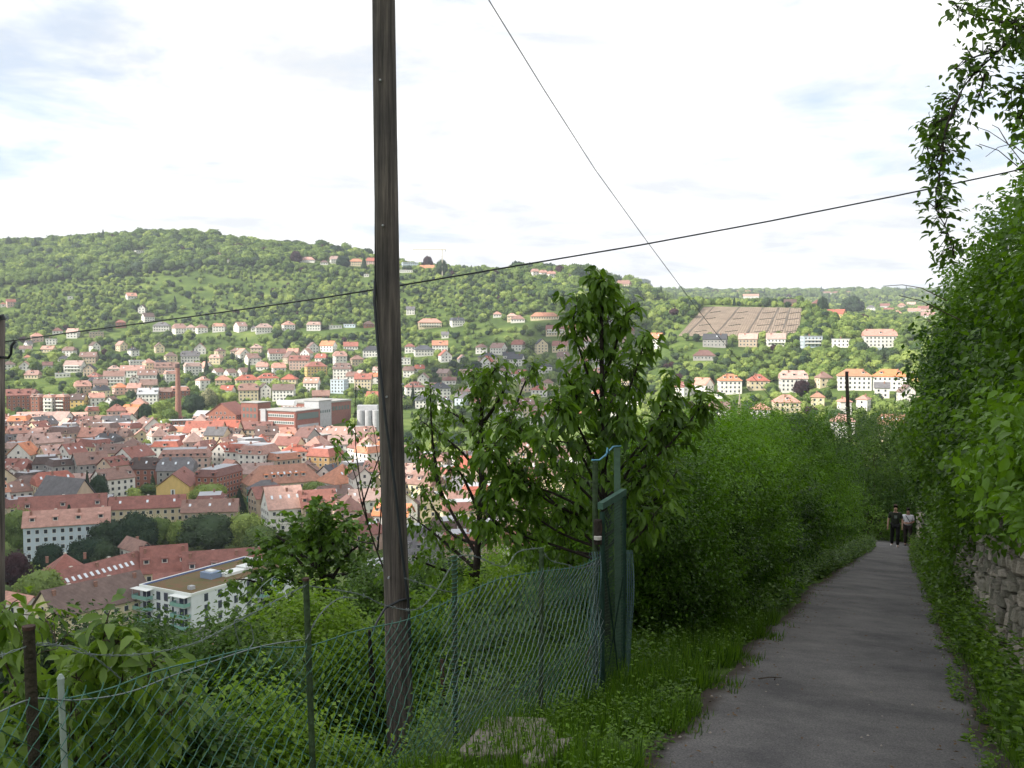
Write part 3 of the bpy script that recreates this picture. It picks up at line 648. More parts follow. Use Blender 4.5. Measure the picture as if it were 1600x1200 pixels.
row('in row behind the chimney', [(205,590,38,2,'gable',W,'salmon',-8,{'sky':2}),(176,604,33,3,'gable',W,'brown',-8,{'balc':2}),(207,605,14,2,'gablef',W,'brown',0),(228,602,28,3,'gable',W,'brown',-5,{'sky':3}),(266,600,24,3,'mansard',W,'salmon',10,{'dorm':2}),(339,592,19,2,'gable',W,'brown',30),(358,593,19,2,'gable',W,'brown',30),(379,592,21,2,'gable',W,'brown',30),(315,611,22,3,'hip',W,'salmon',25,{'dorm':1}),(347,605,24,2,'hip',CR,'orange',0),(384,605,35,2,'hip',CR,'red',5,{'dorm':1})], GH, gap=10)
row('in row over town edge', [(126,615,25,2,'halfhip',BE,'salmon',10,{'dorm':1}),(155,616,22,3,'gable',PK,'brown',-10),(185,617,24,2,'hip',PK,'orange',15),(208,618,24,2,'gable',PK,'salmon',-15),(230,613,28,2,'gable',BE,'brown',-10),(229,634,33,3,'gable',W,'pale grey',-10,{'dorm':2}),(256,630,20,3,'gable',BR,'brown',-5),(278,628,30,3,'mansard',BR,'salmon',10,{'dorm':2}),(354,622,24,2,'gable',W,'red',-20,{'sky':1}),(386,627,30,3,'halfhip',CR,'brown',0,{'dorm':2}),(412,624,20,3,'gablef',W,'dark brown',15),(442,627,36,3,'gable',W,'brown',-10,{'chim':2})], GH, gap=8)
row('in tall town edge terrace', [(25,642,34,4,'gable',BR,'dusty red',0,{'dorm':3}),(56,644,20,4,'mansard',BR,'salmon',-30,{'dorm':1}),(76,645,20,4,'mansard',W,'salmon',-30,{'balc':3}),(96,644,20,4,'mansard',BR,'salmon',-30,{'balc':3}),(120,637,28,2,'gable',YE,'dark brown',-20,{'sky':2}),(148,634,24,2,'gable',W,'salmon',10),(172,640,22,2,'gablef',W,'brown',-30)], GH, name='apartment_block', cat='house', gap=6)
row('in upper row behind factory', [(431,563,29,2,'gable',W,'red',10,{'dorm':1}),(457,561,20,2,'gable',PK,'salmon',-15),(478,562,23,2,'gablef',W,'salmon',-25),(400,570,14,2,'hip',W,'brown',0),(512,550,27,2,'gable',W,'orange',-25),(547,547,22,1,'gable',W,'red',0),(580,558,28,2,'hip',W,'slate',0),(501,570,20,2,'halfhip',W,'red',-15,{'sky':1}),(530,571,22,3,'halfhip',W,'salmon',15,{'dorm':1}),(557,572,22,2,'hip',BE,'brown',10)], GH, gap=12)
row('in lower row behind factory', [(467,578,33,3,'gable',PK,'dusty red',-10,{'dorm':3}),(409,583,20,2,'halfhip',W,'salmon',-10),(434,585,22,2,'halfhip',W,'salmon',10),(492,588,35,3,'hip',YE,'red',12,{'dorm':1}),(534,592,30,3,'halfhip',W,'brown',-10,{'dorm':3}),(417,602,33,2,'hip',W,'red',8,{'dorm':3}),(451,604,27,2,'hip',CR,'red',-12,{'dorm':2}),(486,615,27,3,'gable',W,'salmon',-15,{'sky':3}),(529,615,28,4,'flat',PB,'pale grey',-20),(567,609,29,3,'gable',CR,'red',-10,{'dorm':1}),(585,600,16,2,'gable',W,'orange',0),(500,625,26,1,'gable',BR,'brown',0)], GH, gap=9)
row('on ridge over terraced gardens', [(480,410,24,1,'hip',W,'salmon',-10,{'sky':2}),(506,414,12,1,'hip',W,'brown',0),(522,412,15,2,'halfhip',W,'pink',10),(556,416,22,2,'hip',CR,'orange',0),(540,417,10,1,'gable',W,'brown',0),(580,415,16,2,'halfhip',PK,'red',0),(572,433,8,1,'flat',W,'pale grey',0)], GH, gap=25)
row('on ridge right of pole', [(640,420,26,3,'flat',PB,'pale grey',10),(634,426,20,1,'flat',W,'pale grey',0),(667,423,22,1,'gable',PK,'orange',-5),(737,416,14,1,'hip',PK,'brown',0),(811,420,20,2,'halfhip',CR,'red',15),(836,435,13,3,'halfhip',W,'salmon',20),(849,437,13,3,'halfhip',W,'salmon',20),(862,439,14,3,'halfhip',W,'salmon',20),(892,441,13,2,'gable',W,'grey',0),(975,455,24,3,'halfhip',CR,'brown',-15),(997,467,18,1,'flat',W,'pale grey',0)], GH, gap=22)
row('in shaded row right of pole', [(641,492,13,2,'gable',W,'grey',0),(671,513,36,2,'hip',CR,'salmon',5,{'balc':1}),(714,510,24,2,'mansard',W,'slate',15,{'dorm':1}),(777,496,13,1,'hip',W,'salmon',0),(800,503,15,2,'hip',CR,'pink',0),(695,529,11,1,'gable',W,'grey',0)], GH, gap=20)
row('in double row by plum tree', [(640,552,16,2,'hip',W,'dusty red',0),(661,557,31,2,'hip',W,'slate',8),(687,550,24,2,'gable',W,'orange',0,{'dorm':1}),(695,566,28,2,'gablef',W,'red',15),(633,570,16,2,'flat',W,'pale grey',0),(752,553,18,2,'hip',W,'brown',0),(779,554,27,2,'gable',W,'salmon',-30),(762,569,32,2,'hip',CR,'slate',10),(795,566,18,2,'gable',W,'slate',0)], GH, gap=14)
row('in lowest row by plum tree', [(661,602,18,2,'gablef',W,'salmon',-10),(701,611,22,3,'hip',W,'dusty red',20),(740,612,22,3,'pyramid',W,'slate',10,{'dorm':1}),(780,608,18,2,'hip',W,'red',0),(647,622,32,3,'hip',W,'red',8,{'dorm':3}),(687,624,34,3,'hip',W,'slate',10,{'dorm':1}),(722,634,24,2,'gable',PB,'grey',-30),(660,638,24,2,'gable',W,'slate',0),(695,640,24,2,'hip',W,'slate',10,{'sky':1}),(583,637,24,3,'gable',W,'red',-15,{'dorm':1}),(745,641,22,2,'hip',W,'dusty red',0),(620,632,20,2,'hip',W,'brown',0)], GH, gap=9)
row('behind lower cherry leaves', [(820,613,22,3,'hip',CR,'dusty red',10),(856,610,17,2,'hip',CR,'brown',0),(887,614,26,2,'hip',CR,'slate',-10),(852,584,22,2,'hip',W,'slate',0,{'balc':1}),(822,651,40,3,'hip',CR,'brown',10,{'sky':2}),(846,652,22,2,'halfhip',W,'brown',0,{'dorm':1}),(884,650,24,2,'gable',W,'brown',0),(806,656,24,2,'gable',W,'red',15),(840,664,24,2,'halfhip',W,'red',-10),(790,650,20,3,'hip',W,'dusty red',0),(930,615,22,2,'hip',W,'brown',0),(950,655,26,2,'hip',W,'salmon',0),(905,660,24,2,'gable',W,'orange',0)], GH, gap=9)
row('in row by cherry top', [(851,500,44,1,'hip',CR,'orange',3),(809,504,22,1,'hip',W,'brown',0),(869,525,30,2,'gable',CR,'dusty red',-5,{'balc':2}),(899,523,24,2,'halfhip',CR,'orange',-15,{'dorm':1}),(846,553,30,3,'gablef',CR,'slate',15),(876,551,26,2,'gable',CR,'red',-10,{'dorm':1}),(810,549,22,2,'halfhip',W,'red',-20),(806,572,28,2,'gable',W,'slate',-15),(912,544,24,2,'gable',W,'pink',0,{'dorm':1}),(957,517,22,2,'gable',W,'grey',-20),(980,532,24,3,'mansard',PK,'dusty red',-15),(1022,546,34,3,'gable',W,'orange',-20,{'sky':3}),(970,559,24,3,'flat',BE,'pale grey',20)], GH, gap=13)
row('below brown vineyard', [(1119,543,38,2,'gable',GR,'slate',-8,{'sky':1}),(1171,542,28,2,'gable',BE,'pink',-5),(1102,563,34,1,'hip',GR,'dusty red',0),(1214,542,28,2,'gable',W,'pink',5,{'balc':1}),(1270,543,34,3,'flat',PB,'pale grey',15,{'balc':2}),(1316,543,26,2,'flat',W,'pale grey',5)], GH, name='villa', cat='house', gap=15)
row('in row above church spire', [(1069,620,26,2,'gable',W,'red',-40,{'sky':2}),(1100,616,34,2,'gable',W,'salmon',-30),(1142,616,38,3,'hip',W,'orange',8,{'dorm':3}),(1187,610,35,2,'hip',CR,'red',10,{'dorm':3}),(1242,613,44,3,'halfhip',W,'pink',8,{'dorm':3}),(1289,605,27,2,'pyramid',CR,'brown',25),(1338,610,50,3,'hip',W,'orange',5,{'dorm':2}),(1394,611,50,3,'hip',W,'orange',0,{'dorm':2}),(1434,597,13,2,'flat',YE,'pale grey',0),(1124,623,12,1,'flat',W,'pale grey',0)], GH, gap=20)
row('in row beside church spire', [(1231,645,44,2,'hip',CR,'salmon',10,{'dorm':1}),(1280,637,20,2,'hip',CR,'orange',0),(1322,653,22,3,'hip',W,'salmon',15),(1352,649,22,3,'hip',W,'salmon',-15),(1381,622,22,2,'gable',W,'grey',0),(1420,637,30,3,'gablef',W,'brown',20),(1446,640,20,3,'hip',CR,'salmon',-20),(1127,664,34,3,'halfhip',W,'brown',0,{'dorm':2}),(1100,662,20,2,'gable',W,'grey',0),(1190,664,30,3,'hip',W,'salmon',0),(1320,685,36,3,'hip',W,'salmon',0),(1400,690,44,3,'halfhip',CR,'orange',0,{'sky':4}),(1452,700,36,3,'hip',CR,'orange',0,{'sky':3})], GH, gap=8)
row('on hilltop right of vineyard', [(1277,487,16,3,'pyramid',YE,'dusty red',15),(1307,500,34,2,'gable',YE,'red',-20),(1236,478,18,1,'gable',BR,'dark brown',0)], GH, gap=45)
row('above the long pale garden wall', [(1377,543,52,3,'halfhip',W,'salmon',12,{'dorm':1,'name':'mansion','cat':'mansion','chim':3})], GH, gap=18)
row('on distant plateau skyline', [(1157,461,36,3,'hip',W,'orange',0),(1174,468,24,3,'gable',W,'salmon',0),(1240,461,14,2,'gable',W,'pink',0),(1258,461,14,2,'gable',W,'brown',0),(1292,461,16,2,'hip',W,'brown',0),(1306,461,11,2,'hip',W,'red',0),(1326,461,22,2,'hip',W,'salmon',0),(1362,462,20,2,'gable',W,'pink',0),(1384,458,20,2,'hip',PK,'orange',0),(1412,460,18,2,'hip',W,'orange',0),(1455,462,18,2,'gable',W,'grey',0)], 'houses on the distant plateau', gap=110)
row('in hollow below plateau', [(1384,483,14,2,'gable',W,'red',0),(1410,482,12,2,'hip',PK,'orange',0),(1390,491,14,2,'gable',W,'red',0),(1403,496,14,2,'hip',W,'salmon',0),(1430,492,18,2,'gable',W,'salmon',0),(1447,488,20,2,'gable',PK,'red',0),(1362,486,13,2,'hip',W,'grey',0),(1425,480,12,2,'gable',W,'pink',0),(1452,500,20,2,'gable',W,'salmon',0)], 'houses in the far hollow', gap=60)
GT = 'houses of the old town'
# larger town buildings placed one by one
def one(px, v, wp, st, kind, wall, roof, yaw, label, name='town_house', cat='house', **k):
    p = gp(px, v); w = wp*p.y/FPX; d = k.pop('dep', 11); pos = p+Vector((0, d*.4, 0)); pos.z = p.z
    slot = k.pop('slot', False); attic = k.pop('attic', False)
    e = house(pos, w, d, st, kind, wall, roof, facing(p)+R(yaw), name, label, cat, GT, face_gap=k.pop('gap', 5), **k)
    if slot:
        MB().box(-1.0, 1.0, -d/2-.08, -d/2+.02, 1.0, 8.2).obj('window_frame', M_frame, e); MB().box(-.35, .35, -d/2-.14, -d/2-.05, 1.3, 7.9).obj('window', M_glass, e)
    if attic:
        q = MB().box(-1.7, 1.7, -d/2-.12, -d/2+.02, st*2.9+1.6, st*2.9+3.0).obj('attic_window', M_glass, e)
        MB().box(-2.6, -1.75, -d/2-.16, -d/2+.02, st*2.9+1.6, st*2.9+3.0).obj('shutter', M_barkd, e); MB().box(1.75, 2.6, -d/2-.16, -d/2+.02, st*2.9+1.6, st*2.9+3.0).obj('shutter', M_barkd, e)
    return e
one(98, 872, 124, 4, 'gable', PB, 'salmon', -4, 'long pale four-storey apartment block with pink roof behind the tall spruce', 'apartment_block', dorm=4, chim=4, rhf=.42, dep=12)
one(92, 836, 126, 3, 'gable', W, 'dusty red', -4, 'long red roofed block just behind the pale four-storey block', 'apartment_block', dorm=3, chim=3, rhf=.5, dep=12)
one(88, 815, 46, 3, 'gablef', BE, 'grey', 38, 'big dark grey roofed hall house with blank beige gable', dorm=0, dep=24, rhf=.75, full=False)
one(268, 792, 50, 3, 'gablef', YE, 'dusty red', -12, 'yellow gabled house with one tall narrow window, dusty red roof', dep=26, rhf=.42, full=False, slot=True)
one(152, 803, 32, 2, 'flat', W, 'pale grey', -8, 'small white flat-roofed house in the dark trees')
one(226, 818, 112, 2, 'gable', CR, 'dusty red', -5, 'long red tiled roof rising behind the park trees, left one of two', chim=3, sky=3)
one(325, 824, 84, 2, 'gable', BE, 'brown', -8, 'long brown tiled roof behind the park trees, right one of two', chim=3, sky=3)
one(334, 785, 36, 4, 'mansard', BR, 'dusty red', -32, 'tall brown brick tenement with dormers and pale-framed windows', 'tenement', 'tenement', dorm=2, dep=24)
one(272, 765, 54, 3, 'halfhip', GR, 'grey', -12, 'broad grey roofed house left of the tall brick tenement', sky=3, dep=13)
one(437, 775, 118, 2, 'hip', CR, 'orange', 14, 'very long orange roofed school building with a band of dormers', 'school', 'school', dorm=6, chim=3, dep=15, rhf=.55, sky=5)
one(532, 775, 64, 2, 'pyramid', W, 'orange', 32, 'white house with broad bright orange pyramid roof', dorm=1, dep=17, rhf=.5, sky=2)
one(412, 788, 50, 2, 'hip', 'teal', 'grey', 18, 'teal painted hall under a grey green hipped roof', 'hall', 'hall')
one(437, 830, 56, 3, 'gable', W, 'pink', 14, 'white house with steep bright pink roof and skylights', sky=4, rhf=.72, dep=14)
one(492, 828, 56, 3, 'gable', BE, 'red', 12, 'red roofed terrace with brick party walls beside the pink roof', dorm=3, chim=3, rhf=.55, dep=12)
one(542, 834, 46, 3, 'halfhip', PK, 'dusty red', 10, 'dusty red terrace end with three dormers', dorm=3, dep=12)
one(570, 862, 42, 2, 'pyramid', PK, 'dusty red', 40, 'steep dusty red pyramid roofed house beside the wooden pole', sky=3, rhf=.75, dep=13)
one(520, 800, 60, 2, 'halfhip', CR, 'brown', 10, 'brown roofed house behind the red terrace', sky=3)
one(568, 805, 50, 2, 'gable', W, 'pink', 12, 'pink tiled house behind the dusty red terrace end', sky=2)
one(412, 812, 44, 3, 'gable', BE, 'red', 20, 'small red roofed house left of the steep pink roof')
one(400, 745, 44, 4, 'mansard', W, 'salmon', -32, 'white mansard tenement with bright salmon roof facing left', 'tenement', 'tenement', dorm=3, dep=18)
one(378, 742, 42, 4, 'mansard', W, 'red', -28, 'white mansard tenement left of the bright salmon one', 'tenement', 'tenement', dorm=3, dep=18)
one(440, 745, 46, 3, 'mansard', BE, 'orange', 30, 'orange and dark brown mansard house beside the salmon tenements', dorm=2)
one(285, 742, 76, 3, 'mansard', PK, 'salmon', -6, 'long salmon mansard terrace with rows of small dormers', dorm=7, dep=14)
one(318, 700, 60, 3, 'gable', CR, 'red', -22, 'row of red roofs stepped by white party walls below the factory', dorm=0, chim=4, dep=12, rhf=.6)
one(352, 698, 42, 3, 'gable', CR, 'red', -22, 'second part of the stepped red roofs below the factory', chim=3, dep=12, rhf=.6)
one(395, 693, 58, 3, 'gable', BE, 'dusty red', -14, 'long dusty red house row in front of the brewery', chim=4, dorm=3)
one(43, 668, 36, 2, 'gable', W, 'pink', -4, 'white sawtooth row with pale roof, first of the three', dorm=4, chim=0)
one(74, 668, 26, 2, 'gable', W, 'pink', -4, 'white sawtooth row with pale roof, second of the three', dorm=2, chim=0)
one(112, 669, 38, 2, 'gable', W, 'pink', -4, 'white sawtooth row with pale roof, third of the three', dorm=4, chim=0)
one(206, 663, 34, 3, 'halfhip', W, 'orange', -20, 'white house with orange half-hipped roof left of chimney foot', dorm=2)
one(147, 655, 30, 2, 'mansard', BE, 'dusty red', 8, 'beige mansard house at the edge of the chimney wood', dorm=2)
one(142, 723, 36, 3, 'mansard', CR, 'dusty red', 35, 'dark red mansard corner house in the shaded streets', dorm=3, dep=16)
one(183, 735, 66, 3, 'gable', CR, 'brown', -10, 'long brown roofed terrace with white window band', dorm=4, chim=3)
one(478, 716, 26, 4, 'gable', GR, 'dusty red', -40, 'tall narrow grey house under dark gable by brewery', dep=12)
one(495, 722, 30, 3, 'halfhip', PK, 'salmon', -30, 'pink half-hipped house beside the tall narrow grey one')
one(505, 740, 40, 3, 'mansard', 'ochre', 'red', -30, 'ochre sided mansard house with red roof and pale flat top', dep=16)
one(512, 765, 34, 2, 'gablef', W, 'slate', -28, 'white gabled house with dark slate roof above the orange school')
one(92, 936, 66, 2, 'hip', CR, 'dusty red', 5, 'red hipped terrace end left of the diagonal skylight roofs', chim=3, dep=13, rhf=.5)
one(205, 908, 27, 3, 'gablef', W, 'brown', 25, 'white steep gabled house with dark shuttered attic window', dep=14, rhf=.6, attic=True)
one(249, 926, 68, 2, 'gable', CR, 'dusty red', 2, 'long red terrace behind flat roofed block, left taller half', chim=3, dorm=3, dep=12, rhf=.62)
one(345, 930, 125, 2, 'gable', CR, 'dusty red', 2, 'long red terrace behind flat roofed block, right lower half', chim=4, dorm=4, dep=12, rhf=.58)
one(290, 938, 104, 1, 'gable', W, 'red', 1, 'low red annex roof with bright skylights before the long terrace', sky=7, chim=2, dep=9, rhf=.5)
def between(p1, v1, p2, v2, st, d, kind, wall, roof, label, **k):
    a = gp(p1, v1); b = gp(p2, v2); mid = (a+b)/2; w = (b-a).length; rz = math.atan2(b.y-a.y, b.x-a.x)
    mid.z = min(a.z, b.z); off = Vector((-math.sin(rz), math.cos(rz), 0))*d/2
    return house(mid+off, w, d, st, kind, wall, roof, rz, 'terrace_house', label, 'terrace', GT, face_gap=3, **k)
between(96, 962, 236, 925, 2, 12, 'gable', CR, 'dusty red', 'long diagonal red roofed terrace dotted with skylights', sky=12, chim=5, rhf=.5)
between(88, 1002, 238, 968, 2, 13, 'gable', CR, 'brown', 'nearest long diagonal brown-red terrace beside the flat roofed block', sky=0, chim=5, dorm=0, rhf=.5)
one(20, 985, 28, 2, 'gablef', W, 'salmon', 35, 'small white house with salmon roof at the left pole', dep=11)
one(310, 1018, 34, 1, 'gable', W, 'grey', 10, 'small white garage under grey sheet roof by bare shrubs', 'garage', 'garage', chim=0, dep=7, rhf=.25)
one(322, 1062, 40, 1, 'gable', BE, 'red', 30, 'low red roofed shed glimpsed through the fence', 'shed', 'shed', chim=1, dep=8, rhf=.4)
one(680, 915, 56, 1, 'gable', W, 'slate', 0, 'blue grey roofed hall glimpsed right of the wooden pole', 'hall', 'hall', chim=0, dep=14, rhf=.25)
one(595, 900, 70, 1, 'flat', GR, 'pale grey', 10, 'low grey flat roof behind the maple and wooden pole', 'garage', 'garage', chim=0)

# small houses scattered between the rows
hfill = []; used = set()
for q in range(4000):
    if len(hfill) >= 62: break
    px = rng.uniform(20, 1000); v = rng.uniform(548, 642)
    if 255 < px < 300 or 300 < px < 620 and v > 612 or px < 260 and v > 628: continue
    p = gp(px, v); w = rng.uniform(9, 14)
    if any(abs(p.x-b[0]) < b[2]+w*.5+1.5 and abs(p.y-b[1]) < b[2]+w*.5+5 for b in BOXES): continue
    hfill.append((px, v, w)); p2 = p+Vector((0, 4, 0)); p2.z = p.z; kd = str(rng.choice(['gable', 'hip', 'halfhip', 'hip', 'gablef'])); wl = str(rng.choice([W, W, CR, BE, W])); rf = str(rng.choice(['salmon', 'brown', 'red', 'dusty red', 'pink', 'slate']))
    dm, ht = min((math.hypot(px-a, (v-b)*1.5), t_) for a, b, t_ in HINFO); ha = [a for a, b, t_ in HINFO if t_ == ht][0]
    lab = f'small {wl} house, {rf} roof, {"left" if px < ha else "right"} of {ht}'
    if lab in used: continue
    used.add(lab)
    house(p2, w, rng.uniform(8, 10.5), int(rng.integers(1, 3)), kd, wl, rf, facing(p)+R(rng.uniform(-35, 35)), 'house', lab, 'house', GH, dorm=int(rng.integers(0, 2)), sky=int(rng.integers(0, 2)), face_gap=10)
print('fill', len(hfill))
# town streets between them: rows of houses, farther rows behind nearer ones
hand = [(b[0], b[1], b[2]) for b in BOXES]
walls_ = [W, CR, BE, W, W, CR, GR, PK, CR, W, BR, BE]; roofs_ = ['salmon', 'dusty red', 'brown', 'pink', 'salmon', 'red', 'pink', 'orange', 'brown', 'dark brown', 'dusty red', 'grey']
kinds_ = ['gable', 'mansard', 'halfhip', 'gable', 'hip', 'mansard', 'gable', 'gablef']
cand = []
for k, yr in enumerate(np.concatenate([np.arange(425, 800, 23), [400, 376, 350]])):
    x = -.56*yr + rng.uniform(0, 8); lane = []
    while x < .16*yr:
        w = rng.uniform(9.5, 17); y = yr+x*.10+rng.uniform(-4, 4); xc = x+w/2; x += w+(rng.uniform(.0, 1.5) if rng.random() < .75 else rng.uniform(6, 14))
        px, v = to_px((xc, y, H(xc, y)))
        if px > 620 and yr > 560: continue
        if yr < 420 and px < 600: continue
        if px > 520 and yr > 640: continue
        if 395 < px < 640 and 655 < yr < 900: continue
        if px < 200 and yr > 760: continue
        if 230 < px < 420 and yr > 690: continue
        if any(abs(xc-hx) < hw+w*.42 and abs(y-hy) < hw*.6+8 for hx, hy, hw in hand): continue
        lane.append((xc, y, w))
    cand.append(lane)
near_names = ['first', 'second', 'third', 'fourth', 'fifth', 'sixth', 'seventh', 'eighth', 'ninth', 'tenth', 'eleventh', 'twelfth', 'thirteenth', 'fourteenth', 'fifteenth', 'sixteenth']
for k, lane in enumerate(cand):
    for i, (xc, y, w) in enumerate(lane):
        d = rng.uniform(10, 13); kd = kinds_[rng.integers(len(kinds_))]; wl = walls_[rng.integers(len(walls_))]; rf = roofs_[rng.integers(len(roofs_))]
        if kd == 'gablef': w = min(w, 13)
        yaw = rng.choice([0, -38, -30, 30, 42, 15, -18, 90 if kd != 'gablef' else 0])*1.0+rng.uniform(-6, 6)
        o = ORD[i] if i < 20 else ['twentieth', 'thirtieth', 'fortieth'][i//10-2] if i % 10 == 0 else ['twenty', 'thirty', 'forty'][i//10-2]+'-'+ORD[i % 10-1]
        if i < 20: o = ORD[i]
        HINFO.append((*to_px((xc, y, H(xc, y))), f'{o} house in {ORD[k]} town street'))
        house(Vector((xc, y, H(xc, y))), w, d, int(rng.choice([2, 2, 3, 3, 4])), kd, wl, rf, facing((xc, y))+R(yaw), 'town_house',
              f'{wl} house, {WORDS[kd]} {rf} roof, {o} from left in {ORD[k]} town street', 'house', GT,
              dorm=int(rng.choice([0, 1, 2, 3])), sky=int(rng.choice([0, 0, 1, 2, 3])), chim=int(rng.choice([1, 2])), face_gap=3, sth=2.8)
print('town', sum(len(l) for l in cand), 'houses', len(BOXES))
# ------------------------------------------------------------ factory, chimney, church, flat block
def corner_box(name, px, v, wl, wr, h, a, mats, parent=None, z0=0, base=None, roof=None):
    """block with its near corner at a pixel of the valley floor; left face runs back-left, right face back-right"""
    p = gp(px, v) if base is None else base
    u = Vector((-math.cos(R(a)), math.sin(R(a)), 0)); r = Vector((math.sin(R(a)), math.cos(R(a)), 0))
    q = [p, p+r*wr, p+r*wr+u*wl, p+u*wl]; mb = MB(); lo = -6 if z0 == 0 else z0
    mb.add([x+Vector((0, 0, lo)) for x in q]+[x+Vector((0, 0, z0+h)) for x in q], [(0, 1, 5, 4), (1, 2, 6, 5), (2, 3, 7, 6), (3, 0, 4, 7), (4, 5, 6, 7)])
    o = mb.obj(name, mats, parent); 
    if parent is not None: o.matrix_basis = parent.matrix_basis.inverted()
    return p, u, r
def face_band(name, p, dirv, out, x0, x1, z0, z1, d, mat, parent, kind=None):
    mb = MB(); a = p+dirv*x0; b = p+dirv*x1; o = out*d; i = out*(-.02)
    mb.add([x+Vector((0, 0, z)) for z in (z0, z1) for x in (a+i, b+i, b+o, a+o)], [(0, 3, 2, 1), (4, 5, 6, 7), (0, 1, 5, 4), (1, 2, 6, 5), (2, 3, 7, 6), (3, 0, 4, 7)])
    ob = mb.obj(name, mat, parent, kind=kind); ob.matrix_basis = parent.matrix_basis.inverted(); return ob
M_brick = mat_plain('factory_brick', (.27, .115, .09), .9, noise=.22, nscale=.8)
M_band = mat_plain('window_band_frames', (.62, .63, .62), .5)
M_bandg = mat_plain('window_band_glass', (.12, .16, .16), .25, spec=.6)
M_conc = mat_plain('grey_concrete', (.42, .43, .45), .85, noise=.15, nscale=.6)
p0 = gp(462, 694)
bw = empty('factory', p0, 'large red brick brewery works with white window bands and grey tower block', 'factory')
def rel(p): return p
sc_ = p0.y/FPX
p, u, r = corner_box('wall', 462, 694, 29, 26, 21, 26, M_brick, bw)
for z in (4, 8, 12.5, 17): 
    face_band('window_band', p, u, -r, 1, 22, z, z+2.1, .25, M_band, bw)
    for k in range(12): face_band('window', p, u, -r, 1.3+k*1.75, 2.7+k*1.75, z+.35, z+1.8, .3, M_bandg, bw)
face_band('window_band', p, r, -u, 2, 24, 15.5, 19.5, .25, M_bandg, bw); face_band('window_band', p, r, -u, 2, 24, 10, 12, .25, M_conc, bw)
face_band('stair_tower', p, u, -r, 23.5, 27.5, 0, 22, 1.2, M_conc, bw)
def flat_roof(name, p, u, r, wl, wr, z, mat, par, t=.5, ov=.5):
    q = [p-u*ov-r*ov, p+r*(wr+ov)-u*ov, p+r*(wr+ov)+u*(wl+ov), p+u*(wl+ov)-r*ov]; mb = MB()
    mb.add([x+Vector((0, 0, z+.01)) for x in q]+[x+Vector((0, 0, z+t)) for x in q], [(3, 2, 1, 0), (0, 1, 5, 4), (1, 2, 6, 5), (2, 3, 7, 6), (3, 0, 4, 7), (4, 5, 6, 7)])
    o = mb.obj(name, mat, par); o.matrix_basis = par.matrix_basis.inverted(); return o
M_roofg = mat_plain('bitumen_roof', (.36, .36, .35), .9, noise=.2, nscale=.3)
flat_roof('roof', p, u, r, 29, 26, 21, M_roofg, bw)
for (dx, dy, wl, wr, z0, h, m, nm) in [(10, 22, 9, 7, 0, 27, M_conc, 'tower_block'), (0, 26, 24, 14, 0, 24, M_conc, 'tower_block'), (-2, 2, 60, 34, 0, 9, M_brick, 'low_wing')]:
    pass
pt = p+r*26
corner_box('tower_block', 0, 0, 12, 14, 26, 26, M_conc, bw, base=pt+u*1); flat_roof('roof', pt+u*1, u, r, 12, 14, 26, M_roofg, bw)
for k in range(5): face_band('window', pt+u*1, r, -u, 1.5+k*2.4, 2.9+k*2.4, 18, 19.8, .12, M_bandg, bw); face_band('window', pt+u*1, r, -u, 1.5+k*2.4, 2.9+k*2.4, 7, 9, .12, M_bandg, bw)
pb_ = gp(498, 668); corner_box('rear_wing', 0, 0, 34, 40, 17, 26, M_brick, bw, base=pb_); flat_roof('roof', pb_, u, r, 34, 40, 17, M_roofg, bw, t=1.2)
for k in range(9): face_band('window', pb_, u, -r, 2+k*3.5, 4.4+k*3.5, 11, 14.5, .15, M_band, bw)
for k in range(10): face_band('window', pb_, r, -u, 2+k*3.7, 4.4+k*3.7, 11, 14, .15, M_bandg, bw)
pl = gp(500, 706); corner_box('low_wing', 0, 0, 16, 62, 9.5, 26, M_brick, bw, base=pl-u*0); flat_roof('roof', pl, u, r, 16, 62, 9.5, M_roofg, bw)
face_band('window_band', pl, r, -u, 4, 58, 4.5, 6.4, .15, M_bandg, bw); face_band('window_band', pl, u, -r, 1, 15, 4.5, 6.4, .15, M_band, bw)
ph = gp(403, 672); corner_box('brick_hall', 0, 0, 15, 14, 19, 26, M_brick, bw, base=ph); flat_roof('roof', ph, u, r, 15, 14, 19, M_roofg, bw)
for zz in (3, 8.5, 13): 
    for k in range(4): face_band('window', ph, u, -r, 1.6+k*3.3, 3.6+k*3.3, zz, zz+2.6, .12, M_bandg, bw)
MB().tube([pt+u*30+r*-6+Vector((0, 0, 24.6)), pt+u*16+r*-6+Vector((0, 0, 24.6))], 2.0, 12).obj('tank', mat_plain('white_tank', (.8, .8, .78), .4), bw).matrix_basis = bw.matrix_basis.inverted()
for bx in (p0, pb_, pl, ph): BOXES.append((bx.x-6, bx.y+18, 24, 18))
hs = gp(352, 668); house(hs+Vector((0, 8, 0)), 24, 22, 3, 'gablef', BR, 'dusty red', facing(hs)+R(-28), 'factory_hall', 'brick gabled factory hall between white shed and brewery works', 'factory', None, chim=0, rhf=.36)
hs = gp(324, 664); house(hs+Vector((0, 8, 0)), 20, 14, 2, 'gable', W, 'pale grey', facing(hs)+R(-28), 'factory_hall', 'white shed with pale roof left of the brick gabled hall', 'factory', None, chim=0, rhf=.25)
hs = gp(340, 676); house(hs+Vector((0, 4, 0)), 30, 10, 1, 'hip', BR, 'brown', facing(hs)+R(-10), 'factory_hall', 'low brown-roofed brick shed before the gabled factory hall', 'factory', None, chim=0, rhf=.35)
hs = gp(280, 672); house(hs+Vector((0, 6, 0)), 18, 10, 2, 'flat', BR, 'pale grey', facing(hs), 'factory_hall', 'flat brick boiler house at the foot of the tall chimney', 'factory', None, chim=0)
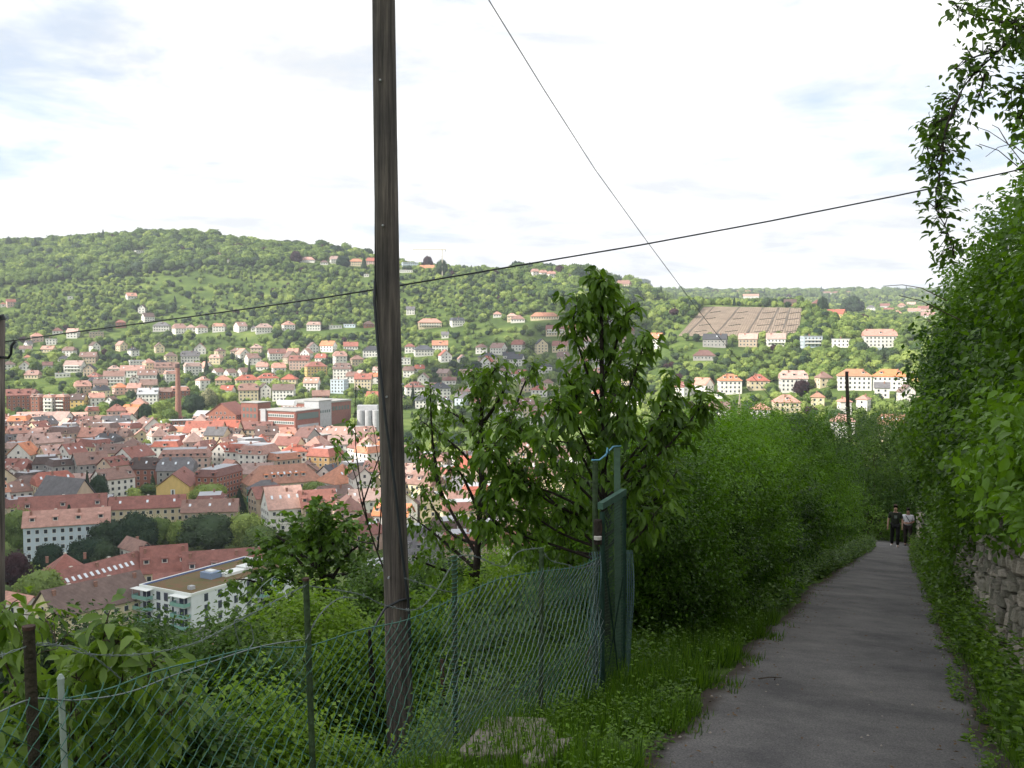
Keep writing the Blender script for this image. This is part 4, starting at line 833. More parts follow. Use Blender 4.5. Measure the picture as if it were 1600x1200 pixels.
# silos right of the factory
sp_ = gp(572, 680)
sil = empty('silo', sp_, 'pale concrete silo pair beside factory, just left of the wooden pole', 'silo')
for k in range(3):
    q = sp_+Vector((-4+k*5.2, 3, 0)); MB().tube([q+Vector((0, 0, -4)), q+Vector((0, 0, 17))], 2.6, 16).obj('silo_cylinder', M_conc, sil).matrix_basis = sil.matrix_basis.inverted()
o = MB().box(-7, 7, 6, 13, -4, 20).obj('silo_tower', M_conc, sil)
# tall brick chimney
cp_ = gp(279, 660)
ch = empty('brick_chimney', cp_, 'very tall tapered red brick chimney rising over the town', 'chimney')
hgt = 92*cp_.y/FPX
MB().tube([(0, 0, -2), (0, 0, 3), (0, 0, hgt*.5), (0, 0, hgt-3)], [2.6, 2.5, 2.0, 1.55], 20, cap=True).obj('shaft', mat_plain('chimney_shaft_brick', (.29, .15, .115), .9, noise=.2, nscale=.8), ch, smooth=False)
MB().tube([(0, 0, hgt-3), (0, 0, hgt-2.4), (0, 0, hgt-1), (0, 0, hgt)], [1.6, 1.95, 1.95, 1.7], 20).obj('cap', mat_plain('soot_brick', (.10, .07, .06), .9), ch)
MB().box(-4, 4, -4, 4, -4, 4.2).obj('base', M_brick, ch)
BOXES.append((cp_.x, cp_.y, 5, 40))
# church spire
cs = gp(1155, 672, 300)
cs = Vector((cs.x, cs.y, cs.z)); M_stone = mat_plain('church_sandstone', (.36, .31, .24), .9, noise=.25, nscale=.7)
cz = at(1155, 612, cs.y).z-cs.z
chh = empty('church', cs, 'slender stone church spire with pinnacles rising behind the hedge', 'church')
k = cs.y/FPX; tw = 3.3*k*1.0
MB().box(-tw*1.35, tw*1.35, -tw*1.35, tw*1.35, -5, cz-52*k).obj('tower', M_stone, chh)
MB().tube([(0, 0, cz-52*k), (0, 0, cz-33*k), (0, 0, cz-31*k), (0, 0, cz)], [tw*1.25, tw*1.1, tw*.95, .1], 8).obj('spire', M_stone, chh)
for sx in (-1, 1):
    for sy in (-1, 1):
        MB().tube([(sx*tw*1.2, sy*tw*1.2, cz-56*k), (sx*tw*1.2, sy*tw*1.2, cz-46*k), (sx*tw*1.2, sy*tw*1.2, cz-38*k)], [tw*.28, tw*.22, .03], 6).obj('pinnacle', M_stone, chh)
MB().tube([(0, 0, cz), (0, 0, cz+4*k)], .12, 4).tube([(-1, 0, cz+2.6*k), (1, 0, cz+2.6*k)], .1, 4).obj('cross', M_barkd, chh)
for zz in (-50, -44): MB().box(-tw*.25, tw*.25, -tw*1.4, -tw*1.2, cz+(zz-8)*k, cz+(zz-3)*k).obj('belfry_opening', M_glass, chh)
# retaining wall under the mansion
a = gp(1352, 551); b = gp(1402, 549); mb = MB(); dd = (b-a)
rw = empty('garden_wall', a, 'long pale retaining wall below the white mansion', 'wall')
for i in range(8):
    q = dd*(i/8); MB().box(0, dd.length/8-.15, 0, .6, -3, 3.2).obj('wall_panel', WALLM['pale blue'], rw, loc=q, rz=math.atan2(dd.y, dd.x))
# construction crane on the ridge
cr = gp(691, 432); k = cr.y/FPX; jz = 41*k
crn = empty('tower_crane', cr, 'thin tower crane standing on the ridge right of the pole', 'crane')
Mc = mat_plain('crane_steel', (.55, .5, .42), .5)
MB().box(-.6, .6, -.6, .6, -2, jz).obj('mast', Mc, crn); MB().box(-46*k, 6*k, -.5, .5, jz, jz+1.1).obj('jib', Mc, crn); MB().box(4*k, 6*k, -.7, .7, jz-2.5, jz).obj('counterweight', M_conc, crn)
# modern flat-roofed block near the bottom left
fp = gp(300, 988); u = Vector((-math.cos(R(30)), math.sin(R(30)), 0)); r = Vector((math.sin(R(30)), math.cos(R(30)), 0)); Hh = 9.6; wl, wr = 20.5, 40
fb = empty('apartment_block', fp, 'modern white apartment block with brown planted flat roof and green glass balconies', 'house')
MW = mat_wall('cool_white_render', (.72, .76, .80), .08)
def P(i, j, z): return fp+u*i+r*j+Vector((0, 0, z))
def quadbox(name, i0, i1, j0, j1, z0, z1, mat, par=fb, kind=None):
    mb = MB(); mb.add([P(i, j, z) for z in (z0, z1) for (i, j) in ((i0, j0), (i0, j1), (i1, j1), (i1, j0))], [(0, 3, 2, 1), (4, 5, 6, 7), (0, 1, 5, 4), (1, 2, 6, 5), (2, 3, 7, 6), (3, 0, 4, 7)])
    o = mb.obj(name, mat, par, kind=kind); 
    o.matrix_basis = (par.matrix_world if False else fb.matrix_basis).inverted() if par is fb else Matrix.Identity(4)
    return o
quadbox('wall', 0, wl, 0, wr, -5, Hh, MW)
def mat_sedum():
    m, t, b = newmat('sedum_roof'); g = N(t, 'ShaderNodeNewGeometry'); n = N(t, 'ShaderNodeTexNoise'); n.inputs['Scale'].default_value = .35; n.inputs['Detail'].default_value = 10; n.inputs['Roughness'].default_value = .7
    t.links.new(g.outputs['Position'], n.inputs['Vector']); r_ = N(t, 'ShaderNodeValToRGB'); e = r_.color_ramp.elements
    e[0].position = .35; e[0].color = (.085, .10, .025, 1); e[1].position = .62; e[1].color = (.17, .085, .04, 1); t.links.new(n.outputs[0], r_.inputs[0]); t.links.new(r_.outputs[0], b.inputs['Base Color']); b.inputs['Roughness'].default_value = .95; return m
quadbox('planted_roof', .5, wl-.5, .5, wr-.5, Hh+.01, Hh+.12, mat_sedum())
M_par = mat_plain('parapet_sheet', (.75, .78, .76), .5); M_parb = mat_plain('parapet_blue', (.12, .17, .38), .6)
for (i0, i1, j0, j1) in ((-.15, .25, -.15, wr+.15), (wl-.25, wl+.15, -.15, wr+.15), (.25, wl-.25, -.15, .25), (.25, wl-.25, wr-.25, wr+.15)):
    quadbox('parapet', i0, i1, j0, j1, Hh-.1, Hh+.62, M_par)
quadbox('parapet_lining', wl-.42, wl-.26, .3, wr-.3, Hh+.13, Hh+.5, M_parb)
quadbox('roof_hatch', 8.5, 13, 15, 19, Hh+.12, Hh+1.9, mat_plain('blue_grey_sheet', (.22, .29, .42), .6)); quadbox('roof_hatch_lid', 9.5, 12, 16, 18, Hh+1.9, Hh+2.3, M_par)
quadbox('roof_duct', 7, 11, 19.2, 27, Hh+.12, Hh+.9, M_par); quadbox('roof_duct', 8, 12, 28, 32, Hh+.12, Hh+1.1, M_par); quadbox('vent_box', 4.5, 6, 4, 5.5, Hh+.12, Hh+1.1, M_conc)
M_gg = mat_plain('green_balcony_glass', (.22, .42, .38), .2, spec=.6); M_gd = mat_plain('dark_window_glass', (.05, .06, .09), .15, spec=.6)
for st_ in range(3):
    z = Hh-3.1*(st_+1)+.35
    for i in (9.2, 12.2):
        w_ = quadbox('window', i, i+1.5, -.10, .02, z, z+2.3, M_gd); 
    quadbox('window', 6.9, 7.6, -.10, .02, z, z+2.3, M_gd)
    for j in (4.5, 9.5, 15.5, 20.5):
        quadbox('window', -.10, .02, j, j+1.3, z+.2, z+2.3, M_gd)
    for (i0, i1, j0, j1) in ((.4, 6, -2.2, -.01), (15.2, 21.3, -2.2, -.01), (-2.2, -.01, 24.5, 31)):
        bl_ = quadbox('balcony', i0, i1, j0, j1, z-.35, z-.12, M_metal)
        zz0, zz1 = z-.1, z+.9
        if j1 < 0: segs = [(i0, i1, j0, j0+.06), (i0, i0+.06, j0+.08, j1), (i1-.06, i1, j0+.08, j1)]
        else: segs = [(i0, i0+.06, j0, j1), (i0+.08, i1, j0, j0+.06), (i0+.08, i1, j1-.06, j1)]
        for s_ in segs: quadbox('balcony_glass', *s_, zz0, zz1, M_gg, par=bl_)
        if st_ == 0: quadbox('awning', i0-.3, i1+.3 if j1 < 0 else i1, j0-.3, j1 if j1 < 0 else j1+.3, z+2.55, z+2.65, M_par)
        for (pi, pj) in (((i0+.15), (j0+.15)), ((i1-.15), (j0+.15) if j1 < 0 else (j0+.15))):
            quadbox('balcony_post', pi-.06, pi+.06, pj-.06, pj+.06, z-.1, z+2.5, M_metal)
    quadbox('balcony_door', 1.6, 4.6, -.08, .02, z-.1, z+2.2, M_gd); quadbox('balcony_door', 16.2, 19.2, -.08, .02, z-.1, z+2.2, M_gd); quadbox('balcony_door', -.08, .02, 26, 29, z-.1, z+2.2, M_gd)
BOXES.append((fp.x-4, fp.y+22, 22, 12))
for v_ in ((224, 893, 'dark sign-like shuttered'),): pass

# ------------------------------------------------------------ trees
def crown_mesh(name, mat, ncl, csz, seed, shape='broad', core=True, sub=3):
    """unit crown: radius about 1, standing on z=0..2"""
    rs = np.random.default_rng(seed)
    if shape == 'cone':
        n = ncl; h = rs.random(n)**.8; a = rs.random(n)*2*np.pi; rr = (1-h)*.95+.04; rr = rr*(.75+.3*rs.random(n))*(1+.15*np.sin(a*5+h*20))
        Pp = np.stack([np.cos(a)*rr, np.sin(a)*rr, h*2.0], 1); D = np.stack([np.cos(a), np.sin(a), -.25+0*a], 1)
    else:
        k = 9 if ncl < 2000 else 30; lc = unit(rs.normal(size=(k, 3)))*(.52 if k == 9 else .66); lc[:, 2] *= .85; lr = .42+.22*rs.random(k) if k == 9 else .20+.20*rs.random(k); lc = np.vstack([lc, [[0, 0, .15]]]); lr = np.append(lr, .72)
        n = ncl; ids = rs.integers(0, k+1, n); d = unit(rs.normal(size=(n, 3))); lb_ = np.clip(.5+.3*rs.normal(size=k+1), 0, 1); Pp = lc[ids]+d*lr[ids][:, None]*(.85+(.45 if k == 9 else .42)*rs.random(n))[:, None]
        inside = np.zeros(n, bool)
        for q in range(k+1): inside |= (np.linalg.norm(Pp-lc[q], axis=1) < lr[q]*.80)
        Pp = Pp[~inside]; d = d[~inside]; ids = ids[~inside]; n = len(Pp); D = d
        Pp = Pp*np.array([1, 1, 1.0])+np.array([0, 0, 1.0])
    NN_ = unit(D+.5*rs.normal(size=(n, 3)))
    X = unit(np.cross(NN_, rs.normal(size=(n, 3)))); Y = np.cross(NN_, X); s = csz*(.6+.8*rs.random(n))
    V = np.stack([Pp+X*s[:, None], Pp-X*s[:, None]*.5+Y*s[:, None]*.87, Pp-X*s[:, None]*.5-Y*s[:, None]*.87], 1).reshape(-1, 3)
    F = np.arange(n*3).reshape(-1, 3); rn = np.repeat(np.clip((.5 if shape == 'cone' else lb_[ids]*.6+.2)+.22*rs.normal(size=n), 0, 1), 3)
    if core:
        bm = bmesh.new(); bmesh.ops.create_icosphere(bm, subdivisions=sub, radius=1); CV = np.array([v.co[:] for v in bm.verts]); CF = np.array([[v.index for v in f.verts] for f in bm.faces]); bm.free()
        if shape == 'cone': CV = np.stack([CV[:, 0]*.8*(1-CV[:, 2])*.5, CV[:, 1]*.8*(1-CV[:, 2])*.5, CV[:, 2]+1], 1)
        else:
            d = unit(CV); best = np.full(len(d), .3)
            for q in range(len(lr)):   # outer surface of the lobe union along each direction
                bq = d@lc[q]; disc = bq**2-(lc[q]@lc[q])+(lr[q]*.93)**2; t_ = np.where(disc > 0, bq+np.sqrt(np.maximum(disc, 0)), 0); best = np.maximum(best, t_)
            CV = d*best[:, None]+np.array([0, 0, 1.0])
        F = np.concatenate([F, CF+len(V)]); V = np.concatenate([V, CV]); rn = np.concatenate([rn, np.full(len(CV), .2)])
    return V, F, rn
def tree_mesh(name, mat, ncl, csz, seed, shape='broad', trunk=True, sub=3):
    V, F, rn = crown_mesh(name, mat, ncl, csz, seed, shape, sub=sub)
    return V, F, rn
def join_trunk(V, F, rn, z0=-.45, r0=.07):
    n = 6; a = np.arange(n)*2*np.pi/n; TV = np.concatenate([np.stack([np.cos(a)*r0, np.sin(a)*r0, 0*a+z0], 1), np.stack([np.cos(a)*r0*.5, np.sin(a)*r0*.5, 0*a+.8], 1)])
    TF = []; 
    for i in range(n): j = (i+1) % n; TF += [(i, j, n+j), (i, n+j, n+i)]
    return np.concatenate([V, TV]), np.concatenate([F, np.array(TF)+len(V)]), np.concatenate([rn, np.zeros(len(TV))]), np.concatenate([np.zeros(len(F), int), np.ones(len(TF), int)])
FM = {'broad': F_broad, 'light': F_light, 'dark': F_dark, 'red': mat_leaf('red_crown', (.03, .016, .018), (.075, .035, .04), trans=.1, rough=.7, spec=.1, byobj=.4), 'cone': F_dark,
      'blossom': mat_leaf('chestnut_blossom_crown', (.09, .12, .05), (.42, .40, .26), trans=.2, rough=.7, spec=.1)}
LOW = {}
for sp, shp, seeds in (('broad', 'broad', (1, 2, 3)), ('light', 'broad', (4, 5)), ('dark', 'broad', (6,)), ('red', 'broad', (8,)), ('cone', 'cone', (9,))):
    LOW[sp] = []
    for sd in seeds:
        V, F, rn = tree_mesh(sp, FM[sp], 560, .16 if shp == 'broad' else .12, sd, shp, sub=3 if shp == 'broad' else 2)
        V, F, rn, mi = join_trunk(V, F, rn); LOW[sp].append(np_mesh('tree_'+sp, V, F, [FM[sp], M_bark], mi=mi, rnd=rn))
HI = {}
for sp, shp, sd in (('broad', 'broad', 21), ('light', 'broad', 22), ('dark', 'broad', 23), ('red', 'broad', 24), ('cone', 'cone', 25), ('blossom', 'broad', 26)):
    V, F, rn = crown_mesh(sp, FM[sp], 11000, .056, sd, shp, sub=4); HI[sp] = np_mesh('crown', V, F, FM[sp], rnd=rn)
TRUNK = MB().tube([(0, 0, -.5), (0, 0, .3), (.03, 0, 1.0)], [.075, .05, .02], 8).mesh('trunk', M_bark)
def big_tree(px, vt, vb, wp, sp, label, name=None):
    p = gp(px, vb); k = p.y/FPX; h = (vb-vt)*k*.98; rr = wp/2*k*1.02
    nm = name or {'cone': 'spruce_tree', 'red': 'copper_beech', 'blossom': 'chestnut_tree'}.get(sp, 'broadleaf_tree')
    pos = p+Vector((0, rr*.7, 0)); pos.z = p.z
    t = empty(nm, pos, label, 'tree', 'trees in the town and park', rng.uniform(0, 6))
    c = link(bpy.data.objects.new('crown', HI[sp]), t); tk = link(bpy.data.objects.new('trunk', TRUNK), t)
    s = rr/.98
    if sp == 'cone': c.scale = (s, s, h/2.05)
    else: c.scale = (s, s, h/2.05); 
    c.location = (0, 0, h*.03); tk.scale = (s, s, h/2); tk.location = (0, 0, h*.1)
    BOXES.append((pos.x, pos.y, rr*.6, 2))
for a_ in [
 (20, 792, 866, 52, 'broad', 'bright leafy tree at the left pole beside the pale block'), (104, 790, 852, 32, 'cone', 'dark spruce in front of the long pale four-storey block'),
 (160, 812, 872, 62, 'dark', 'dark green park tree right of the spruce, first of the park crowns'), (205, 800, 875, 70, 'dark', 'big dark park tree, second crown right of the spruce'),
 (240, 806, 868, 50, 'broad', 'rounded mid-green park tree, third crown right of the spruce'), (278, 812, 868, 46, 'light', 'yellow-green park tree left of the darkest round crown'),
 (316, 804, 870, 92, 'dark', 'largest and darkest round park crown above the red terrace'), (378, 800, 868, 62, 'light', 'light green park tree with pale top right of darkest crown'),
 (402, 820, 878, 54, 'broad', 'mid-green park tree at the right end of the park'), (70, 850, 905, 46, 'dark', 'dark tree before the pale four-storey block'), (128, 842, 905, 70, 'dark', 'dark tree spreading above the red hipped terrace end'),
 (156, 846, 905, 50, 'dark', 'dark tree left of the steep white gable'), (18, 860, 925, 50, 'red', 'dark purple copper beech by the left pole'), (52, 888, 975, 78, 'broad', 'big leafy tree in front of the red hipped terrace end'),
 (128, 945, 975, 18, 'cone', 'small dark conifer by the nearest terrace, left of two'), (166, 942, 982, 20, 'cone', 'small dark conifer by the flat roofed block, right of two'),
 (245, 773, 795, 26, 'red', 'small purple tree in front of the yellow gable'), (320, 755, 800, 60, 'light', 'bright yellow-green tree before the tall brick tenement'), (372, 765, 810, 26, 'cone', 'dark conifer between yellow-green tree and teal hall'),
 (135, 735, 790, 14, 'cone', 'narrow dark cypress behind the small white flat house'), (150, 740, 792, 30, 'dark', 'dark yard tree behind the small white flat house'), (176, 775, 812, 34, 'red', 'purple tree right of the small white flat house'),
 (200, 780, 815, 40, 'broad', 'low green tree left of the yellow gable'), (342, 672, 706, 36, 'blossom', 'round blossoming chestnut tree in front of stepped red roofs'), (312, 680, 706, 24, 'dark', 'dark tree left of the blossoming chestnut'),
 (488, 752, 786, 36, 'light', 'light green tree left of the orange pyramid roof'), (470, 690, 712, 26, 'light', 'pale willow-like tree by the brewery low wing'), (440, 672, 688, 34, 'light', 'pale shrub tree in front of brewery low wing'),
 (300, 614, 650, 34, 'dark', 'dark tree right of the tall brick chimney'), (322, 606, 644, 30, 'blossom', 'pale blossoming tree behind the white factory shed'), (338, 612, 640, 18, 'light', 'light tree behind the brick gabled hall'), (357, 610, 640, 24, 'light', 'bright tree left of cream brown-roofed house row'),
 (180, 622, 662, 28, 'dark', 'dark tree in chimney wood, left edge'), (200, 628, 662, 24, 'broad', 'mid-green tree in chimney wood'), (224, 628, 668, 22, 'dark', 'dark tree in chimney wood near small white house'), (250, 622, 666, 32, 'light', 'light olive tree left of the tall chimney'), (262, 636, 668, 26, 'broad', 'green tree at the chimney foot, left side'), (240, 645, 670, 24, 'light', 'bright low tree below the olive tree by the chimney'),
 (130, 632, 650, 36, 'broad', 'green tree right of the yellow town edge block'), (160, 630, 655, 28, 'light', 'bright tree right of the yellow town edge block'),
 (122, 662, 682, 20, 'light', 'light tree among the roofs below the sawtooth row'), (82, 700, 722, 26, 'dark', 'dark tree in the shaded street court'), (36, 694, 716, 22, 'dark', 'dark tree by the left shaded gable'),
 (610, 588, 640, 34, 'dark', 'dark tree mass immediately left of the wooden pole'), (580, 612, 650, 26, 'light', 'bright round tree left of silo tower'), (590, 672, 708, 38, 'broad', 'brownish green tree below the silos beside the pole'),
 (460, 618, 630, 12, 'broad', 'small tree behind the factory rear wing'), (248, 648, 664, 10, 'cone', 'slim conifer by the chimney foot'), (322, 556, 590, 9, 'cone', 'slim cypress above the town right of the chimney'), (389, 562, 592, 7, 'cone', 'slim cypress left of white twin gables'), (246, 583, 602, 14, 'cone', 'dark conifer beside the brown-roofed block row'),
 (645, 600, 634, 10, 'cone', 'slim dark cypress just right of the wooden pole'), (1157+98, 592, 622, 26, 'red', 'purple tree right of pink-roofed house at lower right'), (1336, 460, 496, 36, 'dark', 'big round dark tree on the hilltop right of yellow house'), (1287, 462, 492, 18, 'dark', 'dark tree between two yellow hilltop houses'),
 (1153, 457, 471, 9, 'cone', 'small conifer on the plateau edge above the vineyard'), (669, 398, 420, 16, 'red', 'purple beech on the ridge right of the flat white block'), (743, 394, 420, 26, 'red', 'large purple beech on the ridge skyline'), (875, 412, 434, 16, 'red', 'purple beech by stepped ridge houses'), (462, 390, 414, 18, 'red', 'purple beech at the left end of ridge row'),
 (908, 418, 448, 32, 'dark', 'dark round ridge tree left of the cherry top'), (1006, 434, 458, 26, 'dark', 'dark round tree by cream ridge house'), (535, 398, 420, 22, 'dark', 'dark pine on the ridge row'), (568, 400, 424, 12, 'cone', 'dark ridge conifer left of pole'), (588, 404, 424, 10, 'cone', 'narrow ridge conifer touching the pole'),
 (768, 397, 420, 8, 'cone', 'first of two small ridge spruces'), (779, 397, 420, 9, 'cone', 'second of two small ridge spruces'), (690, 404, 432, 18, 'dark', 'dark tree behind the crane mast'), (12, 368, 392, 10, 'dark', 'lone tree standing up on the far left skyline'), (54, 370, 394, 8, 'cone', 'pointed tree on the far left skyline')]:
    big_tree(*a_)

# hillside woods: the nearest trees are things, the rest one planted wood
pts = []
def ok_trees(x, y, hgt):
    keep = np.ones(len(x), bool)
    B = np.array(BOXES)
    for bx, by, hw, gap in B:
        l = math.hypot(bx, by); fx, fy = bx/l, by/l
        a = (x-bx)*fx+(y-by)*fy; b = (x-bx)*fy-(y-by)*fx
        keep &= ~((np.abs(b) < hw+hgt*.35) & (a > -gap*1.35-hw) & (a < hw+2))
    return keep
gs = 8.2
gx, gy = np.meshgrid(np.arange(-1200, 1250, gs), np.arange(250, 2300, gs)); gx = gx.ravel()+rng.uniform(-.48, .48, gx.size)*gs; gy = gy.ravel()+rng.uniform(-.48, .48, gx.size)*gs
fx_, fy_ = np.meshgrid(np.arange(200, 2200, 15), np.arange(2300, 4300, 22)); gx = np.concatenate([gx, fx_.ravel()+rng.uniform(-7, 7, fx_.size)]); gy = np.concatenate([gy, fy_.ravel()+rng.uniform(-10, 10, fx_.size)])
col = 800+FPX*gx/gy; zz = Hs(gx, gy); cpx, cv = (800+FPX*gx/gy), 518.8-FPX*zz/gy
m = (col > -120) & (col < 1620); gx, gy, zz, col, cv = gx[m], gy[m], zz[m], col[m], cv[m]
foot = np.interp(col, [0, 300, 600, 900, 1060, 1600], [648, 640, 640, 650, 700, 720])
ridge = np.interp(col, [0, 150, 300, 600, 900, 1060, 1250, 1600], [385, 376, 372, 416, 448, 482, 482, 500])
hill = (cv < foot) & (gy > 600) | ((col > 1000) & (gy > 330))
wood = np.clip((np.interp(col, [0, 100, 300, 450, 600, 760, 900, 1000, 1100, 1600], [452, 445, 425, 420, 405, 405, 500, 480, 470, 470])-cv)/6, 0, 1)   # closed wood near the top
nzv = lump(np.stack([gx, gy, zz*0], 1), .018, 3.0)+.5*lump(np.stack([gx, gy, zz*0], 1), .06, 1.0)
dens = np.clip(.84+.55*nzv, .22, 1); dens = np.maximum(dens, wood)
vy = (col > 1050) & (col < 1262) & (cv > 470) & (cv < 532)
inv = np.zeros(len(col), bool)
lx = np.interp(cv, [480, 526], [1100, 1060]); rx = np.interp(cv, [480, 526], [1253, 1247]); inv = (cv > 476) & (cv < 531) & (col > lx-3) & (col < rx+4) & (gy < 1060)
keep = hill & (rng.random(len(gx)) < dens) & ~inv & (gy < 1650+2800*(col > 1000))
gx, gy, zz, col, cv, wood = gx[keep], gy[keep], zz[keep], col[keep], cv[keep], wood[keep]
hgt = np.where(wood > .5, rng.uniform(9, 15, len(gx)), rng.uniform(3.6, 8.2, len(gx))*(1+.30*lump(np.stack([gx, gy, 0*gx], 1), .03, 6.0))); hgt *= np.where(rng.random(len(gx)) < .08, 1.35, 1)*np.where(gy > 2300, 1.25, 1)
tm = rng.random(len(gx)) < .012
k2 = ok_trees(gx, gy, hgt)
gx, gy, zz, hgt, wood, cv, col = gx[k2], gy[k2], zz[k2], hgt[k2], wood[k2], cv[k2], col[k2]
# yard trees in the town
tx = rng.uniform(-.56, .35, 500); ty = rng.uniform(400, 820, 500); tx = tx*ty; tz = Hs(tx, ty); th = rng.uniform(5, 9, 500)
k3 = ok_trees(tx, ty, th*0); tx, ty, tz, th = tx[k3], ty[k3], tz[k3], th[k3]
print('wood', len(gx), 'yard', len(tx))
ax = np.concatenate([gx, tx]); ay = np.concatenate([gy, ty]); az = np.concatenate([zz, tz]); ah = np.concatenate([hgt, th]); aw = np.concatenate([wood, np.zeros(len(tx))])
n = len(ax); u_ = rng.random(n); u_ = np.clip(u_-.16*np.clip(lump(np.stack([ax, ay, 0*ax], 1), .028, 2.0), 0, 1), 0, 1); nz2 = lump(np.stack([ax, ay, 0*ax], 1), .02, 9.0)
sp_idx = np.where(u_ < .045, 7, np.where(u_ < .075, 6, np.where(u_ < .075+.13, 5, np.where(u_ < .55-.25*nz2*0+.2*nz2+0*u_, rng.integers(3, 5, n), rng.integers(0, 3, n)))))
sp_idx = np.where((aw > .5) & (sp_idx >= 3) & (sp_idx <= 4) & (rng.random(n) < .6), 0, sp_idx); sp_idx = np.where((sp_idx == 6) & (rng.random(n) < .7), 1, sp_idx)
names_ = ['broad', 'broad', 'broad', 'light', 'light', 'dark', 'red', 'cone']; meshes_ = [LOW['broad'][0], LOW['broad'][1], LOW['broad'][2], LOW['light'][0], LOW['light'][1], LOW['dark'][0], LOW['red'][0], LOW['cone'][0]]
hz = ah; rad_ = ah*np.where(sp_idx == 7, .28, rng.uniform(.38, .66, n))
size = ah/ay
order = np.argsort(-size); NIND = 236; SEEN = {}
LBL = {'broad': ('broadleaf_tree', 'round mid-green garden tree among the hillside houses'), 'light': ('broadleaf_tree', 'yellow-green garden tree in full sun among hillside houses'), 'dark': ('broadleaf_tree', 'dark green garden tree among the hillside houses'), 'red': ('copper_beech', 'purple-leaved garden tree among hillside houses'), 'cone': ('spruce_tree', 'dark pointed conifer among the hillside houses')}
for i in order[:NIND]:
    sp = names_[sp_idx[i]]; nm, lb = LBL[sp]
    o = link(bpy.data.objects.new(nm, meshes_[sp_idx[i]])); o.location = (ax[i], ay[i], az[i]+ah[i]*.08)
    tpx, tv = to_px((ax[i], ay[i], az[i]+ah[i]*.4)); dd_ = [(math.hypot(tpx-a, tv-b+6), a, b, t_) for a, b, t_ in HINFO]; dm, ha, hb_, ht = min(dd_)
    relw = ('left of' if tpx < ha-8 else 'right of' if tpx > ha+8 else 'below' if tv > hb_-4 else 'above'); colw = {'broad': 'mid-green tree', 'light': 'yellow-green tree', 'dark': 'dark green tree', 'red': 'purple tree', 'cone': 'dark conifer'}[sp]
    szw = 'tall ' if ah[i] > 9.5 else 'small ' if ah[i] < 7 else ''
    lb = f'{colw} {relw} {ht}'; SEEN.setdefault(lb, []).append((tpx, o))
    o.scale = (rad_[i], rad_[i], ah[i]/2.05); o.rotation_euler = (0, 0, rng.uniform(0, 6.28)); tag(o, lb, 'tree', {'broad': 'round green hillside garden trees', 'light': 'yellow-green hillside garden trees', 'dark': 'dark green hillside garden trees', 'red': 'purple hillside garden trees', 'cone': 'hillside garden conifers'}[sp])
for lb, L_ in SEEN.items():
    if len(L_) > 1:
        for k, (a_, o) in enumerate(sorted(L_, key=lambda q: q[0])): o['label'] = f'{ORD[k] if k < 20 else "twenty-"+ORD[k-20]}-from-left {lb}'
rest = order[NIND:]
wv = np.stack([ax[rest], ay[rest], az[rest]+ah[rest]*.04], 1).astype(np.float32)
wme = bpy.data.meshes.new('hillside_wood'); wme.vertices.add(len(wv)); wme.vertices.foreach_set('co', wv.ravel())
def pattr(nm, ty, val):
    a = wme.attributes.new(nm, ty, 'POINT'); a.data.foreach_set('vector' if ty == 'FLOAT_VECTOR' else 'value', np.ascontiguousarray(val).ravel())
pattr('idx', 'INT', sp_idx[rest].astype(np.int32)); pattr('scl', 'FLOAT_VECTOR', np.stack([rad_[rest], rad_[rest], ah[rest]/2.05], 1).astype(np.float32)); pattr('rot', 'FLOAT', rng.uniform(0, 6.28, len(rest)).astype(np.float32))
wood_o = link(bpy.data.objects.new('hillside_wood', wme)); wood_o['kind'] = 'stuff'
def scatter_nodes(ob, meshes):
    ng = bpy.data.node_groups.new('planting', 'GeometryNodeTree'); ng.interface.new_socket('Geometry', in_out='INPUT', socket_type='NodeSocketGeometry'); ng.interface.new_socket('Geometry', in_out='OUTPUT', socket_type='NodeSocketGeometry')
    gi = ng.nodes.new('NodeGroupInput'); go = ng.nodes.new('NodeGroupOutput'); jn = ng.nodes.new('GeometryNodeJoinGeometry')
    insts = []
    for i, me in enumerate(meshes):
        po = bpy.data.objects.new('planting_pattern', me)
        oi = ng.nodes.new('GeometryNodeObjectInfo'); oi.inputs['Object'].default_value = po; oi.inputs['As Instance'].default_value = True; insts.append(oi)
    for oi in reversed(insts): ng.links.new(oi.outputs['Geometry'], jn.inputs[0])
    ip = ng.nodes.new('GeometryNodeInstanceOnPoints'); ip.inputs['Pick Instance'].default_value = True
    def na(nm, ty):
        q = ng.nodes.new('GeometryNodeInputNamedAttribute'); q.data_type = ty; q.inputs['Name'].default_value = nm; return q
    a1 = na('idx', 'INT'); a2 = na('scl', 'FLOAT_VECTOR'); a3 = na('rot', 'FLOAT'); cx = ng.nodes.new('ShaderNodeCombineXYZ')
    ng.links.new(a3.outputs[0], cx.inputs[2]); ng.links.new(gi.outputs[0], ip.inputs['Points']); ng.links.new(jn.outputs[0], ip.inputs['Instance'])
    ng.links.new(a1.outputs[0], ip.inputs['Instance Index']); ng.links.new(a2.outputs[0], ip.inputs['Scale']); ng.links.new(cx.outputs[0], ip.inputs['Rotation'])
    ng.links.new(ip.outputs[0], go.inputs[0]); md = ob.modifiers.new('planting', 'NODES'); md.node_group = ng
scatter_nodes(wood_o, meshes_)

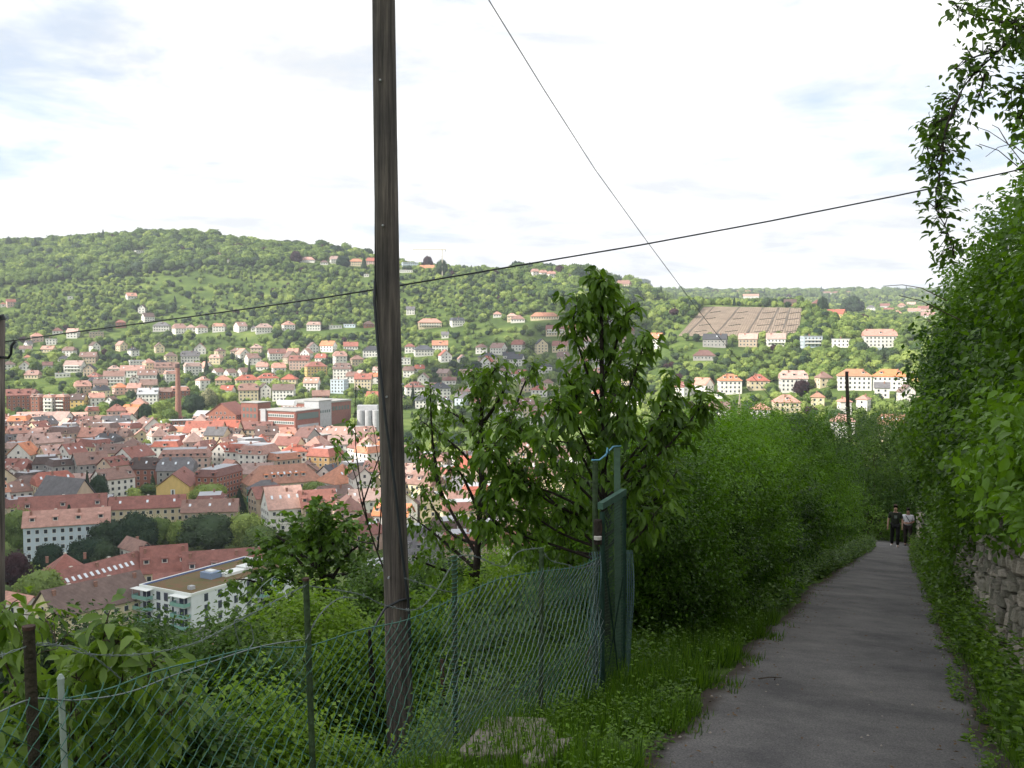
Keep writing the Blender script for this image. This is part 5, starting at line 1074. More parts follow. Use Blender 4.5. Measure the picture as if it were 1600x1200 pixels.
# ------------------------------------------------------------ cumulus clouds outside the view, added and shaped to shade valley and path
M_cloud = mat_plain('cloud_white', (.85, .85, .85), 1.0, spec=0)
def cloud(blobs, alt, label):
    mb_v = []; mb_f = []; o = 0
    for (x, y, rx_, ry_) in blobs:
        z0 = -75 if y > 150 else -25
        if y > 800: z0 = -10
        k = (alt-z0)/SD.z; cx, cy = x+SD.x*k, y+SD.y*k
        bm = bmesh.new(); bmesh.ops.create_icosphere(bm, subdivisions=3, radius=1)
        for v in bm.verts:
            c_ = v.co.copy(); f = 1+.16*math.sin(c_.x*4+x)*math.sin(c_.y*5+y)+.08*math.sin(c_.x*11+c_.y*9+c_.z*7)
            v.co = Vector((c_.x*rx_*f, c_.y*ry_*f, (c_.z if c_.z > 0 else c_.z*.3)*min(rx_, ry_)*.35*f))
        for v in bm.verts: mb_v.append((v.co.x+cx, v.co.y+cy, v.co.z+alt))
        for f in bm.faces: mb_f.append([q.index+o for q in f.verts])
        o = len(mb_v); bm.free()
    me = np_mesh('cloud', np.array(mb_v), np.array(mb_f), M_cloud, smooth=True); c = link(bpy.data.objects.new('cloud', me)); tag(c, label, 'cloud', kind='thing'); return c
cloud([(-10, 60, 190, 190), (-120, 250, 170, 130), (-230, 430, 150, 130), (-330, 560, 130, 70), (-60, 330, 90, 60), (120, 120, 130, 130), (-200, 120, 150, 160), (60, -60, 190, 140)], 700, 'broad white cumulus cloud out of view, added to shade path and lower town')
cloud([(-60, 900, 75, 110), (20, 960, 90, 130), (90, 1040, 80, 120), (10, 760, 70, 50), (130, 1120, 60, 110)], 760, 'smaller white cumulus cloud out of view, added to shade part of the far hillside')
# ------------------------------------------------------------ stone wall and planting right of the path
M_wstone = [mat_plain(f'wall_stone_{i}', c, .9, noise=.38, nscale=6, bump=.7, bscale=18) for i, c in enumerate([(.38, .34, .28), (.27, .25, .20), (.45, .40, .33), (.19, .18, .14)])]
def place(s, t, z): return pst(s, t, z)
wl_ = empty('stone_wall', pst(5, 1.1), 'rough sandstone retaining wall under the creepers right of the path', 'wall')
inv_ = wl_.matrix_basis.inverted()
core = MB(); S_ = np.arange(3, 52, 1.0)
vs = []; 
for s in S_:
    for (t, z) in ((1.16, -.4), (1.26, 2.35), (1.95, 2.35), (1.95, -.4)): vs.append(pst(s, t, z))
fs = []
for i in range(len(S_)-1):
    for j in range(3): fs.append((i*4+j, i*4+j+1, (i+1)*4+j+1, (i+1)*4+j))
core.add(vs, fs); core.obj('wall_core', mat_plain('wall_mortar', (.11, .095, .075), .95, noise=.4, nscale=5, bump=.6), wl_).matrix_basis = inv_
def stone_me(seed):
    rs = random.Random(seed); bm = bmesh.new(); bmesh.ops.create_cube(bm, size=1); bmesh.ops.bevel(bm, geom=bm.edges[:], offset=.14, segments=1, affect='EDGES')
    for v in bm.verts: v.co += Vector([rs.uniform(-.07, .07) for _ in range(3)])
    me = bpy.data.meshes.new('stone'); bm.to_mesh(me); bm.free(); return me
stones = []
for i in range(12):
    me = stone_me(i); me.materials.append(M_wstone[i % 4]); stones.append(me)
allst = []
z = 0.0; course = 0
while z < 2.3:
    hc = rng.uniform(.07, .17); s = 8.6+rng.uniform(0, .3)
    while s < 50:
        L_ = rng.uniform(.10, .32)*(1 if s < 14 else 1.9); allst.append((s+L_/2, z+hc/2, L_, hc)); s += L_+.015
    z += hc+.012; course += 1
allst.sort(key=lambda q: q[0])
def stone_mat(s, zc, L_, hc):
    t = 1.15+.10*zc/2.35+rng.uniform(-.05, .03); ang_ = math.atan2(HY, HX)  # along +s
    loc = pst(s, t, zc); sl = math.atan(PS)
    return Matrix.Translation(loc) @ Matrix.Rotation(ang_, 4, 'Z') @ Matrix.Rotation(sl, 4, 'Y') @ Matrix.Rotation(rng.uniform(-.12, .12), 4, 'X') @ Matrix.Rotation(rng.uniform(-.1, .1), 4, 'Z') @ Matrix.Diagonal((L_*1.0, rng.uniform(.2, .3), hc*1.02, 1))
for q in allst[:290]:
    o = link(bpy.data.objects.new('stone', stones[rng.integers(12)]), wl_); o.matrix_basis = inv_ @ stone_mat(*q)
bmv, bmf, bmi = [], [], []; off = 0
SM = [(np.array([v.co[:] for v in m_.vertices]), [tuple(p_.vertices) for p_ in m_.polygons]) for m_ in stones]
for q in allst[290:]:
    k = rng.integers(12); M4 = np.array(stone_mat(*q)); V_ = SM[k][0] @ M4[:3, :3].T+M4[:3, 3]
    bmv += V_.tolist(); bmf += [tuple(i+off for i in f) for f in SM[k][1]]; bmi += [int(k % 4)]*len(SM[k][1]); off = len(bmv)
me = bpy.data.meshes.new('stones'); me.from_pydata(bmv, [], bmf); [me.materials.append(x) for x in M_wstone]; me.polygons.foreach_set('material_index', bmi)
o = link(bpy.data.objects.new('stones', me), wl_); o.matrix_basis = inv_; o['kind'] = 'stuff'

def shrub(name, base, blobs, n, k, sl_, ll, wr, mat, label, cat='shrub', group=None, stems=5, t='rhomb', stem_r=.02, singles=0, bark=None, **kw):
    """a bush: stems from the base into the blobs, and a crown of leaves"""
    base = Vector(base); e = empty(name, base, label, cat, group)
    mb = MB()
    for i in range(stems):
        b = blobs[i % len(blobs)]; tgt = Vector(b[0])+Vector([rng.uniform(-.6, .6)*b[1][q] for q in range(3)])
        st = base+Vector((rng.uniform(-.15, .15), rng.uniform(-.15, .15), -.1)); mid = st.lerp(tgt, .5)+Vector((rng.uniform(-.2, .2), rng.uniform(-.2, .2), .15))
        mb.tube([st, mid, tgt], [stem_r, stem_r*.7, stem_r*.25], 5)
        for _ in range(3):
            q = mid.lerp(tgt, rng.uniform(0, .7)); mb.tube([q, q+Vector([rng.uniform(-.6, .6)*b[1][0], rng.uniform(-.6, .6)*b[1][1], rng.uniform(.1, .7)*b[1][2]])], [stem_r*.4, stem_r*.1], 4)
    mb.obj('stem', bark or M_bark, e, kind='stuff').matrix_basis = e.matrix_basis.inverted()
    P_, D_, N_, L_, W_, r_ = sprigs(blobs, n, k, sl_, ll, wr, **kw)
    leaves('foliage', P_, D_, N_, L_, W_, mat, e, t, r_, singles=singles)
    return e
def wb(s, t, z, rx_, ry_, rz_):   # blob in path coordinates
    p_ = pst(s, t, z); return ((p_.x, p_.y, p_.z), (rx_, ry_, rz_))
# creepers and bushes hanging over the wall
CG = 'bushes and creepers over the stone wall'
cl = 'creeper mass over the wall'
specs = [(7.2, 2.6, 3.4, 1.5, 2.0, 2.1, 7000, 'nearest big creeper bush overhanging the wall at the frame edge'), (9.6, 2.45, 3.5, 1.6, 1.7, 2.0, 8000, 'second creeper bush along the wall, tall and rounded'),
         (12.5, 2.3, 3.6, 1.7, 1.8, 2.0, 8000, 'third creeper bush along the wall, leaning over the verge'), (16, 2.1, 3.7, 1.7, 2.2, 1.9, 7500, 'fourth creeper bush, where bare stones show below'),
         (20.5, 2.0, 3.6, 1.7, 2.6, 1.9, 7000, 'fifth creeper bush above the shaded part of wall'), (26, 2.3, 3.5, 1.7, 3.0, 1.8, 6500, 'sixth creeper bush along the wall'), (33, 2.7, 3.9, 1.9, 3.6, 2.2, 6000, 'last creeper bush where the wall meets the dark trees')]
for (s, t, z, a_, b_, c_, n_, lb) in specs:
    base = pst(s, 2.2, 2.3); ll = .085 if s < 11 else .076 if s < 18 else .10
    shrub('creeper_bush', base, [wb(s, t, z, a_, b_, c_), wb(s-.8, t-.5, z-.9, a_*.7, b_*.7, c_*.6), wb(s+.9, t-.4, z+.8, a_*.6, b_*.7, c_*.6), wb(s, t-.75, 2.0, .55, b_*.8, .9), wb(s+.4, .98, 2.0 if s < 14 else 1.35 if s < 25 else 2.2, .34, b_*.7, .45 if s < 14 or s > 25 else 1.1)], int(n_*1.3), 5, .26, ll, .66, L_ivy, lb, 'bush', CG, along=True, lobes=.32, stems=6, shell=.72, gap_t=-.8, up=.25, singles=60 if s < 10 else 0, t='ovate' if s < 10 else 'rhomb')
# plants at the wall foot and on both verges
def weeds(name, s0, s1, tfun, n, h0, h1, ll, mat, label, cat='plants', tm='rhomb', k=9, kind='stuff'):
    s = rng.uniform(s0, s1, n); t = tfun(s, rng.random(n)); h = rng.uniform(h0, h1, n)
    base = np.array([tuple(pst(a, b, 0)) for a, b in zip(s, t)]); base[:, 2] = np.where(t < -2.4, Hs(base[:, 0], base[:, 1]), base[:, 2])
    i = np.tile(np.arange(k), n); B = np.repeat(base, k, 0); hh = np.repeat(h, k)*(i+1)/k; a = i*2.4+np.repeat(rng.uniform(0, 6, n), k)
    lean = np.repeat(rng.normal(size=(n, 2))*.15, k, 0)
    P_ = B+np.stack([lean[:, 0]*hh, lean[:, 1]*hh, hh], 1); D_ = np.stack([np.cos(a), np.sin(a), .25+0*a], 1)+.2*rng.normal(size=(n*k, 3)); N_ = unit(np.array([0, 0, 1.])+.35*rng.normal(size=(n*k, 3)))
    L_ = ll*(.6+.7*rng.random(n*k))*(1.25-.6*i/k); o = leaves(name, P_, D_, N_, L_, L_*.5, mat, None, tm, np.clip(np.repeat(rng.random(n), k)*.6+.4*rng.random(n*k), 0, 1), kind); return o
weeds('wall_foot_plants', 5.2, 16, lambda s, r: .78+.45*r+.05*np.sin(s*3), 900, .12, .65, .085, L_weed, '')
weeds('wall_foot_plants', 12, 44, lambda s, r: .72+.5*r+.08*np.sin(s*2), 1500, .15, .75, .10, L_weed, '')
weeds('wall_foot_plants', 3.5, 9, lambda s, r: .85+.35*r, 220, .1, .45, .11, L_weed, '', tm='ovate')
weeds('verge_plants', 6.5, 14, lambda s, r: -1.5-1.1*r**1.3, 330, .05, .30, .052, L_weed, '')
weeds('verge_plants', 3.6, 7.4, lambda s, r: -1.30-1.0*r**1.2, 620, .04, .22, .040, L_weed, '', tm='ovate')
weeds('verge_plants', 13, 42, lambda s, r: -1.5-.9*r, 1500, .08, .45, .10, L_mid, '')
def grass(name, s0, s1, tf, n, h0, h1, mat=L_grass):
    s = rng.uniform(s0, s1, n); t = tf(s, rng.random(n)); cl_ = lump(np.stack([s*3, t*3, 0*s], 1), 1.0, 2) > -.35; s, t = s[cl_], t[cl_]; n = len(s)
    B = np.array([tuple(pst(a, b, -.03)) for a, b in zip(s, t)]); B[:, 2] = np.where(t < -2.4, Hs(B[:, 0], B[:, 1]), B[:, 2]); a = rng.uniform(0, 6.28, n)
    D_ = np.stack([np.cos(a)*.45, np.sin(a)*.45, 1+0*a], 1)+.18*rng.normal(size=(n, 3)); N_ = np.stack([np.cos(a), np.sin(a), .2+0*a], 1)
    L_ = rng.uniform(h0, h1, n)*(1+.3*lump(np.stack([s, t, 0*s], 1), 2.0, 5)); leaves(name, B, D_, N_, L_, .009+.006*rng.random(n), mat, None, 'blade', np.clip(.5+.25*rng.normal(size=n), 0, 1))
grass('grass', 7.2, 13.5, lambda s, r: -1.4-1.6*r, 16000, .08, .34)
weeds('verge_plants', 8, 14, lambda s, r: -1.9-1.0*r, 200, .15, .5, .06, L_mid, '')
grass('grass', 5, 12, lambda s, r: -1.18-.5*r, 3500, .05, .16); grass('grass', 3.2, 7.6, lambda s, r: -1.30-1.1*r, 17000, .07, .25)
weeds('slope_plants', 3.0, 8.5, lambda s, r: -2.5-1.6*r, 900, .06, .28, .05, L_mid, '')
weeds('slope_plants', 3.0, 9.5, lambda s, r: -2.9-2.2*r, 900, .08, .35, .05, L_bright, ''); grass('grass', 13, 30, lambda s, r: -1.7-.8*r, 5000, .1, .3)
grass('grass', 4, 40, lambda s, r: .74+.3*r, 5000, .08, .3)
n_ = 260; s = rng.uniform(4.5, 30, n_); sd_ = rng.random(n_) < .5; t = np.where(sd_, -1.25-.25*rng.random(n_)+.2*(s > 8)*0, .45+.28*rng.random(n_)); t = np.where(rng.random(n_) < .25, rng.uniform(-1.2, .6, n_), t)
mb = MB()
for a_, b_ in zip(s, t):
    q = pst(a_, b_, .018); r_ = rng.uniform(.004, .014); mb.add([q+Vector((math.cos(k_)*r_, math.sin(k_)*r_*.8, 0)) for k_ in (0, 1.3, 2.5, 3.8, 5.1)]+[q+Vector((0, 0, r_*.8))], [(k_, (k_+1) % 5, 5) for k_ in range(5)])
mb.obj('gravel', mat_plain('pale_pebbles', (.30, .27, .24), .9, noise=.4, nscale=3), kind='stuff')
def litter(n, name='fallen_leaves'):
    s = rng.uniform(3.6, 34, n); t = np.where(rng.random(n) < .5, -1.35+.35*rng.random(n)**2, .68-.4*rng.random(n)**2); t = np.where(rng.random(n) < .12, rng.uniform(-1.2, .6, n), t)
    B = np.array([tuple(pst(a, b, .028)) for a, b in zip(s, t)]); a = rng.uniform(0, 6.28, n)
    leaves(name, B, np.stack([np.cos(a), np.sin(a), .05+0*a], 1), unit(np.array([0, 0, 1.])+.25*rng.normal(size=(n, 3))), .035*(.5+rng.random(n)), .018, mat_plain('dry_leaf', (.13, .08, .04), .9, noise=.5, nscale=4), None, 'rhomb')
litter(1100)
grass('grass', 4.2, 34, lambda s, r: -1.42+.55*np.clip((s-20)/20, 0, 1)+.26*r**2, 2600, .03, .10); grass('grass', 4.2, 34, lambda s, r: .72-.22*r**2, 2000, .03, .10)
weeds('verge_plants', 5, 40, lambda s, r: .66-.16*r*(np.sin(s*2.1) > 0), 420, .04, .22, .05, L_weed, '')
weeds('verge_plants', 22, 44, lambda s, r: -1.55+.85*np.clip((s-20)/20, 0, 1)*r**.5, 800, .12, .6, .10, L_mid, '')
# fallen twigs and a few pale stones on the path edge
for i, (px, v, l, a) in enumerate([(1185, 1077, .22, .3), (1210, 1079, .12, 1.2)]):
    p_ = at(px, v, 8.6); s = p_.x*HX+p_.y*HY; t = p_.x*HY-p_.y*HX; q = pst(s, t, .03)
    o = MB().tube([q, q+Vector((math.cos(a)*l/2, math.sin(a)*.05, .008)), q+Vector((math.cos(a)*l, math.sin(a)*l*.4, 0))], [.006, .005, .003], 5).obj('twig', M_bark); tag(o, ['longer dry twig lying near the left edge of the path', 'short dry twig lying beside the longer one on the path'][i], 'twig')

# ------------------------------------------------------------ hedge of robinia bushes left of the path
HG = 'robinia bushes along the left side of the path'
def gzb(s, t): p_ = pst(s, t); return H(p_.x, p_.y)
hed = [(11.2, -2.75, .95, 2.0, 7500, 'nearest robinia bush behind the gate post, reaching the grass verge'), (13.2, -2.95, 1.15, 2.35, 9000, 'second robinia bush along the path, broad and bright-topped'), (15.6, -3.15, 1.35, 2.7, 9000, 'third robinia bush along the path'),
       (18.4, -3.4, 1.55, 2.95, 9000, 'fourth robinia bush along the path'), (21.6, -3.7, 1.8, 3.1, 8500, 'fifth robinia bush, below the church spire'), (25.4, -3.9, 2.05, 3.4, 8500, 'sixth robinia bush along the path'), (29.5, -4.3, 2.3, 3.9, 8000, 'seventh robinia bush along the path'), (35, -4.0, 2.3, 4.6, 8000, 'eighth robinia bush, at the thin dark pole'), (41, -3.5, 2.1, 5.2, 7000, 'last robinia bush beside the walking people')]
for (s, t, r0, h, n_, lb) in hed:
    c = pst(s, t); zb = path_z(s)
    top = zb+h; B = [((c.x, c.y, zb+h*.52), (r0, r0*1.15, h*.46)), ((c.x+HX*.8, c.y+HY*.8, zb+h*.72), (r0*.75, r0*.8, h*.28)), ((c.x-HX*.7-.3, c.y-HY*.7, zb+h*.62), (r0*.8, r0*.8, h*.36))]
    q = pst(s, t+r0*.55); B.append(((q.x, q.y, zb+h*.26), (r0*.6, r0*.95, h*.26)))
    shrub('robinia_bush', (c.x, c.y, zb-.3), B, int(n_*1.0), 8, .26 if s < 20 else .36, .050 if s < 14 else .066 if s < 24 else .095, .5, L_hedge, lb, 'bush', HG, along=True, lobes=.42, stems=7, shell=.55, gap_t=-.55, gap_s=1.7, up=.5, stem_r=.03)
# darker trees closing the path behind the people
for (px, vt, Y, r0, lb) in [(1418, 640, 56, 3.4, 'dark tree closing the path end behind the walking people'), (1385, 655, 60, 3.6, 'dark tree behind the last robinia bush'), (1452, 655, 62, 3.0, 'dark tree rising behind the end of the stone wall'), (1362, 640, 52, 3.0, 'tree with light tips left of the path end')]:
    d = at(px, vt, Y); zb = path_z(d.x*HX+d.y*HY)-.5; h = d.z-zb
    shrub('broadleaf_tree', (d.x, d.y, zb), [((d.x, d.y, zb+h*.62), (r0, r0, h*.38)), ((d.x-.5, d.y-1, zb+h*.3), (r0*.9, r0*.8, h*.3))], 5200, 6, .5, .13, .6, L_mid if px != 1385 else L_dark, lb, 'tree', None, stems=5, stem_r=.1, shell=.5, gap_t=-.6)

# ------------------------------------------------------------ growth below the fence
SG = 'shrubs on the slope below the fence'
def low_shrub(px, vt, Y, wp, mat, lb, n_, ll=.06, k=6, t='rhomb', hmin=1.2, gap=-.45, name='shrub'):
    d = at(px, vt, Y); zb = H(d.x, d.y); h = max(hmin, d.z-zb); r0 = wp/2*Y/FPX
    lo = h*.5 if h < 3.5 else h-1.8
    B = [((d.x, d.y, d.z-h*.30 if h < 3.5 else d.z-1.1), (r0, r0*.9, min(h*.34, 1.2))), ((d.x-r0*.5, d.y-.3, d.z-min(h*.5, 1.9)), (r0*.7, r0*.7, min(h*.4, 1.2))), ((d.x+r0*.55, d.y-.2, d.z-min(h*.45, 1.7)), (r0*.7, r0*.7, min(h*.36, 1.1)))]
    if h > 3: B.append(((d.x, d.y-.5, d.z-3.0), (r0*1.05, r0*.9, 1.5)))
    if h > 5: B.append(((d.x, d.y-.5, d.z-5.0), (r0*1.0, r0*.9, 1.6)))
    return shrub(name, (d.x, d.y, zb), B, n_, k, .22*Y/9+.04, ll, .55, mat, lb, 'shrub' if name == 'shrub' else 'tree', SG, stems=7, stem_r=.03, t=t, gap_t=gap, shell=.35)
low_shrub(480, 965, 9.0, 190, L_bright, 'bright green shrub behind the second fence post', 6500, .058)
low_shrub(640, 985, 9.9, 200, L_bright, 'bright green shrub right behind the wooden pole base', 6500, .058)
low_shrub(360, 1005, 8.0, 190, L_mid, 'mid-green shrub between first two fence posts', 5500, .055)
low_shrub(230, 1060, 6.6, 170, L_mid, 'lower green shrub behind the sagging chain-link top wire', 4500, .055)
low_shrub(540, 1080, 9.0, 130, L_mid, 'green shrub at the base of the wooden pole, left side', 5000, .055)
low_shrub(700, 1060, 9.3, 150, L_bright, 'bright shrub between wooden pole and twisted post', 4200, .055)
low_shrub(790, 1005, 9.5, 190, L_mid, 'shrub behind the finely woven fence part', 6000, .055)
low_shrub(890, 985, 10.0, 150, L_mid, 'shrub behind the gate, under the cherry', 5200, .055)
low_shrub(700, 880, 24, 110, L_mid, 'shrub farther down the slope right of the wooden pole', 3600, .11)
low_shrub(790, 870, 27, 120, L_bright, 'light shrub farther down the slope under the plum tree', 3600, .11)
low_shrub(870, 860, 22, 120, L_mid, 'shrub farther down the slope behind the cherry trunk', 4200, .10)
low_shrub(640, 900, 30, 100, L_dark, 'dark shrub farther down, hidden half by the pole', 3000, .13)
low_shrub(930, 800, 17, 130, L_mid, 'tall shrub close behind the green gate', 5200, .08)
low_shrub(780, 920, 11.5, 150, L_bright, 'bright shrub under the cherry tree behind the fence', 4200, .07)
low_shrub(960, 880, 12.5, 150, L_dark, 'dark shrub behind the green gate', 5200, .06)
low_shrub(330, 1015, 15, 240, L_mid, 'shrub in front of the modern flat block', 6500, .075)
low_shrub(205, 995, 13, 200, L_mid, 'soft green shrub below the nearest red terrace', 6000, .075)
low_shrub(90, 1000, 11, 200, L_dark, 'dark shrub behind the walnut leaves', 5200, .07)
low_shrub(400, 1085, 6.0, 190, L_bright, 'low shrub near the frame bottom, left of pole', 4600, .05)
low_shrub(520, 1130, 6.4, 110, L_bright, 'low bright shrub at the frame bottom left of the pole base', 3000, .05)
low_shrub(300, 1140, 5.0, 190, L_mid, 'low shrub at the frame bottom right of the walnut leaves', 4200, .05)
low_shrub(690, 1130, 7.6, 60, L_mid, 'low shrub just right of the pole base', 2200, .05)
low_shrub(90, 1130, 5.4, 150, L_mid, 'low shrub near the frame corner by the concrete post', 3200, .055)
low_shrub(590, 900, 17, 110, L_mid, 'shaded shrub immediately left of the wooden pole', 3600, .08)
low_shrub(690, 930, 15, 130, L_bright, 'yellowish shrub immediately right of the wooden pole', 3800, .08)

def limb_tree(name, trunk, limbs, label, mat, cat='tree', ll=.11, wr=.4, per_m=26, droop=.9, r0=.05, bark=M_barkd, singles=300, k=6, spread=.28, tm='ovate', start=.25, tipr=.4):
    """tree from traced limbs: trunk and limbs are lists of points; leaves hang in tufts along the limbs"""
    base = Vector(trunk[0]); e = empty(name, base, label, cat); inv = e.matrix_basis.inverted()
    def smooth(pts, n=4):
        pts = [Vector(p_) for p_ in pts]; out = []
        for i in range(len(pts)-1):
            a, b = pts[i], pts[i+1]; p0_ = pts[max(i-1, 0)]; p3 = pts[min(i+2, len(pts)-1)]
            for j in range(n):
                t = j/n; out.append(.5*((2*a)+(b-p0_)*t+(2*p0_-5*a+4*b-p3)*t*t+(3*a-p0_-3*b+p3)*t**3))
        out.append(pts[-1]); return out
    tr = smooth(trunk); n = len(tr); MB().tube(tr, [r0*(1-.75*i/(n-1)) for i in range(n)], 8).obj('trunk', bark, e, smooth=True).matrix_basis = inv
    Ps, Ds = [], []
    def sow(pts, frm):
        seg = sum((pts[i+1]-pts[i]).length for i in range(len(pts)-1)); cnt = max(2, int(per_m*seg))
        for _ in range(cnt):
            f = frm+(1-frm)*rng.random()**.8; x = f*(len(pts)-1); i = min(int(x), len(pts)-2); q = pts[i].lerp(pts[i+1], x-i)
            side = Vector(rng.normal(size=3)); side = side.normalized()*rng.uniform(.1, 1)*spread*(1.25-f*.5); q2 = q+side
            tufts.append((q, q2))
    tufts = []; sow(tr, .45); lb_ = MB()
    for L_ in limbs:
        p_ = smooth([Vector(x) for x in L_]); m_ = len(p_); MB().tube(p_, [r0*.42*(1-.8*i/(m_-1)) for i in range(m_)], 6).obj('limb', bark, e, smooth=True).matrix_basis = inv; sow(p_, start)
    tw = MB()
    for (q, q2) in tufts: tw.tube([q, q.lerp(q2, .5)+Vector((0, 0, .02)), q2], [.004, .003, .002], 3, cap=False)
    tw.obj('twigs', bark, e, kind='stuff').matrix_basis = inv
    Q = np.array([tuple(b) for a, b in tufts]); QD = unit(np.array([tuple(b-a) for a, b in tufts])); n = len(Q)
    P_ = np.repeat(Q, k, 0)+.03*rng.normal(size=(n*k, 3)); h = rng.uniform(0, 6.28, n*k)
    D_ = np.stack([np.cos(h), np.sin(h), -droop+.3*rng.normal(size=n*k)], 1)*.8+np.repeat(QD, k, 0)*.5
    N_ = unit(np.stack([np.cos(h)*.8, np.sin(h)*.8, .9+0*h], 1)+.4*rng.normal(size=(n*k, 3))); L_ = ll*(.55+.6*rng.random(n*k))
    rr_ = np.clip(np.repeat(.3+.4*rng.random(n), k)+.35*(rng.random(n*k)-.3), 0, 1)
    leaves('foliage', P_, D_, N_, L_, L_*wr, mat, e, tm, rr_, singles=singles); return e
def A(Y, *pts, j=.25): return [at(px, v, Y+(rng.uniform(-j, j)) + (pts_[2] if len(pts_) > 2 else 0)) for pts_ in pts for px, v in [pts_[:2]]]
def limbs_of(Y, lst, spread_y=.9):
    out = []
    for L_ in lst:
        dy = rng.uniform(-spread_y, spread_y); n_ = len(L_); out.append([at(px, v, Y+dy*i/(n_-1)) for i, (px, v) in enumerate(L_)])
    return out
cherry = [[(941,640),(915,575),(897,510),(902,468)], [(941,600),(962,540),(978,492),(1000,478)], [(943,700),(980,615),(1000,560),(1008,520)], [(943,700),(905,630),(882,580)], [(944,760),(1005,690),(1040,630),(1050,592)], [(945,780),(1035,705),(1080,655),(1096,632)],
 [(945,800),(870,725),(820,675),(788,655)], [(945,820),(860,785),(800,735),(762,705)], [(945,840),(1010,785),(1060,735)], [(946,860),(880,835),(830,805),(790,795)], [(946,880),(1000,835),(1025,800)], [(945,870),(900,862),(850,855)], [(945,800),(915,750),(880,735)], [(943,690),(925,640),(915,600)], [(942,660),(960,620),(985,585)],
 [(945,830),(985,770),(1020,730)], [(945,790),(900,700),(850,690)], [(944,730),(960,680),(990,660)], [(946,870),(880,800),(820,740),(770,690)], [(946,880),(860,850),(790,830),(760,800)], [(946,860),(1000,800),(1040,770)], [(945,820),(990,720),(1030,680),(1060,650)], [(945,760),(900,660),(870,640)], [(946,880),(890,880),(810,850)], [(945,850),(930,800),(900,790)], [(941,560),(948,510),(955,470)], [(945,810),(835,760),(770,770)]]
ct = at(950, 1040, 9.3); ct.z = H(ct.x, ct.y)
limb_tree('cherry_tree', [ct, at(946, 900, 9.2), at(944, 760, 9.1), at(941, 620, 9.0), at(940, 500, 9.0), at(941, 432, 9.0)], limbs_of(9.1, cherry), 'young cherry tree with drooping leaves behind the green gate', L_cherry, ll=.13, per_m=23, spread=.26, r0=.04, k=7)
plum = [[(747,870),(700,790),(668,720),(645,690)], [(750,770),(790,685),(815,610),(832,575)], [(752,700),(722,655),(690,640)], [(746,860),(800,805),(850,770)], [(745,890),(680,835),(640,805)], [(690,775),(676,690),(672,600)], [(752,665),(785,615),(794,568)], [(752,640),(740,600),(742,580)], [(748,800),(720,740),(700,735)], [(750,780),(800,740),(840,700)],
 [(747,850),(700,830),(660,760)], [(752,700),(780,690),(810,660)], [(750,740),(715,700),(655,655)], [(746,900),(690,890),(645,870)], [(748,820),(775,790),(790,740)], [(752,620),(765,590),(775,575)]]
pt_ = at(740, 1090, 11.6); pt_.z = H(pt_.x, pt_.y)
limb_tree('plum_tree', [pt_, at(743, 975, 11.6), at(745, 880, 11.6), at(752, 760, 11.5), at(752, 660, 11.5), at(757, 585, 11.5)], limbs_of(11.6, plum), 'slim fruit tree with many fine twigs right of the wooden pole', L_plum, ll=.10, per_m=21, spread=.24, r0=.06, wr=.5, k=6, singles=200)
wk = [[(600,890),(585,850),(566,790),(552,735),(525,700),(515,690)], [(575,820),(556,700),(556,592)], [(566,790),(590,720),(604,690)], [(585,850),(560,845),(545,835)], [(590,860),(596,760),(580,650)]]
wt_ = at(640, 1080, 12.6); wt_.z = H(wt_.x, wt_.y)
limb_tree('walnut_sapling', [wt_, at(630, 960, 12.5), at(618, 915, 12.5), at(600, 885, 12.4)], limbs_of(12.4, wk, .4), 'sapling with long bare twigs peeping left of the wooden pole', L_plum, ll=.10, per_m=5, spread=.16, r0=.03, wr=.5, k=5, singles=80, start=.35)
# maple in the middle distance
mp_ = [[(505,930),(470,880),(440,860),(420,870)], [(505,930),(500,870),(505,820),(500,800)], [(505,930),(540,870),(565,850)], [(500,890),(450,850),(430,835)], [(503,880),(530,830),(545,815)], [(505,940),(560,930),(585,900)], [(505,950),(440,940),(400,910),(370,905)], [(503,900),(480,840),(465,820)], [(505,960),(430,980),(390,960)], [(505,960),(560,975),(590,960)], [(505,920),(455,905),(425,900)], [(505,900),(545,895),(575,870)]]
mt = at(505, 1100, 20); mt.z = H(mt.x, mt.y)
limb_tree('maple_tree', [mt, at(505, 1000, 20), at(506, 930, 20), at(503, 860, 20), at(500, 815, 20)], limbs_of(20, mp_, 1.6), 'dense maple with dark branching limbs above the second fence post', L_mid, ll=.16, per_m=26, spread=.62, r0=.12, wr=.7, k=7, singles=0, droop=.1, start=.3)
# walnut leaves in the lower left corner
wn = [[(60,1180),(45,1060),(20,980),(10,960)], [(90,1190),(100,1050),(70,960)], [(100,1190),(150,1060),(165,975)], [(150,1195),(190,1080),(180,1000)], [(100,1190),(60,1110),(5,1080)], [(150,1190),(215,1090),(240,1040)], [(150,1190),(240,1130),(285,1100)], [(120,1190),(110,1120),(120,1060)], [(60,1190),(20,1160),(-20,1140)], [(160,1195),(200,1150),(240,1160)], [(60,1190),(20,1060),(-20,1000)], [(150,1190),(130,1100),(140,1040)]]
wb0 = at(110, 1330, 4.9); wb0.z = H(wb0.x, wb0.y)
limb_tree('walnut_shrub', [wb0, at(105, 1250, 4.8), at(110, 1190, 4.8), at(118, 1120, 4.8)], limbs_of(4.8, wn, .5), 'walnut shrub with large pale leaves in front of first fence post', L_walnut, 'shrub', ll=.118, per_m=24, spread=.16, r0=.02, wr=.42, k=5, singles=260, droop=.7, bark=M_bark, start=.25)
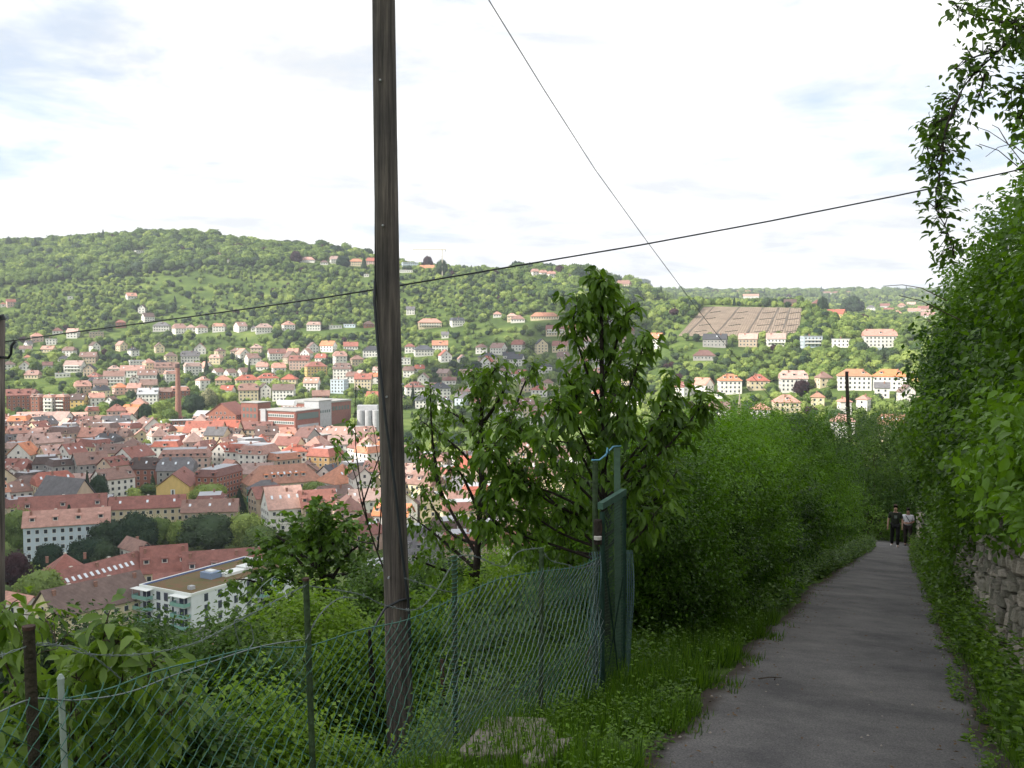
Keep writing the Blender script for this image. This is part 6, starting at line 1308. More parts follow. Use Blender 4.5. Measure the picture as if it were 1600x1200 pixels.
# branch hanging in from above right
hb = [[(1700,-60),(1620,20),(1560,80),(1510,130),(1480,190),(1465,250),(1455,265)], [(1500,150),(1478,200),(1470,260),(1462,320),(1480,360),(1490,400)], [(1600,40),(1540,30),(1495,15)], [(1560,80),(1520,90),(1490,110)], [(1540,110),(1530,150),(1520,170)], [(1640,10),(1600,60),(1570,75)], [(1700,120),(1640,140),(1590,140),(1570,150)], [(1680,40),(1620,50),(1580,35)], [(1490,180),(1465,190),(1450,200)], [(1478,230),(1458,245),(1445,225)], [(1700,-40),(1610,-20),(1540,-10)], [(1660,150),(1610,165),(1590,190)]]
hb_b = pst(6.5, 3.4, 2.4)
limb_tree('overhanging_tree', [hb_b, hb_b+Vector((.2, -.3, 1.6)), at(1760, -80, 5.6), at(1690, -70, 5.3)], limbs_of(5.2, hb, .35), 'leafy branch hanging down from above at the upper right', L_branch, 'tree', ll=.055, per_m=54, spread=.115, r0=.016, wr=.5, k=6, singles=250, start=.12, droop=.3)
# thin bare creeper shoots against the sky
mb = MB()
cr_b = pst(8.5, 2.2, 4.2)
cs_ = empty('creeper_shoot', cr_b, 'thin wiry creeper shoots standing against the sky at right', 'shoots'); inv = cs_.matrix_basis.inverted()
for L_ in [[(1610,270),(1575,225),(1545,205),(1525,198)], [(1600,240),(1580,225),(1560,230),(1540,245)], [(1590,260),(1560,235),(1530,225)], [(1575,225),(1560,200),(1550,195)], [(1480,470),(1440,450),(1410,445),(1380,447)], [(1500,500),(1440,470),(1405,462)]]:
    MB().tube([at(px, v, 6.8+.1*i) for i, (px, v) in enumerate(L_)], [.004, .003, .0025, .002][:len(L_)], 5).obj('shoot', M_bark, cs_).matrix_basis = inv

# ------------------------------------------------------------ wooden poles and wires
def mat_pole():
    m, t, b = newmat('weathered_pole_wood'); b.inputs['Roughness'].default_value = .85; o = N(t, 'ShaderNodeTexCoord'); mp = N(t, 'ShaderNodeMapping'); mp.inputs[3].default_value = (16, 16, .55)
    t.links.new(o.outputs['Object'], mp.inputs[0]); n = N(t, 'ShaderNodeTexNoise'); n.inputs['Scale'].default_value = 2.2; n.inputs['Detail'].default_value = 10; n.inputs['Roughness'].default_value = .7; t.links.new(mp.outputs[0], n.inputs['Vector'])
    r_ = N(t, 'ShaderNodeValToRGB'); e = r_.color_ramp.elements; e[0].position = .34; e[0].color = (.030, .027, .026, 1); e[1].position = .66; e[1].color = (.21, .185, .165, 1); x = e.new(.5); x.color = (.10, .088, .080, 1)
    t.links.new(n.outputs[0], r_.inputs[0])
    n2 = N(t, 'ShaderNodeTexNoise'); n2.inputs['Scale'].default_value = 1.4; n2.inputs['Detail'].default_value = 5; t.links.new(o.outputs['Object'], n2.inputs['Vector'])
    r2 = N(t, 'ShaderNodeValToRGB'); r2.color_ramp.elements[0].color = (.55, .55, .58, 1); r2.color_ramp.elements[1].color = (1.2, 1.15, 1.1, 1); r2.color_ramp.elements[0].position = .35; r2.color_ramp.elements[1].position = .65; t.links.new(n2.outputs[0], r2.inputs[0])
    mx_ = N(t, 'ShaderNodeMix', data_type='RGBA', blend_type='MULTIPLY'); mx_.inputs[0].default_value = 1; t.links.new(r_.outputs[0], mx_.inputs[6]); t.links.new(r2.outputs[0], mx_.inputs[7]); t.links.new(mx_.outputs[2], b.inputs['Base Color'])
    bp = N(t, 'ShaderNodeBump'); bp.inputs['Strength'].default_value = .9; bp.inputs['Distance'].default_value = .02; t.links.new(n.outputs[0], bp.inputs['Height']); t.links.new(bp.outputs[0], b.inputs['Normal']); return m
M_pole = mat_pole(); M_wire = mat_plain('black_cable', (.03, .034, .04), .5)
def pole_mb(pts, rads, n=20):
    mb = MB(); mb.tube(pts, rads, n); V_ = mb.v
    for i in range(len(V_)):   # shallow drying cracks
        k = i % n; r_ = .996+.006*math.sin(k*2.7)+(-.035 if k in (4, 11, 12) else 0); c_ = Vector(pts[i//n]); V_[i] = tuple(c_+(Vector(V_[i])-c_)*r_)
    return mb
YP = 8.0
pb = at(628, 1330, YP); pb.z = H(pb.x, pb.y)-.1
pl_ = empty('wooden_pole', pb, 'tall weathered wooden utility pole standing behind the chain-link fence', 'utility pole'); inv = pl_.matrix_basis.inverted()
ppts = [pb, at(627, 1180, YP), at(620, 930, YP), at(611, 650, YP), at(606, 450, YP), at(602, 200, YP), at(599, -40, YP), at(598, -160, YP)]
pole_mb(ppts, [x*YP/FPX/2 for x in (47, 44, 40, 38, 37.5, 36.5, 35, 34)]).obj('pole_shaft', M_pole, pl_, smooth=True).matrix_basis = inv
yp = YP-.03
cab = [at(586, 440, yp), at(585, 470, yp-.03), at(592, 560, yp-.1), at(603, 660, yp-.125), at(617, 760, yp-.125), at(628, 860, yp-.12), at(638, 940, yp-.08), at(641, 1000, yp), at(640, 1100, yp)]
MB().tube(cab, .012, 7).obj('down_cable', M_wire, pl_, smooth=True).matrix_basis = inv
MB().tube([at(587, -50, yp), at(586, 440, yp), at(586, 470, yp)], .006, 6).obj('down_cable', M_wire, pl_).matrix_basis = inv
MB().tube([at(642, 935, YP-.02), at(625, 938, YP-.14), at(602, 950, YP-.12), at(590, 970, YP-.4), at(583, 985, YP-.9)], .010, 6).obj('loose_cable', M_wire, pl_, smooth=True).matrix_basis = inv
for (px, v) in ((594, 125), (598, 352), (604, 620), (607, 903), (629, 600)):
    q = at(px, v, YP-.118); MB().tube([q+Vector((0, .03, 0)), q+Vector((0, -.012, 0))], .008, 8).obj('bolt', M_metal, pl_).matrix_basis = inv
# left pole at the frame edge
lp = at(-12, 1060, 12); lp.z = H(lp.x, lp.y)-.1
lp_ = empty('wooden_pole', lp, 'dark wooden pole cut by the left frame edge, carrying the cable', 'utility pole'); inv = lp_.matrix_basis.inverted()
pole_mb([lp, at(-12, 1000, 12), at(-11, 700, 12), at(-9, 494, 12)], [.15, .14, .13, .12]).obj('pole_shaft', M_pole, lp_, smooth=True).matrix_basis = inv
MB().tube([at(0, 558, 11.95), at(13, 559, 11.9), at(17, 553, 11.9), at(18, 540, 11.9), at(24, 533, 11.9)], .017, 8).obj('bracket', M_wire, lp_, smooth=True).matrix_basis = inv
MB().tube([at(-4, 496, 11.9), at(4, 494, 11.9), at(5, 500, 11.9)], .03, 8).obj('pole_cap', M_wire, lp_).matrix_basis = inv
# thin far pole in the hedge
fpb = at(1333, 800, 58); fpb.z = H(fpb.x, fpb.y)
fp_ = empty('wooden_pole', fpb, 'thin dark leaning pole rising out of the hedge', 'utility pole'); inv = fp_.matrix_basis.inverted()
MB().tube([fpb, at(1329, 700, 58), at(1325, 640, 58), at(1323, 581, 58)], [.13, .115, .11, .095], 12).obj('pole_shaft', M_barkd, fp_, smooth=True).matrix_basis = inv
def cable(pts, r_, label, n=6, sag=0):
    P0 = [Vector(p_) for p_ in pts]; o = MB().tube(P0, r_, n).obj('cable', M_wire, smooth=True); tag(o, label, 'cable'); return o
def span(a, b, k, sag): return [a.lerp(b, i/k)+Vector((0, 0, -sag*4*(i/k)*(1-i/k))) for i in range(k+1)]
pa = at(8, 534, 11.9); pm = at(588, 453, YP+.10); pe = at(1640, 258, 9.0)
c_ = [(8,534),(100,521),(200,508),(300,494.5),(400,480.5),(500,466),(588,452),(640,443.5),(800,416.5),(1000,383),(1200,346),(1400,306),(1575,269),(1700,240)]
cable([at(px, v, 11.9-(11.9-8.15)*(px-8)/580 if px < 588 else 8.15+.9*(px-588)/1000) for px, v in c_], .0068, 'black overhead cable running from left pole past the tall pole into the bushes')
c2 = [(740,-40),(765,2),(850,140),(930,265),(1013,380),(1080,470),(1130,535),(1165,575),(1215,634),(1255,678)]
cable([at(px, v, 8+i*2.2) for i, (px, v) in enumerate(c2)], .0056, 'thin straight wire sloping down across the sky towards the spire')

# ------------------------------------------------------------ chain-link fence, gate and slab
FA, FB = Vector((-2.05, 2.9, 0)), Vector((.65, 7.4, 0))
def fpos(px):   # point of the fence line seen in image column px
    a = (px-800)/FPX; d = FB-FA; k = (a*FA.y-FA.x)/(d.x-a*d.y); return FA+d*k, k
M_fg = mat_plain('green_fence_wire', (.06, .16, .125), .45, noise=.3, nscale=30); M_fz = mat_plain('worn_zinc_wire', (.20, .24, .24), .45, metal=.4, noise=.3, nscale=40)
M_post = mat_plain('green_mossy_post', (.045, .075, .035), .8, noise=.5, nscale=18, bump=.4); M_rust = mat_plain('rusty_iron', (.055, .032, .024), .9, noise=.4, nscale=20, bump=.4)
M_conp = mat_plain('mossy_dark_post', (.035, .03, .02), .95, noise=.5, nscale=20, bump=.6)
topv = [(-80, 1150), (0, 1112), (50, 1092), (92, 1093), (170, 1076), (240, 1050), (320, 1030), (400, 1012), (478, 1010), (560, 985), (640, 967), (710, 935), (780, 905), (845, 893), (905, 885), (937, 870)]
def top_z(k):
    best = []
    for px, v in topv:
        p_, kk = fpos(px); best.append((kk, at(px, v, p_.y).z))
    best.sort(); return float(np.interp(k, [b[0] for b in best], [b[1] for b in best]))
fl = (FB-FA).length; fdir = (FB-FA)/fl; cell = .037
fe = empty('chain_link_fence', FA+Vector((0, 0, H(FA.x, FA.y))), 'sagging green chain-link fence running from the lower left to the gate', 'fence'); inv = fe.matrix_basis.inverted()
def net(offset, x0, x1, cell, mat, wr, ph, drop=0, wob=.01, name='wire_mesh'):
    mb = MB(); nw = int((x1-x0)/(cell)); 
    nrm = Vector((fdir.y, -fdir.x, 0))
    for i in range(nw):
        xa = x0+i*cell; k = xa/fl; zt = top_z(k)-drop; p_ = FA+fdir*xa; zb = H(p_.x, p_.y)-.02; rows = int((zt-zb)/cell); pts = []
        for j in range(rows+1):
            xx = xa+(cell if (j+i) % 2 else 0); z_ = zt-j*cell+.012*math.sin(xx*2.3+j*.15); q = FA+fdir*xx+nrm*(offset+wob*math.sin(xx*1.7+j*.25)+.03*math.sin(j*.35+xx*.6)+(.0035 if j % 2 else -.0035))
            q.z = z_+.008*math.sin(xx*9); pts.append(q)
        if len(pts) > 1:
            tw = pts[0]+Vector((0, 0, .022)); mb.tube([tw+fdir*.008]+pts, wr, 3, cap=False)
    mb.obj(name, mat, fe, kind='stuff').matrix_basis = inv
net(0, -.4, fl-.05, cell, M_fg, .0025, 0)
net(.035, fl*.60, fl-.02, cell*1.02, M_fz, .0017, 1, drop=-.01, wob=.02)
# top wire, tension wires and barbed strands
def wire_pts(lst, dy=0): return [Vector((*(fpos(px)[0]).xy, 0))*0+at(px, v, fpos(px)[0].y+dy) for px, v in lst]
def wire(name, lst, r_, mat, dy=0, twist=0, barbs=0, barb_name='barb'):
    P_ = wire_pts(lst, dy); out = []
    for i in range(len(P_)-1):
        a, b = P_[i], P_[i+1]; p0_ = P_[max(i-1, 0)]; p3 = P_[min(i+2, len(P_)-1)]
        for j in range(10):
            t = j/10; out.append(.5*((2*a)+(b-p0_)*t+(2*p0_-5*a+4*b-p3)*t*t+(3*a-p0_-3*b+p3)*t**3))
    out.append(P_[-1]); mb = MB()
    if twist:
        dens = []; L0 = 0
        for i in range(len(out)-1):
            a, b = out[i], out[i+1]; n_ = max(1, int((b-a).length/.012))
            for j in range(n_): dens.append(a.lerp(b, j/n_))
        for ph in (0, math.pi): mb.tube([q+Vector((.003*math.cos(i*.9+ph), 0, .003*math.sin(i*.9+ph))) for i, q in enumerate(dens)], r_, 4)
        for i in range(6, len(dens), 8 if barbs else 10**6):
            q = dens[i]; c = Vector((rng.uniform(-1, 1), rng.uniform(-1, 1), rng.uniform(-1, 1))).normalized()*.014; mb.tube([q-c, q+c], [r_*.9, r_*.9], 4); c = c.orthogonal().normalized()*.013; mb.tube([q-c, q+c], r_*.9, 4)
    else: mb.tube(out, r_, 6)
    mb.obj(name, mat, fe, smooth=True).matrix_basis = inv
wire('top_wire', topv, .0032, M_fg)
wire('tension_wire', [(0, 1112), (52, 1092), (120, 1094), (200, 1082), (280, 1052), (400, 1012), (470, 1000)], .0032, M_fz, dy=-.02)
wire('tension_wire', [(600, 1200), (760, 1100), (840, 1060), (930, 993)], .0022, M_fg, dy=-.02)
wire('barbed_wire', [(-40, 1040), (50, 1008), (90, 1008), (140, 1022), (220, 1022), (300, 1006), (345, 985), (400, 955), (470, 918), (480, 915)], .0017, M_fz, dy=-.01, twist=1, barbs=1)
wire('barbed_wire', [(52, 1008), (120, 1012), (165, 1040), (190, 1062)], .0017, M_fz, dy=.03, twist=1, barbs=1)
wire('barbed_wire', [(480, 915), (560, 928), (600, 945), (650, 952), (680, 925), (708, 880), (720, 868), (745, 870), (788, 885), (810, 862), (845, 856)], .0017, M_fz, dy=0, twist=1, barbs=1)
wire('barbed_wire', [(478, 1000), (500, 960), (530, 935), (560, 935)], .0017, M_fz, dy=-.03, twist=1, barbs=1)
wire('barbed_wire', [(632, 903), (660, 912), (690, 922), (712, 925)], .0017, M_fz, dy=0, twist=1, barbs=1)
wire('barbed_wire', [(845, 856), (860, 875), (885, 882), (905, 888), (930, 880)], .0017, M_fz, dy=0, twist=1, barbs=1)
wire('wire_loop', [(375, 1010), (366, 975), (372, 968), (390, 975), (396, 1000), (390, 1012)], .0022, M_fz, dy=-.01)
wire('wire_loop', [(370, 968), (385, 945), (410, 915), (430, 900)], .0019, M_fz, dy=-.01)
for (px, vt, vb, w_, mat, nm, lab) in [(45, 983, 1230, 18, M_conp, 'concrete', None), (95, 1068, 1230, 10, mat_plain('pale_green_tube', (.33, .40, .37), .5), 'thin', None), (478, 907, 1240, 10, M_post, 'mossy', None), (710, 868, 1230, 8, M_post, 'wound', None), (846, 856, 1170, 7.5, M_post, 'straight', None)]:
    p_, k = fpos(px); Y = p_.y; z0 = H(p_.x, p_.y)-.1; q0 = Vector((p_.x, Y, z0)); q1 = at(px, vt, Y); q0.x += (-.004 if px < 100 else .02 if px == 478 else 0)
    rr_ = w_*Y/FPX/2; pe_ = empty('fence_post', q0, {'concrete': 'thick dark mossy fence post cut by the lower left corner', 'thin': 'thin pale metal tube post beside the dark mossy one', 'mossy': 'green mossy fence post with rusty cap left of pole', 'wound': 'fence post wound round with green wire right of pole', 'straight': 'slim fence post nearest to the green gate'}[nm], 'fence post', 'posts of the chain-link fence')
    iv = pe_.matrix_basis.inverted(); MB().tube([q0, q0.lerp(q1, .5), q1], rr_, 14).obj('post_shaft', mat, pe_, smooth=False).matrix_basis = iv
    if nm == 'mossy' or nm == 'concrete': MB().tube([q1, q1+Vector((0, 0, .012))], rr_*1.12, 14).obj('post_cap', M_rust, pe_).matrix_basis = iv
    if nm == 'thin': MB().tube([q1, q1+Vector((0, 0, .02)), q1+Vector((0, 0, .035))], [rr_*1.1, rr_*1.2, rr_*.5], 12).obj('post_cap', mat, pe_).matrix_basis = iv
    if nm in ('wound',):
        hp = [q0.lerp(q1, i/400)+Vector((math.cos(i*.75), math.sin(i*.75), 0))*(rr_+.003) for i in range(401)]; MB().tube(hp, .0028, 4).obj('wire_winding', M_fg, pe_, smooth=True).matrix_basis = iv
# gate: two posts, framed mesh leaf with a board on top
gy_ = 7.45
g0 = at(943, 1112, gy_); g1 = at(974, 1104, gy_+.75)
gz0 = at(943, 1100, gy_).z
gate = empty('garden_gate', (g0.x, g0.y, gz0), 'narrow green mesh gate standing ajar at the end of the fence', 'gate'); iv = gate.matrix_basis.inverted()
M_gate = mat_plain('green_gate_paint', (.015, .045, .032), .6, noise=.35, nscale=12); M_net = mat_plain('green_netting', (.025, .055, .035), .7); M_bluenet = mat_plain('blue_green_netting', (.10, .17, .18), .6)
gt0, gt1 = at(943, 798, gy_), at(974, 776, gy_+.75)
for a, b, r_ in ((at(941, 1115, gy_), at(941, 800, gy_), .020), (at(973, 1106, gy_+.75), at(975, 775, gy_+.75), .022)): MB().tube([a, b], r_, 10).obj('gate_frame', M_gate, gate).matrix_basis = iv
mbb = MB(); dz = Vector((0, 0, .05)); sdv = Vector((.02, -.01, 0))
a, b = at(938, 796, gy_-.02), at(975, 773, gy_+.78); mbb.add([a-sdv, b-sdv, b+sdv, a+sdv, a-sdv+dz, b-sdv+dz, b+sdv+dz, a+sdv+dz], [(0, 3, 2, 1), (4, 5, 6, 7), (0, 1, 5, 4), (1, 2, 6, 5), (2, 3, 7, 6), (3, 0, 4, 7)])
mbb.obj('top_board', mat_plain('green_top_board', (.055, .12, .09), .6, noise=.25, nscale=15), gate).matrix_basis = iv
for (p1, p2, r_) in (((943, 860), (972, 1100), .008), ((974, 900), (944, 1080), .006)): MB().tube([at(*p1, gy_+.02), at(*p2, gy_+.6)], r_, 6).obj('brace', M_gate, gate).matrix_basis = iv
mb = MB(); na_, nb_ = 22, 60
for i in range(na_+1):
    f = i/na_; mb.tube([at(943+31*f, 1106-4*f, gy_+.75*f), at(943+31*f, 800-24*f, gy_+.75*f)], .0021, 3, cap=False)
for j in range(nb_+1):
    g_ = j/nb_; mb.tube([at(943, 1106-306*g_, gy_), at(974, 1102-324*g_, gy_+.75)], .0021, 3, cap=False)
mb.obj('mesh_panel', M_net, gate, kind='stuff').matrix_basis = iv
MB().tube([at(934, 850, gy_-.03), at(934, 812, gy_-.03)], .032, 10).obj('lock_case', M_barkd, gate).matrix_basis = iv
MB().tube([at(934, 843, gy_-.07), at(934, 838, gy_-.07)], .03, 10).obj('lock_band', mat_plain('pale_tape', (.5, .48, .45), .6), gate).matrix_basis = iv
MB().tube([at(936+4*math.cos(i*.5), 826+9*math.sin(i*.5), gy_-.05) for i in range(14)], .006, 6).obj('chain', M_rust, gate).matrix_basis = iv
tp_ = empty('gate_post', at(930, 1112, gy_+.05), 'taller dark post left of the gate, tied with blue string', 'gate post'); iv = tp_.matrix_basis.inverted()
MB().tube([at(930, 1114, gy_+.05), at(930, 722, gy_+.05)], .022, 10).obj('post_shaft', M_post, tp_).matrix_basis = iv
tp2 = empty('gate_post', at(967, 1100, gy_+.9), 'pale green board post behind the gate, tied with blue string', 'gate post'); iv = tp2.matrix_basis.inverted()
mb = MB(); a, b = at(967, 1100, gy_+.9), at(964, 700, gy_+.9)
mb.add([a+Vector((dx, dy, 0)) for dx, dy in ((-.026, -.012), (.026, -.012), (.026, .012), (-.026, .012))]+[b+Vector((dx, dy, 0)) for dx, dy in ((-.026, -.012), (.026, -.012), (.026, .012), (-.026, .012))], [(0, 3, 2, 1), (4, 5, 6, 7), (0, 1, 5, 4), (1, 2, 6, 5), (2, 3, 7, 6), (3, 0, 4, 7)])
mb.obj('post_board', mat_plain('pale_green_board', (.085, .15, .105), .7, noise=.25, nscale=12), tp2).matrix_basis = iv
st_p = [at(925, 719, gy_), at(936, 719, gy_+.1), at(945, 712, gy_+.3), at(950, 706, gy_+.45), at(958, 698, gy_+.7), at(970, 697, gy_+.9)]
o = MB().tube(st_p, .007, 6).tube([at(947, 713, gy_+.35), at(949, 700, gy_+.35), at(952, 709, gy_+.4)], .006, 5).obj('string', mat_plain('blue_string', (.14, .36, .50), .7), smooth=True); tag(o, 'blue string knotted between the two tall gate posts', 'string')
mb = MB()
for i in range(9):
    f = i/8; pts = []
    for j in range(60):
        g_ = j/59; v_ = 860+245*g_; wd = 10+3*math.sin(g_*7)+(22*max(0, g_-.72)*2); pts.append(at(978+wd*f+1.6*(j % 2)*(1 if i % 2 else -1), v_, gy_+.85+.05*math.sin(g_*9+i)))
    mb.tube(pts, .0035, 3, cap=False)
o = mb.obj('netting', M_bluenet, kind='stuff'); tag(o, 'loose blue-green netting bundled at the right edge of the gate', 'netting'); mb = MB()
for i in range(9):
    f = i/8; pts = [at(922+16*f+2.0*(j % 2)*(1 if i % 2 else -1)+2*math.sin(j*.2), 862+240*j/59, gy_-.06+.03*math.sin(j*.3+i)) for j in range(60)]; mb.tube(pts, .0028, 3, cap=False)
o = mb.obj('netting', M_bluenet, kind='stuff'); tag(o, 'blue-green netting bundled at the left gate post where the fence ends', 'netting')
# rusty stake and concrete slabs behind the fence
sk0, sk1 = at(697, 1240, 6.9), at(690, 1030, 7.0); o = MB().tube([sk0, sk0.lerp(sk1, .5)+Vector((.01, 0, 0)), sk1], [.022, .02, .014], 8).obj('stake', M_rust); tag(o, 'short rusty brown stake among the shrubs right of the pole', 'stake')
o = MB().tube([at(890, 1120, 7.9), at(925, 1010, 8.3)], .02, 8).obj('stake', M_rust); tag(o, 'slanting brown stick leaning against the gate behind the mesh', 'stake')
o = MB().tube([at(588, 1130, 8.6), at(580, 1040, 8.6), at(577, 985, 8.5)], [.03, .025, .012], 8).obj('stake', M_barkd); tag(o, 'dark dead stem standing left of the wooden pole', 'stake')
M_slab = mat_plain('weathered_concrete_slab', (.27, .24, .21), .9, noise=.35, nscale=7, bump=.6)
def slab(pix, th, label):
    tops = []
    for px, v in pix:
        d = pdir(px, v); d = d/d.y; ys = np.arange(4, 12, .01); g_ = d.z*ys-(Hs(d.x*ys, ys)+.10); k = int(np.argmax(g_ < 0)); y_ = ys[k]; tops.append(Vector((d.x*y_, y_, d.z*y_)))
    n_ = len(tops); mb = MB(); mb.add(tops+[t_-Vector((0, 0, th)) for t_ in tops], [tuple(reversed(range(n_)))]+[(i, (i+1) % n_, n_+(i+1) % n_, n_+i) for i in range(n_)])
    o = mb.obj('concrete_slab', M_slab); bv = o.modifiers.new('bevel', 'BEVEL'); bv.width = .012; bv.segments = 2; return tag(o, label, 'slab')
slab([(715, 1172), (752, 1132), (768, 1118), (855, 1121), (872, 1150), (800, 1176), (740, 1178)], .12, 'larger grey concrete slab lying behind the fence foot'); slab([(812, 1180), (850, 1156), (900, 1150), (900, 1130), (872, 1122), (862, 1121), (880, 1152)][:3]+[(888, 1160), (852, 1188), (818, 1192)], .10, 'smaller concrete piece beside the larger slab')

# ------------------------------------------------------------ two people walking up the path
def skin_body(name, verts, edges, radii, mat, parent, root=0, sub=2):
    me = bpy.data.meshes.new(name); me.from_pydata(verts, edges, []); o = bpy.data.objects.new(name, me); C.objects.link(o)
    md = o.modifiers.new('skin', 'SKIN'); md.use_smooth_shade = True; sv = me.skin_vertices[0].data
    for i, r_ in enumerate(radii): sv[i].radius = r_ if hasattr(r_, '__len__') else (r_, r_)
    for i in range(len(verts)): sv[i].use_root = (i == root)
    ms = o.modifiers.new('sub', 'SUBSURF'); ms.levels = sub; ms.render_levels = sub
    me.materials.append(mat); o.parent = parent; return o
def person(pos, rz, label, skin_c, top, trous, hair, shoe, armL, armR, step, head_tilt, hgt=1.78, sleeve=None):
    e = empty('person', pos, label, 'person', None, rz); e.scale = (hgt/1.78,)*3
    s = step
    V_ = [(0, 0, .95), (0, -.01, 1.18), (0, 0, 1.40), (0, -.01, 1.52), (0, -.03+head_tilt*.4, 1.60), (0, -.05+head_tilt, 1.69),
          (.10, 0, .92), (.11, -.14*s, .50), (.11, -.02*s+.05, .09), (.11, -.16+.0*s, .03), (-.10, 0, .92), (-.11, .10*s, .50), (-.11, .24*s, .10), (-.11, .24*s-.16, .03),
          (.19, 0, 1.42), (-.19, 0, 1.42)]
    E_ = [(0, 1), (1, 2), (2, 3), (3, 4), (4, 5), (0, 6), (6, 7), (7, 8), (8, 9), (0, 10), (10, 11), (11, 12), (12, 13), (2, 14), (2, 15)]
    Rr = [(.12, .075), (.105, .07), (.12, .07), (.05, .05), (.075, .08), (.078, .09), (.075, .075), (.05, .05), (.036, .036), (.034, .03), (.075, .075), (.05, .05), (.036, .036), (.034, .03), (.05, .05), (.05, .05)]
    for sh, arm in ((14, armR), (15, armL)):
        prev = sh
        for q, r_ in zip(arm, (.046, .034, .03)): V_.append(q); Rr.append(r_); E_.append((prev, len(V_)-1)); prev = len(V_)-1
        hx, hy, hz_ = arm[-1]; dirn = (Vector(arm[-1])-Vector(arm[-2])).normalized()
        for f in range(4):
            o_ = Vector((.011*(f-1.5), .0, 0)) if abs(dirn.z) > .5 else Vector((0, 0, .011*(f-1.5)))
            a = Vector(arm[-1])+dirn*.06+o_*1.4; b = a+dirn*(.05-.006*abs(f-1.3)); V_ += [tuple(a), tuple(b)]; Rr += [.010, .008]; E_ += [(prev, len(V_)-2), (len(V_)-2, len(V_)-1)]
        a = Vector(arm[-1])+dirn*.03+Vector((0, -.035, 0)); V_.append(tuple(a)); Rr.append(.011); E_.append((prev, len(V_)-1))
    skin = mat_plain('skin_'+str(len(bpy.data.materials)), skin_c, .6)
    skin_body('body', V_, E_, Rr, skin, e)
    # clothes: a shirt and trousers around the same skeleton, a little larger
    tv = [V_[0], V_[1], V_[2], (0, -.01, 1.47), V_[14], V_[15]]; tv[0] = (0, 0, .90)
    te = [(0, 1), (1, 2), (2, 3), (2, 4), (2, 5)]; tr_ = [(.185, .14), (.175, .135), (.195, .135), (.085, .085), (.085, .085), (.085, .085)]
    for sh, arm in ((4, armR), (5, armL)):
        a = Vector(V_[14] if sh == 4 else V_[15]); b = Vector(arm[0]); m_ = a.lerp(b, .8); tv.append(tuple(m_)); tr_.append(.066); te.append((sh, len(tv)-1))
    skin_body('shirt', tv, te, tr_, top, e)
    lv = [(0, 0, .97), V_[6], V_[7], (V_[8][0], V_[8][1], .07), V_[10], V_[11], (V_[12][0], V_[12][1], .07)]; skin_body('trousers', lv, [(0, 1), (1, 2), (2, 3), (0, 4), (4, 5), (5, 6)], [(.175, .13), .112, .085, .07, .112, .085, .07], trous, e)
    for i, (x, y) in enumerate(((V_[8][0], V_[8][1]), (V_[12][0], V_[12][1]))):
        z0 = .04; skin_body('shoe', [(x, y+.05, z0+.02), (x, y-.06, z0), (x, y-.17, z0-.008)], [(0, 1), (1, 2)], [(.056, .058), (.058, .05), (.048, .036)], shoe, e, sub=1)
    hc = Vector(V_[5]); bm = bmesh.new(); bmesh.ops.create_uvsphere(bm, u_segments=16, v_segments=12, radius=.105)
    for v in bm.verts:
        v.co = Vector((v.co.x*.86, v.co.y*1.02+.012, v.co.z*1.05+.035))
    bmesh.ops.delete(bm, geom=[v for v in bm.verts if v.co.y < -.035 and v.co.z < .085 or v.co.z < -.04], context='VERTS')
    me = bpy.data.meshes.new('hair'); bm.to_mesh(me); bm.free(); me.materials.append(hair); [setattr(p_, 'use_smooth', True) for p_ in me.polygons]
    ho = link(bpy.data.objects.new('hair', me), e); ho.location = hc
    for sx in (-1, 1): MB().tube([hc+Vector((sx*.03, -.086, .012)), hc+Vector((sx*.03, -.095, .012))], .010, 8).obj('eye', M_glass, e)
    MB().tube([hc+Vector((0, -.085, .01)), hc+Vector((0, -.108, -.022)), hc+Vector((0, -.088, -.03))], [.008, .014, .008], 8).obj('nose', skin, e)
    MB().tube([hc+Vector((-.025, -.088, -.055)), hc+Vector((.025, -.088, -.055))], .005, 6).obj('mouth', mat_plain('lips', (.3, .12, .1), .6), e)
    return e
def on_path(px, v, Y):
    d = at(px, v, Y); s = d.x*HX+d.y*HY; return Vector((d.x, d.y, path_z(s)+.015))
sk = (.42, .27, .20)
q1 = on_path(1398, 858, 42.0); q2 = on_path(1418, 852, 44.0)
M_dt = mat_plain('dark_olive_shirt', (.030, .034, .026), .9, noise=.3, nscale=12); M_bt = mat_plain('black_trousers', (.012, .012, .014), .9); M_ws = mat_plain('white_shirt', (.62, .62, .68), .9); M_hd = mat_plain('dark_hair', (.015, .012, .01), .8); M_hb = mat_plain('short_brown_hair', (.05, .03, .02), .8)
M_sw = mat_plain('white_shoes', (.6, .6, .6), .6); M_sd = mat_plain('dark_shoes', (.03, .03, .03), .6)
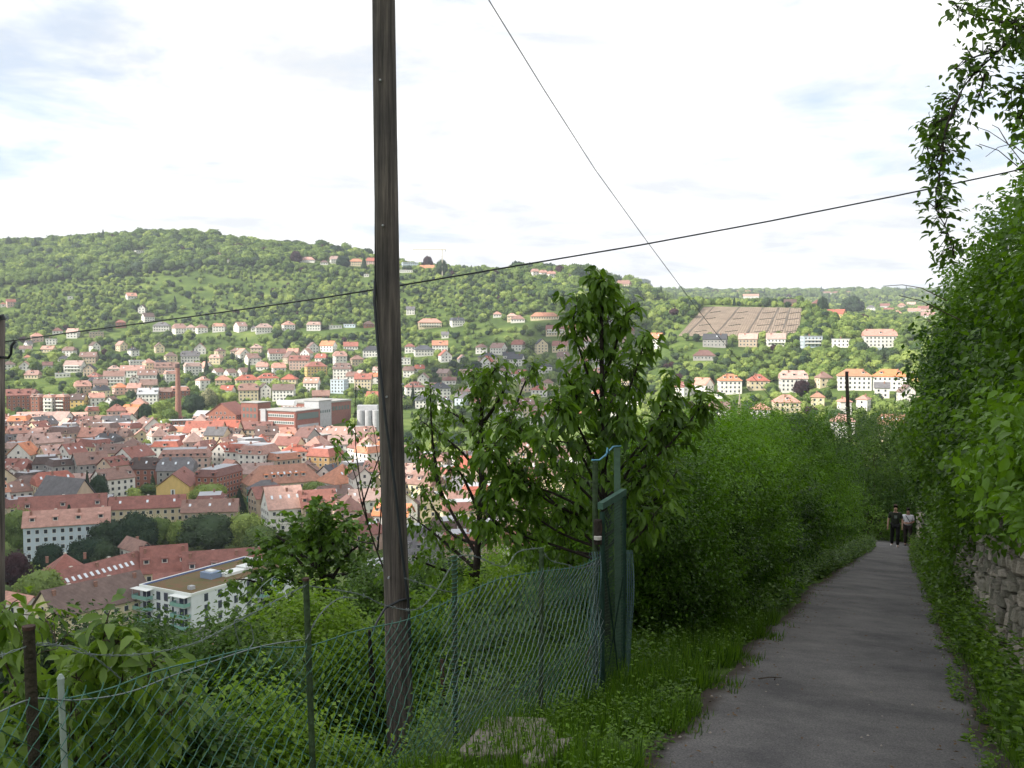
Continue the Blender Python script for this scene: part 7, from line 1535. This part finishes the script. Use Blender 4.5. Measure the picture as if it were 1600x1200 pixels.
p1 = person(q1, facing(q1)+.05, 'person in a dark printed shirt and black trousers walking with one arm hanging', sk, M_dt, M_bt, M_hb, M_sw, [(-.27, .02, 1.14), (-.30, -.06, .90), (-.30, -.08, .84)], [(.28, .03, 1.14), (.27, -.10, .92), (.27, -.13, .86)], 1.0, 0, 1.80)
p2 = person(q2, facing(q2)-.05, 'person in a white shirt and dark trousers walking with folded forearms', (.33, .2, .15), M_ws, mat_plain('dark_brown_trousers', (.03, .022, .022), .9), M_hd, M_sd, [(-.25, -.02, 1.15), (-.08, -.21, 1.08), (-.03, -.22, 1.09)], [(.25, -.02, 1.15), (.06, -.20, 1.12), (.0, -.21, 1.13)], .7, -.05, 1.70)
MB().tube([(-.10, -.135, 1.47), (.02, -.15, 1.28), (.15, -.14, 1.05), (.19, 0, .98)], .014, 6).obj('bag_strap', mat_plain('dark_strap', (.04, .05, .09), .8), p2)
MB().box(-.05, .06, -.145, -.125, 1.24, 1.36).obj('shirt_print', mat_plain('grey_shirt_print', (.16, .19, .17), .9), p1)

# ------------------------------------------------------------ haze
HAZE = True
if HAZE:
    me = bpy.data.meshes.new('haze'); x0, x1, y0, y1, z0, z1 = -1900, 2100, -40, 4900, -84, 330
    zl = min(-84, float(GZ.min())-1) if False else -128
    me.from_pydata([(x, y, z) for z in (zl, z1) for (x, y) in ((x0, y0), (x1, y0), (x1, y1), (x0, y1))], [], [(0, 3, 2, 1), (4, 5, 6, 7), (0, 1, 5, 4), (1, 2, 6, 5), (2, 3, 7, 6), (3, 0, 4, 7)])
    hm = bpy.data.materials.new('haze_air'); hm.use_nodes = True; t = hm.node_tree; t.nodes.clear(); ou = N(t, 'ShaderNodeOutputMaterial'); pv = N(t, 'ShaderNodeVolumePrincipled')
    pv.inputs['Color'].default_value = (.80, .88, 1, 1); pv.inputs['Density'].default_value = .00012; pv.inputs['Anisotropy'].default_value = .2; t.links.new(pv.outputs[0], ou.inputs['Volume'])
    me.materials.append(hm); ho = link(bpy.data.objects.new('haze', me)); ho['kind'] = 'stuff'
print('objects', len(bpy.data.objects), 'tris', sum(len(o.data.polygons) for o in bpy.data.objects if o.type == 'MESH' and o.users_collection))
